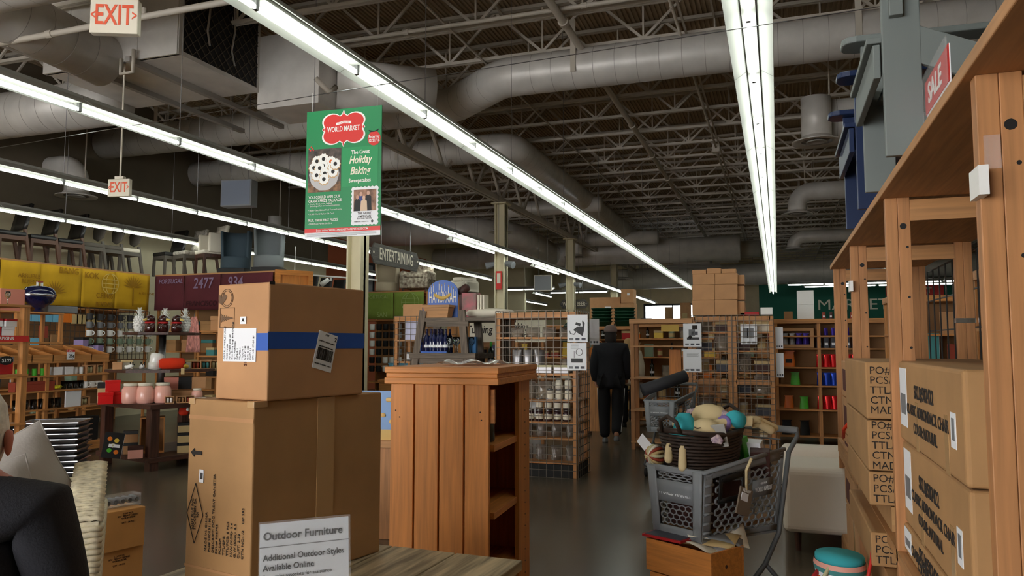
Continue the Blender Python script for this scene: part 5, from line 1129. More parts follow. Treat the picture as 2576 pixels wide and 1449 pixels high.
# green capped bottles on a small stand behind
GS = shelf_unit('bottle_stand', 'dark low stand of green-capped bottles right of the trestle', (-3.75, 9.2, 0), 0, .62, .3, 1.46, [.4, .9, 1.17], 'ashwood', 2, None, False)
for i in range(4): put('wine_bottle', (-3.66+.14*i, 9.3, 1.193), '%s green-capped dark bottle from the left on the stand' % ordn(i), 'bottle', 'green-capped bottles', 'greenbottle', 0, 1.15, 'greencap')
for i in range(3):
    t = thing('bottle_tag', 'white shelf tag with a red top under the green-capped bottles, %s' % ORD[i], 'price tag', (-3.58+.14*i, 9.17, 1.08), 0, 'shelf tags'); MB().b(-.035,.035,0,.004,0,.1).build('card', 'paper', t); MB().b(-.035,.035,-.001,.004,.1,.14).build('red_top', 'red', t)
# Hanukkah sign and basket
mat('hblue', (92,122,196), .6); mat('hblue2', (30,62,130), .6); mat('goldr', (206,170,90), .5)
t = thing('hanukkah_sign', 'arched blue HANUKKAH sign with candle letters on the trestle', 'sign', (-4.05, 8.92, 1.842))
arch = [(-.2,0),(.22,0),(.22,.33)]+[(.01+.21*math.cos(PI*k/12), .33+.16*math.sin(PI*k/12)) for k in range(1,12)]+[(-.2,.33)]
MB().p(arch, 0, .02, axes((1,0,0),(0,0,1),(0,.02,0))).build('arch_panel', 'hblue', t)
MB().b(-.245,.0,-.06,.0,0,.16).build('lower_panel', 'hblue2', t)
text(t, 'HANUKKAH', .21, (.01,-.004,.26), (1,0,0), (0,0,1), MATS['cream2'], .33, bold=-.004)
for i, (x, z) in enumerate(((-.15,.40),(-.12,.42),(-.04,.44),(0,.41),(.04,.43),(.09,.40),(.13,.39),(.16,.37))): MB().b(x-.003,x+.003,-.004,0,z-.08,z).build('candle', 'cream2', t); MB().l([(.001,-.012),(.006,-.003),(.001,.014)], 8, (x,-.003,z+.012), sy=.3).build('flame', 'goldr', t, True)
MB().grid(lambda u, v: (-.11+.24*u, -.008, .255+.045*v-.04*math.sin(u*5.5-1.2)*.6), 16, 2).build('ribbon', 'goldr', t, True, solid=.002)
t = thing('wood_basket', 'pale bentwood basket in front of the Hanukkah sign', 'basket', (-4.03, 8.78, 1.842))
MB().add([(-.15,-.07,0),(.15,-.07,0),(.15,.07,0),(-.15,.07,0),(-.18,-.09,.15),(.18,-.09,.15),(.18,.09,.15),(-.18,.09,.15)], [(0,3,2,1),(0,1,5,4),(1,2,6,5),(2,3,7,6),(3,0,4,7)]).build('sides', 'pine_x', t, solid=.006); MB().ring([(-.187,-.097),(.187,-.097),(.187,.097),(-.187,.097)], [(-.175,-.085),(.175,-.085),(.175,.085),(-.175,.085)], .13, .16).build('rim_band', 'pine_x', t)
t = thing('floral_box', 'grey gift bag printed with pink flowers beside the Hanukkah sign', 'gift bag', (-3.68, 8.95, 1.842)); MB().b(-.11,.09,0,.15,0,.32).build('bag', mat('floral', (128,120,112), .8, vary=.5, scale=9, c2=(196,110,120)), t, bevel=.006); MB().b(-.14,-.11,0,.15,0,.3).build('dark_side', 'cocoa', t)
for i in range(3): put('book', (-3.56+.035*i, 9.02, 1.842), '%s thin white box standing beside the floral bag' % ordn(i), 'box', 'thin white boxes', 'offwhite', PI/2, (1.1,1.0,1.45))
tag(MB().l([(.1,0),(.3,.02),(.36,.06),(.3,.1),(.1,.12)], 18, sy=.55).build('cushion_pack', 'offwhite', None, True, loc=(-3.45, 9.05, 1.842)), 'white cushion with dark print lying on the trestle top', 'cushion')
tag(MB().l([(.05,0),(.07,.02),(.05,.14),(.02,.16)], 12, M=Matrix.Rotation(.9,4,'Y')).build('dark_bottle', 'cocoa', None, True, loc=(-3.86, 9.05, 2.16)), 'dark tilted bottle behind the floral gift bag', 'bottle')

# ---------------------------------------------------------------- wire gondola with jars
GW, GD, GH = .97, .55, 1.88
GO = shelf_unit('wire_gondola', 'tall wooden gondola faced with wire grid, holding jars and bags', (-3.14, 8.48, 0), 0, GW, GD, GH, [.15, .42, .60, .85, 1.15, 1.57], 'wood', 2, None, True)
wire_panel(GO, GW, GH+.02, Matrix.Translation((0,-.025,0)), .085, .003); wire_panel(GO, GD, GH+.02, Matrix.Translation((GW+.015,0,0)) @ Matrix.Rotation(PI/2,4,'Z'), .085, .003); wire_panel(GO, GD, GH+.02, Matrix.Translation((-.015,0,0)) @ Matrix.Rotation(PI/2,4,'Z'), .085, .003)
MB().b(.0,GW,.02,GD-.02,.0,.14).build('kick_plate', 'black', GO)
mat('jam', (58,34,40), .2, coat=.4); mat('cello', (150,140,128), .15, alpha=.6, spec=.9); mat('foil', (150,148,150), .4, metal=1)
for i in range(7): put('jar', (-2.98+.11*i, 8.6, .622), '%s dark jam jar from the left on the lower jar shelf' % ordn(i), 'jar', 'jam jars in the wire gondola', 'jam', 0, 1.15, 'cream2')
for i in range(4): put('jar', (-2.65+.11*i, 8.6, .757), '%s jam jar from the left stacked on the lower jar shelf' % ordn(i), 'jar', 'jam jars in the wire gondola', 'jam', 0, 1.1, 'cream2')
for i in range(3): put('jar', (-2.52+.11*i, 8.6, .872), '%s cream topped jar at the right of the upper jar shelf' % ordn(i), 'jar', 'cream topped jars', 'offwhite', 0, 1.05, 'cream2')
for i in range(2): put('jar', (-2.41+.11*i, 8.6, .995), '%s cream topped jar stacked at the right end' % ordn(i), 'jar', 'cream topped jars', 'offwhite', 0, 1.05, 'cream2')
for z, s, lab in ((.172,1.0,'lowest'),(.442,.95,'second')):
    for i in range(5): put('cello_bag', (-3.0+.18*i, 8.66, z), '%s clear bag of dark sweets from the left on the %s gondola shelf' % (ordn(i), lab), 'bag', 'clear bags in the wire gondola', 'cello', .1*i, s, 'cocoa')
for i in range(4): put('cello_bag', (-3.0+.2*i, 8.66, .872), '%s clear bag of cookies from the left on the jar shelf' % ordn(i), 'bag', 'clear bags in the wire gondola', 'cello', .2*i, 1.2, 'tan')
for i in range(3): put('cello_bag', (-2.95+.14*i, 8.68, 1.172), '%s tall foil bag from the left on the fifth gondola shelf' % ordn(i), 'bag', 'foil bags in the wire gondola', 'foil', .2*i, (.9,.9,1.6), 'cocoa')
for i in range(2): put('gift_box', (-2.6+.2*i, 8.68, 1.172), '%s silver box on the fifth gondola shelf' % ordn(i), 'box', 'silver boxes in the gondola', 'foil', 0, (1.5,1,.9), 'straw')
for i in range(4): put('cello_bag', (-2.95+.2*i, 8.68, 1.592), '%s flat clear bag from the left on the top gondola shelf' % ordn(i), 'bag', 'clear bags in the wire gondola', 'cello', .3*i, (1.2,1,.7), 'tan')
put('can', (-2.35, 8.9, 1.172), 'dark round tin beside the silver boxes', 'tin', None, 'black', 0, 1.4, 'grey')
# notices clipped on the wire
def sheet(label, loc, rz, w, h, art, name='notice_sheet'):
    t = thing(name, label, 'notice', loc, rz, 'printed notice sheets'); pa_ = MB().b(-w/2, w/2, -.002, 0, -h/2, h/2).build('paper', 'paper', t)
    def r(x0, x1, z0, z1, m='darkgrey', a=0): MB().b(x0*w, x1*w, -.003, -.002, z0*h, z1*h, Matrix.Rotation(a,4,'Y')).build('printed_shape', m, pa_)
    for k in range(3): r(-.4+.3*k, -.2+.3*k, -.44, -.36, 'silverb' if k else 'grey')
    if art == 'lounge':
        MB().p([(-.05,-.02),(.06,-.09),(.075,-.03),(.085,.06),(.055,.09),(.06,.02),(.0,.02)], .002, .003, axes((1,0,0),(0,0,1),(0,0,0))).build('printed_chair', 'darkgrey', pa_); MB().t([(-.09,-.03,0),(-.08,-.06,0),(-.04,-.07,0),(-.01,-.03,0)], .006, 5, M=axes((1,0,0),(0,0,1),(0,-.002,0))).build('printed_sling', 'grey', pa_); r(-.15,.1,.1,.2,'darkgrey',.3)
    elif art == 'console':
        r(-.28,.3,-.22,-.08,'darkgrey'); r(-.3,.32,-.08,-.065,'ink'); MB().ring([(.03+.04*math.cos(2*PI*i/20), .05+.04*math.sin(2*PI*i/20)) for i in range(20)], [(.03+.034*math.cos(2*PI*i/20), .05+.034*math.sin(2*PI*i/20)) for i in range(20)], .002, .003, axes((1,0,0),(0,0,1),(0,0,0))).build('printed_mirror', 'ink', pa_); r(-.14,-.12,-.05,.2,'ink')
        for k in range(4): r(-.3,.1,.3+.04*k,.31+.04*k,'grey')
    elif art == 'photo':
        r(-.2,.15,-.05,.25,'grey'); r(-.05,.3,.0,.15,'silverb'); r(.0,.28,.25,.42,'ink'); r(-.3,.38,-.2,-.1,'darkgrey'); MB().l([(.002,-.03),(.03,0),(.002,.03)], 14, (-.03,-.003,-.03), sy=.05).build('printed_vase', 'ink', pa_, True)
    elif art == 'text':
        for k in range(5): r(-.3,.38-.06*(k % 3),.30-.03*k,.31-.03*k,'grey')
        r(-.38,-.1,-.38,-.36,'grey')
    elif art == 'rugs': r(-.35,.3,-.2,.3,'grey'); r(-.1,-.05,-.2,.3,'silverb')
    return t
sheet('white notice with a lounge chair drawing, upper one on the wire gondola', (-2.145, 8.435, 1.69), .05, .235, .31, 'lounge')
sheet('white notice with a round mirror drawing, lower one on the wire gondola', (-2.155, 8.435, 1.37), .05, .225, .31, 'console')
sheet('blank white sheet behind the gondola corner beside the walking person', (-2.092, 9.05, 1.66), .05, .12, .31, 'none')

# ---------------------------------------------------------------- walking person with cap and companion
def walker(name, label, loc, rz, h, jacketm, trouserm, hairm, cap=None, stripes=False, bag=None):
    t = thing(name, label, 'person', loc, rz); k = h/1.80; t.scale = (k,k,k)     # faces local +y (away)
    V = [(0,0,.96),(0,0,1.12),(0,0,1.32),(0,.0,1.47),(0,.02,1.54),(0,.03,1.63),(0,.03,1.71),
         (-.19,0,1.44),(-.25,-.02,1.15),(-.23,.08,.92),(-.22,.11,.84),(.19,0,1.44),(.25,.02,1.15),(.23,.14,.96),(.22,.2,.90),
         (-.10,0,.93),(-.11,.06,.5),(-.10,.02,.1),(-.10,.14,.05),(.10,0,.93),(.10,.02,.5),(.09,-.22,.16),(.09,-.12,.05)]
    E_ = [(0,1),(1,2),(2,3),(3,4),(4,5),(5,6),(3,7),(7,8),(8,9),(9,10),(3,11),(11,12),(12,13),(13,14),(0,15),(15,16),(16,17),(17,18),(0,19),(19,20),(20,21),(21,22)]
    R_ = [(.15,.11),(.14,.10),(.16,.11),(.08,.07),(.055,.06),(.075,.09),(.065,.08),.06,.045,.035,.03,.06,.045,.035,.03,.085,.06,.04,.035,.085,.06,.04,.035]
    skin('body', V, E_, R_, MATS['skinm'], t)
    J = [(0,0,.80)]+V[0:4]+V[7:10]+V[11:14]+[(0,.01,1.52)]
    skin('jacket', J, [(0,1),(1,2),(2,3),(3,4),(4,5),(5,6),(6,7),(4,8),(8,9),(9,10),(4,11)], [(.25,.19),(.24,.18),(.23,.17),(.235,.175),(.13,.12),.11,.09,.07,.11,.09,.07,(.08,.08)], MATS[jacketm], t)
    skin('trousers', [(0,0,.9)]+V[15:17]+[(-.10,.03,.06)]+V[19:21]+[(.09,-.20,.13)], [(0,1),(1,2),(2,3),(0,4),(4,5),(5,6)], [(.17,.13),.13,.1,.085,.13,.1,.085], MATS[trouserm], t)
    for s, p in ((-1, V[17]), (1, V[21])):
        MB().l([(.03,-.05),(.05,-.045),(.052,-.02),(.04,.02),(.03,.03)], 14, (p[0], p[1]+.05, .05 if s < 0 else .1), sx=.9, sy=2.3).build('shoe', 'grey' if stripes else 'black', t, True)
    if stripes:
        for s, (a, b, c) in ((-1, V[15:18]), (1, V[19:22])):
            for q in (-.018, 0, .018): MB().t([(a[0]+s*.108, a[1]+q, a[2]-.1), (b[0]+s*.084, b[1]+q, b[2]), (c[0]+s*.07, c[1]+q, c[2]+.03)], .005, 5).build('white_stripe', 'white', t, True)
    MB().l([(.06,-.16),(.085,-.11),(.092,-.03),(.09,.04),(.06,.09),(.01,.105)], 18, (0,.02,1.66), sy=1.05).build('hair', hairm, t, True)
    if cap:
        MB().l([(.103,0),(.104,.03),(.092,.075),(.06,.105),(.01,.115)], 20, (0,.02,1.69), sy=1.08).build('cap_crown', cap, t, True); MB().p([(-.09,.08),(.09,.08),(.07,.2),(-.07,.2)], 0, .012, Matrix.Translation((0,.02,1.685))).build('cap_brim', cap, t, bevel=.004); MB().c((0,.02,1.803),(0,.02,1.812),.01,n=8).build('cap_button', cap, t)
    return t
mat('coat', (26,28,34), .85, bump=.2, scale=60); mat('track', (18,18,22), .8); mat('capm', (120,104,98), .9); mat('darkhair', (34,28,26), .8); mat('blond', (176,140,96), .8); mat('creamtop', (206,194,172), .9)
walker('person', 'walking person in a grey cap, dark jacket and striped black track trousers', (-2.46, 11.75, 0), math.radians(8), 1.81, 'coat', 'track', 'darkhair', 'capm', True)
walker('person', 'person with light hair mostly hidden beyond the walking person in a cap', (-2.62, 14.1, 0), math.radians(5), 1.66, 'creamtop', 'track', 'blond')

# ---------------------------------------------------------------- right shelves, wire gates
S1 = shelf_unit('open_shelf', 'open empty honey wood shelf unit left of the wire gates', (-2.03, 11.08, 0), 0, .88, .42, 1.88, [.10, .55, 1.01, 1.47], 'pine', 2, None, True, pw=.055)
for i, (x, w_, h) in enumerate(((-1.50,.17,.4),(-1.31,.15,.38))): tag(MB().b(0,w_,0,.04,0,h).build('wooden_board', 'oak_z', None, bevel=.004, loc=(x, 11.3, 1.033), rz=-.05), 'orange wood board standing on the open shelf, %s one' % ('left','right')[i], 'board')
tag(MB().b(0,.26,0,.02,0,.1).build('yellow_card', 'yellow', None, loc=(-1.62, 11.35, 1.70)), 'yellow card under the top rail of the open shelf', 'card'); 
GT = []
for i, x in enumerate((-1.155, -.60)):
    t = thing('wire_gate', ('left','right')[i]+' tall wooden frame gate covered with wire grid beside the bagged snacks', 'wire gate', (x, 11.1, 0)); w_, h_ = .545, 1.90
    for z in (.08, .5, .95, 1.83): MB().b(.04, w_-.04, 0, .04, z, z+.07).build('rail', 'wood_x', t) if z not in (.5,) else None
    for xx in (0, w_-.055): MB().b(xx, xx+.055, 0, .045, 0, h_).build('stile', 'wood_z', t, bevel=.002)
    wire_panel(t, w_, h_+.02, Matrix.Translation((0,-.02,.0)), .076, .0032)
SG = shelf_unit('snack_shelf', 'honey wood shelf behind the wire gates holding snack cartons', (-1.15, 11.18, 0), 0, 1.10, .5, 1.9, [.2, .5, .8, 1.1, 1.4, 1.66], 'wood', 3, None, False)
for r, z in enumerate((.222, .522, .822, 1.122, 1.422, 1.682)):
    for i in range(4):
        kind = ('gift_box','cello_bag','gift_box','can')[(i+r) % 4]
        put(kind, (-1.0+.26*i, 11.36, z), '%s snack item from the left, %s shelf behind the wire gates' % (ordn(i), ORD[r]), 'snack', 'snacks behind the wire gates', ('cardinside','cocoa','cardboard','offwhite','silverb')[(i+r) % 5] if kind != 'cello_bag' else 'cello', .1, (1.7,1.3,1.5), 'tan')
sheet('white notice with a grey picture collage on the open shelf, upper one', (-1.135, 11.0, 1.64), .02, .25, .325, 'photo'); sheet('white notice with a few handwritten lines on the open shelf, lower one', (-1.14, 11.0, 1.28), .02, .25, .32, 'text'); sheet('white notice with a rug picture inside the right wire gate', (-.38, 11.13, 1.65), 0, .22, .28, 'rugs')
sheet('blank tall white sheet at the right gate post, upper one', (.02, 11.32, 1.60), 0, .1, .3, 'none'); sheet('blank tall white sheet at the right gate post, lower one', (.02, 11.32, 1.22), 0, .1, .34, 'none')
# cartons stacked on the gates
rows = [(1.922, .215, 'bottom'), (2.140, .215, 'middle'), (2.358, .155, 'upper')]
for r, (z, h, nm) in enumerate(rows):
    for i in range(2):
        o = carton('stacked_carton', 'brown carton, %s row %s of the stack on the wire gates' % (nm, ('left','right')[i]), (-1.145+.312*i+.006*r, 11.15, z), 0, .308, .32, h, 'cardboard', 'cartons stacked on the wire gates')
    carton('stacked_carton', 'brown carton at the rear right of the %s row on the wire gates' % nm, (-.53, 11.25, z), 0, .1, .3, h-.02, 'cardboard', 'cartons stacked on the wire gates')
for i in range(3): carton('flat_carton', 'low flat carton on top of the carton stack, %s' % ('left','middle','right')[i], (-1.14+.205*i, 11.17, 2.516), 0, .195, .25, .06+.015*(i == 1), 'cardboard', 'flat cartons on the stack')
# bag shelf to the right
BG = shelf_unit('snack_shelf', 'honey wood shelf of bagged snacks at the end of the right aisle', (-.05, 12.55, 0), 0, 1.9, .5, 1.9, [.10, .50, .86, 1.14, 1.43, 1.62], 'wood', 4, 'cardinside', True, pw=.05)
mat('redfoil', (206,20,24), .25, metal=.5); mat('bluefoil', (20,60,170), .25, metal=.5); mat('purplefoil', (60,40,150), .25, metal=.5); mat('orangefoil', (220,110,30), .4); mat('limefoil', (80,180,50), .4)
for r, (z, m, nm, sc) in enumerate(((.525,'redfoil','red',1.0),(.885,'bluefoil','blue',.95),(1.165,'redfoil','bright red',.95),(1.455,'silverb','navy and white',.8),(1.65,'purplefoil','purple',.55))):
    for i in range(7): put('pouch', (.60+.10*i, 12.66, z), '%s %s foil pouch from the left on the %s snack shelf' % (ordn(i), nm, ORD[4-r]), 'pouch', 'foil pouches', m, .0, sc, 'paper' if r == 3 else None)
for i, (x, z, m, s, lab) in enumerate(((.16,1.165,'orangefoil',1.0,'orange snack bag with a black price oval'),(.24,.885,'limefoil',.8,'lime green snack bag below the orange one'),(.14,.525,'orangefoil',.8,'orange snack bag on the lower snack shelf'),(.36,.525,'limefoil',.75,'green and black snack bag on the lower snack shelf'),(.10,.30,'black',.9,'black snack bag, left of two under the lower shelf'),(.36,.30,'black',.9,'black snack bag, right of two under the lower shelf'))):
    put('pouch', (x, 12.66, z if z > .31 else .125), lab, 'snack bag', None, m, .1*(i-2), (1.6*s,1.2*s,1.2*s), None if i else 'black')
t = thing('display_carton', 'open brown display carton of silver and purple packets', 'carton', (.02, 12.56, 1.46)); MB().ring([(0,0),(.5,0),(.5,.3),(0,.3)], [(.05,.045),(.45,.045),(.45,.255),(.05,.255)], 0, .25, axes((1,0,0),(0,0,1),(0,.25,0))).build('frame', 'cardboard', t); MB().b(.02,.48,.23,.25,.02,.28).build('back', 'cardinside', t)
for i in range(4): put('pouch', (.11+.1*i, 12.66, 1.508), '%s %s packet from the left in the display carton' % (ordn(i), ('silver','silver','purple','purple')[i]), 'packet', 'packets in the display carton', ('foil','foil','purplefoil','purplefoil')[i], 0, .85)
# items on top
for i in range(2): tag(MB().b(0,.24,0,.2,0,.22).build('white_carton', 'white', None, bevel=.003, loc=(.30, 12.65, 1.902+.222*i)), 'white carton on the snack shelf, %s of a tall pair' % ('lower','upper')[i], 'carton', 'white cartons on the snack shelf')
tag(MB().b(0,.13,0,.15,0,.12).build('small_carton', 'cardinside', None, bevel=.003, loc=(.10, 12.65, 1.902)), 'small dull brown carton left of the white cartons', 'carton')
tag(MB().b(0,.16,0,.15,0,.11).build('white_box', 'white', None, bevel=.003, loc=(-.22, 11.25, 1.915)), 'white printed box on top of the right wire gate', 'box'); tag(MB().b(0,.26,0,.15,0,.05).build('red_packet', 'ruby', None, bevel=.01, loc=(-.5, 11.25, 1.915)), 'red packet lying on top of the right wire gate', 'packet')
for i in range(6): put('pouch', (.68+.1*i, 12.7, 1.902), '%s brown and white packet from the left on top of the snack shelf' % ordn(i), 'packet', 'packets on top of the snack shelf', ('rust','cocoa')[i % 2], 0, .5, 'paper')

# ================================================================ shopping carts
mat('cartgrey', (128,132,136), .5); mat('carttube', (92,94,96), .45, metal=.3); mat('plaque', (120,124,128), .5); mat('plaqueink', (216,220,224), .5)
def lattice(parent, name, P, nu, nv, r, m, skip=None):
    """honeycomb of thin struts on the patch P(u,v)"""
    b = MB(); E_ = set()
    def pt(i, j):  # brick-wall vertices relaxed to hexagons
        u = (i+.5)/(nu*2+1); v = (j+(.18 if (i+j) % 2 else -.18)+.5)/(nv+1)
        return P(min(max(u,0),1), min(max(v,0),1))
    for j in range(nv+1):
        for i in range(nu*2+1):
            if i < nu*2: E_.add(((i,j),(i+1,j)))
            if (i+j) % 2 and j < nv: E_.add(((i,j),(i,j+1)))
    for a, c in E_:
        mu, mv = (a[0]+c[0]+1)/2/(nu*2+1), (a[1]+c[1]+1)/2/(nv+1)
        if skip and skip(mu, mv): continue
        p, q = Vector(pt(*a)), Vector(pt(*c))
        if (p-q).length > 1e-5: b.t([p, q], r, 4)
    return tag(b.build(name, m, parent), kind='stuff')
def cart(loc, rz, label):
    C = thing('shopping_cart', label, 'shopping cart', loc, rz, 'grey plastic shopping carts')
    L = .74
    def wt(t): return .175+.06*t          # half widths at the rim and the floor
    def wb(t): return .150+.05*t
    def zt(t): return .87+.07*t
    def zb(t): return .53-.02*t
    def side(s): return lambda u, v: (s*(wb(u)+(wt(u)-wb(u))*v), .02+L*u-.03*(1-v)*u, zb(u)+(zt(u)-zb(u))*v)
    fr = lambda u, v: ((2*u-1)*(wb(0)+(wt(0)-wb(0))*v), .0+.02*(1-v), zb(0)+(zt(0)-zb(0))*v)
    pan = lambda m_, P, u0, u1, v0, v1, name, mm, th=.008, off=0: m_.grid(lambda u, v: P(u0+(u1-u0)*u, v0+(v1-v0)*v), 6, 4).build(name, mm, C, True, solid=th)
    for s in (-1, 1):
        P = side(s)
        lattice(C, 'side_lattice', lambda u, v: P(.12+.84*u, .06+.80*v), 9, 9, .0055, 'cartgrey', lambda u, v: s > 0 and ((.06 < u < .42 and .52 < v < .96) or (.55 < u < .86 and .50 < v < .78)))
        for (u0,u1,v0,v1,nm) in ((0,.10,0,1,'corner_panel'),(.0,1,.88,1.0,'rim_band'),(.10,1,.0,.07,'floor_band'),(.955,1,0,1,'rear_band')):
            MB().grid(lambda u, v: P(u0+(u1-u0)*u, v0+(v1-v0)*v), 7, 4).build(nm, 'cartgrey', C, True, solid=.012)
        for k in range(6):
            v = .12+k*.135; a, c = Vector(P(.0, v)), Vector(P(.10, v)); a.x += s*.006; c.x += s*.006; MB().t([a, c], .007, 5).build('rib', 'cartgrey', C, True)
        if s > 0:
            o = lambda u, v: tuple(Vector(P(u, v))+Vector((.012,0,0)))
            for (u0,u1,v0,v1) in ((.16,.48,.80,.88),(.16,.48,.50,.57),(.16,.20,.50,.88),(.44,.48,.50,.88)): MB().grid(lambda u, v: o(u0+(u1-u0)*u, v0+(v1-v0)*v), 4, 3).build('black_frame', 'black', C, True, solid=.006)
            MB().grid(lambda u, v: o(.585+.26*u, .48+.22*v), 4, 3).build('side_plaque', 'plaque', C, True, solid=.006)
            c0_ = Vector(o(.715,.575)); x_ = Vector(o(.8,.575))-Vector(o(.6,.575)); y_ = Vector(o(.715,.7))-Vector(o(.715,.5)); text(C, 'WORLD MARKET', .034, c0_+Vector((.006,0,0)), x_, y_, MATS['plaqueink'], .62, bold=.01); text(C, 'COST PLUS', .015, c0_+Vector((.007,0,.03)), x_, y_, MATS['plaqueink'], .8)
    lattice(C, 'front_lattice', lambda u, v: fr(.16+.68*u, .82+.12*v), 4, 2, .004, 'cartgrey'); lattice(C, 'front_lattice', lambda u, v: fr(.16+.68*u, .14+.36*v), 5, 4, .004, 'cartgrey')
    for (u0,u1,v0,v1,nm) in ((0,.16,0,1,'front_panel'),(.84,1,0,1,'front_panel'),(.16,.84,0,.14,'front_panel'),(.16,.84,.94,1,'front_panel'),(.16,.84,.5,.82,'logo_plaque')):
        MB().grid(lambda u, v: fr(u0+(u1-u0)*u, v0+(v1-v0)*v), 4, 4).build(nm, 'cartgrey' if nm != 'logo_plaque' else 'plaque', C, True, solid=.01)
    p = Vector(fr(.5,.64)); text(C, 'WORLD MARKET', .046, p+Vector((0,-.009,0)), (1,0,0), (0,.06,1), MATS['plaqueink'], .58, bold=.015); text(C, 'COST PLUS', .017, p+Vector((0,-.009,.04)), (1,0,0), (0,.06,1), MATS['plaqueink'], .8)
    MB().grid(lambda u, v: ((2*u-1)*wb(v), .02+.7*v, zb(v)), 3, 3).build('basket_floor', 'cartgrey', C, solid=.01)
    rim = [(-wt(0),0,zt(0)),(wt(0),0,zt(0))]; MB().t([(-wt(1),L+.02,zt(1)),(-wt(.5),L*.5,zt(.5)),(-wt(0)-.004,.0,zt(0)),(wt(0)+.004,.0,zt(0)),(wt(.5),L*.5,zt(.5)),(wt(1),L+.02,zt(1))], .012, 8).build('rim', 'cartgrey', C, True)
    # rear wire gate
    g = MB(); 
    for i in range(9): x = -.2+.05*i; g.t([(x,L+.0,.56),(x,L+.02,.99)], .003, 5)
    for z in (.62,.75,.88,.99): g.t([(-.22,L+.01,z),(.22,L+.01,z)], .004, 5)
    tag(g.build('rear_gate', 'carttube', C), kind='stuff')
    # frame, handle, tray, wheels
    for s in (-1, 1):
        MB().t([(s*.20,.16,.09),(s*.21,.10,.14),(s*.215,.55,.36),(s*.22,.70,.5),(s*.24,.80,.92),(s*.245,.90,1.0),(s*.23,.92,1.03)], .0135, 8).build('frame_tube', 'carttube', C, True)
        MB().t([(s*.215,.55,.36),(s*.23,.82,.16),(s*.23,.84,.09)], .0125, 8).build('rear_leg', 'carttube', C, True)
        for y, nm in ((.14,'front'),(.84,'rear')):
            w = MB().c((s*.20-.015*0-.014, y, .05), (s*.20+.014, y, .05), .05, n=16).build('wheel', 'black', C, True); MB().bar((s*.20,y,.05),(s*.20,y,.11),.03,.02,up=(1,0,0)).build('caster_fork', 'carttube', w)
    MB().t([(-.24,.915,1.03),(.24,.915,1.03)], .019, 10).build('handle', 'cartgrey', C, True)
    for y in (.2, .5, .78): MB().t([(-.21,y,.17+.02*y),(.21,y,.17+.02*y)], .006, 6).build('tray_bar', 'carttube', C, True)
    for i in range(6): x = -.18+.072*i; MB().t([(x,.12,.175),(x,.8,.19)], .004, 5).build('tray_wire', 'carttube', C, True)
    return C
CA = cart((-.515, 4.01, 0), math.radians(-31.5), 'grey plastic World Market shopping cart filled with a toy basket'); CA.scale = (1, .84, 1)
MC = Matrix.Translation(CA.location) @ Matrix.Rotation(math.radians(-31.5), 4, 'Z')
C2 = dup(CA, (-1.28, 8.75, 0), math.radians(-8), 'far grey shopping cart carrying a rolled black mat')
t = thing('rolled_mat', 'rolled black mat lying across the far shopping cart', 'mat', (-1.28, 8.95, .98), math.radians(18)); MB().c((-.22,.0,.0),(.3,.1,.16),.07,n=18).build('roll', mat('rubber', (40,40,44), .7), t, True); MB().c((.298,.1,.159),(.304,.102,.162),.05,n=14).build('roll_end', 'black', t)
# ---- basket in the cart
mat('darkwicker', (52,38,30), .6, vary=.2, scale=40)
t = thing('wicker_basket', 'dark brown wicker basket sitting in the near shopping cart', 'basket', (0,0,0)); t.matrix_world = MC @ Matrix.Translation((.0, .24, .80)) @ Matrix.Rotation(.06, 4, 'X')
b = MB(); n = 44
for j in range(15):
    z = j*.0165; f = j/14; a_, c_ = .145+.045*f, .19+.05*f
    b.t([((a_+.004*(1 if (i+j) % 2 else -1))*math.cos(2*PI*i/n), (c_+.004*(1 if (i+j) % 2 else -1))*math.sin(2*PI*i/n), z+.02*f*(abs(math.sin(2*PI*i/n)))**2) for i in range(n)], .0088, 5, closed=True)
tag(b.build('woven_side', 'darkwicker', t, True), kind='stuff')
rim = [(.195*math.cos(2*PI*i/40), .245*math.sin(2*PI*i/40), .248+.03*math.sin(2*PI*i/40)**2) for i in range(40)]
MB().t(rim, .014, 8, closed=True).build('braided_rim', 'darkwicker', t, True); MB().l([(.14,0),(.14,.01)], 24, sy=1.3).build('bottom', 'darkwicker', t)
for s in (-1, 1): MB().t([(-.06,s*.245,.27),(-.05,s*.265,.33),(0,s*.27,.355),(.05,s*.265,.33),(.06,s*.245,.27)], .011, 8).build('handle', 'darkwicker', t, True)
# ---- plush dolls
mat('plush', (214,194,150), .95, bump=.15, scale=80); mat('turq', (58,168,178), .95, bump=.15, scale=80); mat('floralear', (140,116,140), .9, vary=.6, scale=60, c2=(210,190,190)); mat('purple', (130,110,170), .9)
def doll(label, M, bodym, pose):
    t = thing('plush_doll', label, 'plush toy', (0,0,0)); t.matrix_world = M
    V, E_, R_ = pose
    skin('body', V, E_, R_, MATS['plush'], t, 2)
    return t
# doll 1: big round head at the top with drooping ears
T1 = MC @ Matrix.Translation((.0, .30, 1.105))
d1 = doll('plush toy with a big cream head and floral ears, highest in the basket', T1, 'turq', ([(0,0,0),(.05,0,.01),(-.05,0,.01),(0,.05,-.06),(0,.1,-.1)], [(0,1),(0,2),(0,3),(3,4)], [(.062,.062),(.056,.058),(.056,.058),.045,.04]))
MB().l([(.02,-.06),(.075,-.05),(.098,-.015),(.1,.02),(.075,.055),(.02,.068)], 22, (0,0,.01), sy=.75).build('head', 'plush', d1, True)
for s in (-1, 1): MB().t([(s*.085,0,.045),(s*.118,-.02,.03),(s*.125,-.03,-.02),(s*.115,-.03,-.06)], [.012,.024,.026,.012], 8, flat=.5).build('ear', 'floralear', d1, True)
MB().b(-.012,.012,-.08,-.074,-.06,-.02).build('white_tag', 'white', d1)
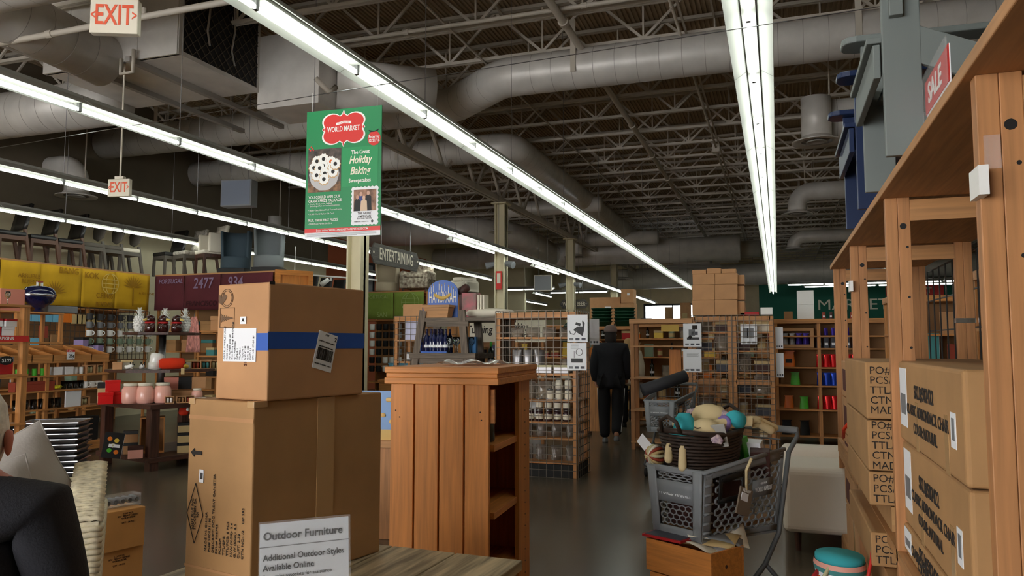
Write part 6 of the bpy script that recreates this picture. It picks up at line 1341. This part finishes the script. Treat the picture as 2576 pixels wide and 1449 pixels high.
# doll 2: turquoise body, legs hanging over the basket edge
T2 = MC @ Matrix.Translation((.0, .10, 1.03))
d2 = doll('plush toy with a turquoise body and two cream legs hanging over the basket', T2, 'turq', ([(0,.04,.05),(-.02,.0,.03),(-.035,-.06,.0),(-.035,-.10,-.06),(-.035,-.105,-.14),(.03,-.05,.0),(.045,-.09,-.06),(.055,-.105,-.17),(-.08,.06,.05),(-.15,.09,.04)], [(0,1),(1,2),(2,3),(3,4),(1,5),(5,6),(6,7),(0,8),(8,9)], [.04,.045,.022,.02,.024,.022,.02,.025,.026,.024]))
MB().l([(.02,-.03),(.055,-.025),(.062,.01),(.05,.06),(.03,.085)], 16, (-.01,.0,.03), sy=.85).build('turquoise_shirt', 'turq', d2, True); MB().l([(.05,-.02),(.066,-.02),(.07,.01),(.05,.02)], 16, (-.008,-.03,.0), sy=.8).build('turquoise_shorts', 'turq', d2, True)
MB().l([(.003,-.012),(.014,0),(.003,.012)], 8, (.0,-.075,.03)).build('button_tail', 'plush', d2, True)
# doll 3: face lying on its side with purple collar and long legs to the right
T3 = MC @ Matrix.Translation((.085, .17, 1.06))
d3 = doll('plush toy lying on its side with a purple collar and long cream legs', T3, 'turq', ([(0,0,0),(.05,.08,.03),(.09,.16,.05),(.14,.24,.03),(.17,.34,-.02),(.12,.26,.05),(.155,.40,-.01)], [(0,1),(1,2),(2,3),(3,4),(2,5),(5,6)], [.05,.035,.035,.022,.024,.02,.022]))
MB().l([(.02,-.05),(.06,-.04),(.076,0),(.062,.045),(.02,.06)], 18, (0,-.02,0), sy=.85).build('head', 'plush', d3, True); MB().l([(.04,-.012),(.05,0),(.04,.012)], 16, M=Matrix.Translation((.045,.07,.03)) @ Matrix.Rotation(1.2,4,'X')).build('collar', 'purple', d3, True); MB().l([(.03,-.05),(.045,-.02),(.045,.03),(.03,.06)], 14, M=Matrix.Translation((.08,.14,.05)) @ Matrix.Rotation(1.25,4,'X')).build('turquoise_shirt', 'turq', d3, True)
MB().t([(.06,-.06,-.01),(.1,-.07,-.03),(.13,-.06,-.045)], [.014,.028,.012], 8, flat=.5).build('ear', 'floralear', d3, True)
for i, z in enumerate((.0,.02)): MB().t([(-.02,-.085,z),(.0,-.09,z-.005),(.02,-.088,z)], .003, 5).build('stitched_eye', 'cocoa', d3)
# small goods in the cart
t = thing('grey_pouch', 'grey paper packet tucked beside the plush toys', 'packet', (0,0,0)); t.matrix_world = MC @ Matrix.Translation((.155,.16,1.0)) @ Matrix.Rotation(.3,4,'X') @ Matrix.Rotation(.5,4,'Z'); MB().b(-.05,.05,-.006,.006,-.02,.1).build('packet', mat('packgrey', (168,166,160), .6), t, bevel=.003); MB().b(-.035,.03,-.008,-.006,.02,.06).build('label', 'paper', t)
t = thing('hang_tag', 'brown card tag hanging over the side of the near shopping cart', 'tag', (0,0,0)); t.matrix_world = MC @ Matrix.Translation((.235,.26,.72)) @ Matrix.Rotation(PI/2,4,'Z') @ Matrix.Rotation(.35,4,'Y'); MB().b(-.055,.055,-.004,.004,-.08,.055).build('card', mat('tagtan', (120,106,90), .7), t); MB().b(-.04,.02,-.006,-.004,-.01,.03).build('barcode_label', 'paper', t); text(t, 'RENEW', .022, (0,-.006,.042), (1,0,0), (0,0,1), MATS['white'], .9, bold=.01); MB().t([(-.0,0,.05),(-.03,0,.14),(-.05,-.03,.2)], .014, 6, flat=.5).build('strap', 'plush', t, True)
t = thing('yarn_ball', 'striped rope ball with a paper tag at the front of the near cart', 'toy', (0,0,0)); t.matrix_world = MC @ Matrix.Translation((-.15,.03,.92))
for k in range(7): MB().t([(.05*math.cos(a)*math.cos(k*.45), .05*math.sin(a), .05*math.cos(a)*math.sin(k*.45)) for a in [2*PI*i/14 for i in range(14)]], .009, 5, closed=True).build('rope', ('straw','tan','rust','offwhite')[k % 4], t, True)
MB().b(-.13,-.04,-.01,-.007,-.03,.03,Matrix.Rotation(.7,4,'Y')).build('paper_tag', 'paper', t)
for i, (x, y, z, m, lab) in enumerate(((.06,.50,.92,'limefoil','lime green packet behind the plush toys'),(.11,.55,.9,'paper','white and red packet behind the plush toys'),(.16,.52,.86,'cocoa','dark brown carton at the rear of the near cart'))):
    o = tag(MB().b(-.05,.05,-.03,.03,0,.15).build('packet', m, None, bevel=.004), lab, 'packet'); o.matrix_world = MC @ Matrix.Translation((x,y,z-.06)) @ Matrix.Rotation(.3*i,4,'Z') @ Matrix.Rotation(.3,4,'X')
tag(MB().b(-.14,.14,-.3,.3,0,.02).build('cart_liner', 'cardinside', None), 'flat cardboard lying on the floor of the near cart', 'cardboard').matrix_world = MC @ Matrix.Translation((0,.38,.545))
tag(MB().b(-.12,.12,-.16,.16,0,.22).build('inner_carton', 'cocoa', None, bevel=.004), 'dark brown carton under the wicker basket in the near cart', 'carton').matrix_world = MC @ Matrix.Translation((0,.25,.567))
# ---- crates under / in front of the cart
def crate(label, loc, rz):
    t = thing('wooden_crate', label, 'crate', loc, rz, 'orange wooden crates'); w_, d_, h_ = .40, .26, .155
    for y in (0, d_-.012): MB().b(0,w_,y,y+.012,0,h_).build('side_board', 'oak_x', t, bevel=.002)
    for x in (0, w_-.012): MB().b(x,x+.012,.012,d_-.012,0,h_).build('end_board', 'oak_x', t, bevel=.002)
    MB().b(.012,w_-.012,.012,d_-.012,.01,.02).build('floor_board', 'oak_x', t); MB().c((w_-.004,d_*.45,h_*.5),(w_+.0008,d_*.45,h_*.5),.009,n=10).build('knot', 'cocoa', t)
    return t
cr = math.radians(-32)
crate('orange wooden crate with paper sheets, lower one under the near cart', (-.64, 3.97, .205), cr); crate('orange wooden crate full of papers, upper one under the near cart', (-.66, 3.98, .365), cr)
for i in range(5):
    o = tag(MB().grid(lambda u, v: ((u-.5)*.3, (v-.5)*.2, .03*math.sin(u*3+i)*math.cos(v*2+i)), 8, 6).build('paper_sheet', ('offwhite','paper','tan','grey','offwhite')[i], None, True, solid=.001), '%s loose paper sheet from the top in the upper crate' % ordn(4-i), 'paper', 'papers in the crate'); o.location = (-.40+.02*i, 4.01+.015*i, .50+.012*i); o.rotation_euler = (.06*i, .08, cr+.2*i)
tag(MB().b(-.13,.1,-.1,.08,0,.012).build('magazine', 'ruby', None, loc=(-.52, 4.02, .527), rz=cr+.1), 'red and black magazine sticking out of the upper crate', 'magazine'); MB().b(-.12,.09,-.09,.07,.012,.014).build('cover', 'silverb', bpy.data.objects['magazine'])
# ---------------------------------------------------------------- white sofa
mat('sofa', (226,216,204), .9, bump=.05, scale=60)
SO = thing('white_sofa', 'plain white upholstered loveseat between the cart and the tall shelves', 'sofa', (.48, 6.75, 0), -PI/2)     # faces -x
W2, D2 = 1.5, .95
MB().b(-W2/2+.05, W2/2-.05, -D2/2+.02, D2/2-.02, .16, .42).build('base', 'sofa', SO, bevel=.03); MB().b(-W2/2+.16, W2/2-.16, -D2/2-.01, D2/2-.2, .40, .52).build('seat_cushion', 'sofa', SO, bevel=.04)
MB().b(-W2/2+.02, W2/2-.02, D2/2-.22, D2/2+.06, .3, .92).build('backrest', 'sofa', SO, bevel=.07, seg=4)
for s in (-1, 1): MB().b(s*(W2/2-.09)-.09, s*(W2/2-.09)+.09, -D2/2, D2/2, .14, .61).build('arm', 'sofa', SO, bevel=.05, seg=4)
for x in (-1,1):
    for y in (-1,1): MB().c((x*(W2/2-.1),y*(D2/2-.1),0),(x*(W2/2-.1),y*(D2/2-.1),.15),.02,.028).build('leg', 'darkwood_z', SO)
# ================================================================ tall right-hand shelf with boxes and adirondack chairs
RS = thing('tall_shelf', 'tall raw pine shelf along the right edge carrying cartons and adirondack chairs', 'shelf unit', (0,0,0))
YS = [1.80, 3.22, 4.72, 6.1]; X0, X1 = .40, 1.0
for y in YS:
    for x in (X0, X1-.08):
        MB().b(x, x+.042, y-.02, y+.02, 0, 2.06).build('post', 'pine_z', RS, bevel=.002); MB().b(x+.043, x+.085, y-.02, y+.02, 0, 2.06).build('post', 'pine_z', RS, bevel=.002)
    MB().b(X0+.085, X1-.08, y-.02, y+.02, 1.97, 2.05).build('cross_rail', 'pine_x', RS); MB().b(X0+.085, X1-.08, y-.02, y+.02, .76, .84).build('cross_rail', 'pine_x', RS)
    for k in range(9): MB().c((X0+.072, y-.0205, .35+k*.19), (X0+.072, y-.019, .35+k*.19), .005, n=8).build('peg_hole', 'black', RS)
    MB().c((X0+.06, y-.0215, 1.95), (X0+.06, y-.019, 1.95), .012, n=10).build('bolt_hole', 'black', RS)
for i in range(3): MB().b(X0-.02, X1+.01, YS[i]-.02 if i else 1.1, YS[i+1]+.02 if i == 2 else YS[i+1]-.02, 2.06, 2.09).build('top_board', 'pine_y', RS, bevel=.003)
MB().b(X0+.0, X1, 1.1, 6.1, .70, .74).build('lower_shelf', 'pine_y', RS); MB().b(X0+.0, X1, 1.1, 6.1, .12, .16).build('bottom_shelf', 'pine_y', RS)
MB().b(X0-.012, X0+.012, 4.6, 6.0, .745, .84).build('edge_rail', 'pine_y', RS)
mat('blackwire', (60,58,56), .4, metal=.5)
wire_panel(RS, 4.3, 1.9, Matrix.Translation((X1+.02, 1.8, .12)) @ Matrix.Rotation(PI/2,4,'Z'), .2, .004, 'wire_back', 'blackwire')
MB().b(X1-.085, X1+.01, 4.695, 4.74, 1.62, 1.645).build('steel_strap', 'chrome', RS); MB().b(X0+.01,X0+.04,1.775,1.779,1.86,1.93).build('label_clip', 'clearplastic', RS)
for y in (1.79, 4.71): MB().b(X0-.012, X0+.006, y-.06, y+.02, 1.80, 1.86).build('plastic_clip', 'white', RS)
# printed chair cartons
def chairbox(label, loc, L, H, Dp, tilt=0, m='cardboard2'):
    t = thing('chair_carton', label, 'carton', loc, tilt, 'adirondack chair cartons')       # face toward -x, local y from near to far
    MB().b(0, Dp, 0, L, 0, H).build('body', m, t, bevel=.012, seg=3)
    X_, Z_ = (0,-1,0), (0,0,1)
    text(t, 'SKU#502422', .062, (-.0015, L*.52, H*.66), X_, Z_, INK, 1.0, bold=.012); text(t, 'CLASSIC ADIRONDACK CHAIR', .05, (-.0015, L*.50, H*.44), X_, Z_, INK, 1.0, bold=.01); text(t, 'COLOR: NATURAL', .05, (-.0015, L*.52, H*.24), X_, Z_, INK, .95, bold=.01)
    sl_ = MB().b(-.0012, .0, L*.83, L*.97, H*.2, H*.92).build('shipping_label', 'paper', t); MB().b(-.002, -.0011, L*.85, L*.95, H*.35, H*.6).build('barcode', 'grey', sl_)
    sl_ = MB().b(-.0012, .0, L*.09, L*.15, H*.28, H*.6).build('small_label', 'paper', t); MB().b(-.0019, -.0011, L*.105, L*.135, H*.35, H*.55).build('barcode', 'grey', sl_)
    for y in (.18, .62): MB().b(-.0009, .0, L*y, L*(y+.05), 0, H*.55).build('tape', 'ptape', t)
    MB().b(Dp*.45, Dp*.55, -.001, 0, 0, H).build('end_tape', 'ptape', t)
    return t
BY, BL = 2.14, 1.06
for i, (z, dx, lab) in enumerate(((1.152, .0, 'upper'), (.85, .006, 'second'), (.742-.19, .0, 'third'))):
    chairbox('printed adirondack chair carton on the right shelf, %s of the stack' % lab, (.425+dx, BY+.01*i, z if i < 2 else .742-.0), BL, .288 if i == 0 else (.297 if i == 1 else .105), .5, 0)
carton('plain_carton', 'plain tan carton at the foot of the second right shelf bay', (.385, 3.28, .44), 0, .5, .9, .155, 'cardboard2')
MB().b(.40,.9,3.28,4.3,.0,.115).build('floor_carton', 'cardboard2'); tag(bpy.data.objects['floor_carton'], 'large carton on the floor under the plain tan carton', 'carton'); MB().b(.58,.62,3.279,3.28,0,.115).build('tape','ptape',bpy.data.objects['floor_carton'])
# PO cartons in the second bay
for i, (z, h, lab) in enumerate(((1.195,.235,'top'),(.985,.205,'second'),(.845,.135,'third'),(.60,.135,'lowest'))):
    t = thing('po_carton', 'brown carton printed PO and PCS lines in the second shelf bay, %s' % lab, 'carton', (.36 if 0 else .425, 3.5, z), 0, 'printed order cartons')
    MB().b(-.085, .5, 0, 1.0, 0, h).build('body', 'cardinside' if 0 else 'cardboard2', t, bevel=.006); text(t, 'PO#: 2005\nPCS/SP\nTTL/SP\nCTN NO\nMADE IN' if h > .2 else 'PO#: 2005\nPCS/SP\nTTL/SP', .043, (-.07, -.0015, h*.5 if h > .2 else h*.5), (1,0,0), (0,0,1), INK, 1.0, 'LEFT', .0)
tag(MB().b(.42,.95,3.5,4.4,.742,.842).build('flat_carton', 'cardboard2'), 'flat carton under the printed order cartons', 'carton'); MB().b(.42,.95,3.499,3.5,.77,.79).build('tape','ptape',bpy.data.objects['flat_carton.003'])
for i in range(4):
    t = carton('white_carton', 'tan carton with faint red print in the last shelf bay, %s from the top' % ORD[i], (.41, 4.8, 1.40-.24*(i+1)+.0), 0, .5, .95, .232, 'cardboard', 'cartons in the last shelf bay')
    MB().b(-.001,0,.55,.85,.04,.18).build('printed_lines', 'stampred', t)
tag(MB().b(.41,.9,4.8,5.7,.16,.432).build('base_carton', 'cardboard'), 'plain carton at the bottom of the last shelf bay', 'carton'); MB().b(.409,.41,5.1,5.2,.16,.43).build('tape','ptape',bpy.data.objects['base_carton'])
t = thing('rolled_rug', 'dark grey ribbed metal panel standing behind the second bay', 'panel', (1.10, 4.6, 1.2), .2)
MB().b(0,.6,0,.03,-.4,.72).build('sheet', 'darkgrey', t)
for i in range(14): MB().c((.02+.043*i,-.008,-.4),(.02+.043*i,-.008,.72),.01,n=6).build('rib', 'steel', t)
MB().b(0,.6,0,.03,-1.2,-.4).build('lower_sheet', 'darkgrey', t)
# ---- adirondack chairs on top
def adirondack(label, y, m, z=2.09, x=.335):
    t = thing('adirondack_chair', label, 'chair', (x, y, z), 0, 'adirondack chairs on the right shelf'); Wd = .60   # faces -x, near leg at y, far leg at y+Wd
    for yy in (0, Wd): 
        MB().b(0, .11, yy-.012, yy+.012, 0, .58).build('front_leg', m, t, bevel=.003); MB().bar((.08, yy, .36), (.80, yy, .02), .022, .11, up=(0,0,1)).build('side_rail', m, t, bevel=.003)
        s = -1 if yy == 0 else 1
        arm = [(-.07,-.03),(-.055,-.058),(-.02,-.07),(.45,-.05),(.62,-.03),(.62,.04),(.45,.055),(-.02,.07),(-.055,.058),(-.07,.03)]
        MB().p(arm, .58, .606, Matrix.Translation((0,yy,0))).build('arm', m, t, bevel=.006); MB().b(.02, .06, yy+s*.012, yy+s*.04, .44, .58).build('arm_bracket', m, t, bevel=.003)
        MB().bar((.55, yy, 0), (.68, yy, .58), .022, .09, up=(0,1,0)).build('back_leg', m, t)
    MB().b(-.025, -.003, .013, Wd-.013, .26, .37).build('front_apron', m, t, bevel=.003)
    for i in range(5): MB().bar((.0+.095*i, .013, .385-.04*i), (.0+.095*i, Wd-.013, .385-.04*i), .085, .02).build('seat_slat', m, t, bevel=.003)
    for i in range(5):
        yy = .06+i*.12; h = .70+.06*(1-abs(i-2)/2); MB().bar((.50, yy, .12), (.50+.25*h, yy, .12+h), .095, .02, up=(-.9,0,.3)).build('back_slat', m, t, bevel=.003)
    MB().b(.60,.63,.03,Wd-.03,.36,.43).build('back_rail', m, t)
    return t
mat('greypaint', (112,119,117), .55); mat('navypaint', (24,40,74), .35)
adirondack('grey painted adirondack chair on top of the right shelf', 2.62, 'greypaint'); adirondack('navy blue adirondack chair behind the grey one on the right shelf', 3.62, 'navypaint', x=.345)
t = thing('sale_sign', 'red and white SALE card in an acrylic stand on the right shelf', 'sign', (.452, 2.42, 2.092), -PI/2)
cd_ = MB().b(-.17,.17,-.003,0,0,.21).build('card', 'paper', t); MB().b(-.17,.17,-.005,-.003,.11,.21).build('red_header', 'red', cd_); text(cd_, 'SALE', .085, (-.02,-.006,.158), (1,0,0), (0,0,1), MATS['white'], 1.1, bold=.02); text(cd_, 'Adirondack Chair', .04, (0,-.0045,.06), (1,0,0), (0,0,1), INK, .85, bold=.01); MB().b(-.175,.175,-.012,-.009,0,.23).build('acrylic_stand', 'clearplastic', t)
# ---- striped bag at the bottom
mat('bagstripe', (40,150,150), .8)
t = thing('striped_bag', 'multicolour striped bag with red rope handles below the right shelf', 'bag', (.225, 3.60, .0), .2); t.scale = (1.0, 1.0, 1.25)
for k in range(18):
    z = .2+k*.016; m = ('turq','ruby','limeg','yellow','navyg','orange','paper','teal','pinkish')[(k+1) % 9]; MB().l([(.10+.004*math.sin(k*1.7),0),(.10+.004*math.sin(k*1.7+1),.0162)], 20, (0,0,z), sy=1.25, cap=(k in (0,17))).build('stripe_band', m, t, True)
MB().l([(.1,0),(.1,.2)], 20, sy=1.25).build('lower_body', 'turq', t, True)
MB().t([(-.09,-.02,.44),(-.14,-.05,.40),(-.17,-.06,.25),(-.16,-.05,.1)], .009, 7).build('rope_handle', 'ruby', t, True); MB().t([(-.05,-.08,.48),(-.10,-.1,.42),(-.12,-.11,.3),(-.1,-.1,.15)], .008, 7).build('rope_handle', 'straw', t, True); MB().t([(.05,-.09,.30),(.07,-.12,.42),(.1,-.1,.5),(.12,-.04,.54)], .007, 7).build('rope_handle', 'red', t, True)
t = tag(MB().t([(.37,5.2,.93),(.36,5.0,1.0),(.375,4.8,1.06)], .010, 7).build('orange_strap', mat('orangestrap', (228,60,24), .6), None, True), 'orange red strap on the end of the right shelf', 'strap')

# ================================================================ far background shelving
def bgshelf(label, x, y, L, H, seed, zs=None, rz=0, goods=True, H2=None):
    random.seed(seed); zs = zs or [.12, .5, .88, 1.26, 1.6]
    s = shelf_unit('far_shelf', label, (x, y, 0), rz, L, .55, H, [z for z in zs if z < H-.1], 'wood', max(2, int(L/.95)+1), 'cardinside', True, 'far wooden shelves')
    k = 0
    for z in zs:
        if z > H-.25: continue
        xx = .1
        while xx < L-.12:
            w_ = random.uniform(.8, 1.5); kind = random.choice(('gift_box','gift_box','can','jar','pouch','book','wine_bottle','cello_bag'))
            m = random.choice(('rust','tan','cardboard','ruby','teal','sage','cocoa','offwhite','yellow','navyg','paper','pumpkin'))
            if kind in ('cello_bag',): m = 'cello'
            if kind == 'wine_bottle': m = 'greenbottle'
            p = Matrix.Rotation(rz,4,'Z') @ Vector((xx, .14, 0)); sc = w_*(1.2 if kind != 'wine_bottle' else .8)
            lv = ('lowest','second','third','fourth','fifth')[zs.index(z) % 5]
            o = put(kind, (x+p.x, y+p.y, z+.023), '%s item from the left, %s level, %s' % (ordn(k) if k < 20 else 'twenty-'+ORD[k-20], lv, label.split(',')[0]), 'goods', 'goods on far shelves', m, rz, sc, None if kind in ('pouch','book','wine_bottle','window_box') else 'tan'); k += 1
            xx += .16*w_+.05
        k = 0
    return s
bgshelf('far shelf past the walker', -3.9, 16.2, 1.1, 1.9, 11, rz=0)
bgshelf('far shelf behind the open unit', -2.6, 14.2, 1.6, 1.9, 12)
bgshelf('far shelf behind the wire gates', -.9, 15.0, 2.4, 1.95, 13)
bgshelf('far shelf behind the wire gondola', -5.6, 13.2, 2.2, 1.85, 14)
bgshelf('far shelf left of the aisle', -7.0, 20.5, 3.4, 2.0, 15)
bgshelf('far shelf under the wine sign', -8.6, 25.6, 4.2, 2.0, 16)
bgshelf('far shelf across the back', -3.3, 20.5, 3.6, 2.0, 17)
bgshelf('far shelf before the green wall', .6, 24.0, 6.0, 2.2, 18)
bgshelf('far shelf behind the snack pouches', 1.2, 9.5, 3.0, 2.05, 19)
bgshelf('far shelf seen through the right posts', 1.4, 6.0, 3.0, 2.05, 20)
bgshelf('far shelf deep on the right', 3.0, 14.0, 4.0, 2.2, 21)
# tall brown cartons, green baskets and signs beyond the walker
for i, (x, y, w_, h, z0, lab) in enumerate(((-5.5,23.2,.95,.95,2.02,'big flat brown carton on a far shelf left of the far column'),(-4.5,23.0,.42,.75,2.02,'tall brown carton with a white label beyond the walking person'),(-4.48,23.0,.38,.42,2.775,'smaller brown carton stacked on the labelled one'))):
    t = carton('far_carton', lab, (x, y, z0), 0, w_, .5, h, 'cardboard'); MB().b(w_*.5,w_*.7,-.002,0,h*.55,h*.7).build('label', 'paper', t)
bgshelf('far shelf under the tall cartons', -5.7, 22.9, 2.2, 2.02, 22)
mat('forest', (10,60,38), .5)
for i in range(2):
    for j in range(5):
        t = thing('green_tub', 'dark green plastic tub, %s from the top of the %s stack beyond the walker' % (ORD[4-j], ('left','right')[i]), 'tub', (-3.62+.5*i, 16.4, 1.905+.07*j), 0, 'green tubs'); MB().l([(.17,0),(.2,.1),(.21,.1),(.21,.115),(.19,.115),(.165,.01)], 18, sx=1.1, sy=.9).build('tub_body', 'forest', t, True); MB().l([(.205,.098),(.216,.1),(.216,.116),(.205,.118)], 18, sx=1.1, sy=.9, cap=False).build('rim', 'forest', t, True)
t = thing('green_arch_sign', 'dark green arched board with a white letter S behind the gondola', 'sign', (-3.2, 12.6, 1.55)); MB().p([(-.3,0),(.3,0)]+[(.3*math.cos(PI*k/12), .1+.3*math.sin(PI*k/12)) for k in range(13)], 0, .02, axes((1,0,0),(0,0,1),(0,0,0))).build('board', mat('darkforest', (34,62,48), .7), t); text(t, 's', .22, (.1,-.022,.12), (1,0,0), (0,0,1), MATS['offwhite'], 1, bold=.01); MB().b(-.02,.02,-.02,0,-1.55,.02).build('post', 'darkwood_z', t); MB().b(-.2,.2,-.15,.15,-1.55,-1.5).build('foot', 'darkwood_z', t)
t = thing('orange_bag', 'orange-brown leather bag beside the walking person', 'bag', (-3.05, 13.4, 1.22)); MB().l([(.08,0),(.15,.02),(.17,.14),(.14,.22),(.1,.24)], 16, sy=.5).build('bag_body', mat('leatherorange', (200,120,50), .6), t, True); MB().t([(-.1,0,.22),(-.08,0,.34),(.08,0,.34),(.1,0,.22)], .01, 6).build('strap', 'leatherorange', t, True)
tag(MB().b(-.25,.25,-.2,.2,0,1.22).build('bag_plinth', 'wood_z', None, loc=(-3.05,13.4,0)), 'wooden plinth under the orange-brown bag', 'plinth'); MB().b(-.27,.27,-.22,.22,1.18,1.22).build('top', 'wood_x', bpy.data.objects['bag_plinth'])
# making spirits bright banner behind the gondola
t = thing('spirits_sign', 'cream banner lettered making Spirits behind the wire gondola', 'banner', (-4.05, 10.35, 1.66)); MB().b(-.35,.95,0,.02,-.12,.2).build('panel', 'cream2', t); text(t, 'Making\nSpirits bright', .13, (.55,-.003,.04), (1,0,0), (0,0,1), INK, .8, bold=.01, shear=.15); text(t, 'Turning', .16, (-.05,-.003,.06), (1,0,0), (0,0,1), INK, .8, bold=.01, shear=.15)
for x in (-.3,.9): MB().b(x-.02,x+.02,.02,.05,-1.66,.18).build('post', 'wood_z', t)
# goods on top of the far shelf before the windows
for i, (x, w_, h, m, lab) in enumerate(((-6.6,.55,.55,'silverb','dark patterned gift box in front of the back windows'),(-5.9,.5,.35,'rust','brown carton in front of the back windows'),(-5.35,.35,1.1,'cardinside','tall brown carton between the back windows'),(-4.6,.5,1.3,'cardboard','tall brown carton with prints right of the back windows'),(-4.0,.55,1.4,'white','white rack of yellow packets by the back windows'),(-3.35,.7,1.5,'cardboard2','large brown carton with white labels by the back windows'),(-2.5,.5,.6,'black','dark teal carton on the far top shelf'))):
    t = carton('top_stock', lab, (x, 39.0, 2.32), 0, w_, .4, h, m); MB().b(w_*.2,w_*.7,-.003,0,h*.3,h*.6).build('print', ('grey','tan','cardinside','tan','yellow','paper','teal')[i], t)
bgshelf('far shelf under the back windows', -7.4, 38.9, 6.0, 2.32, 23, zs=[.6, 1.2, 1.75])
flush_texts()
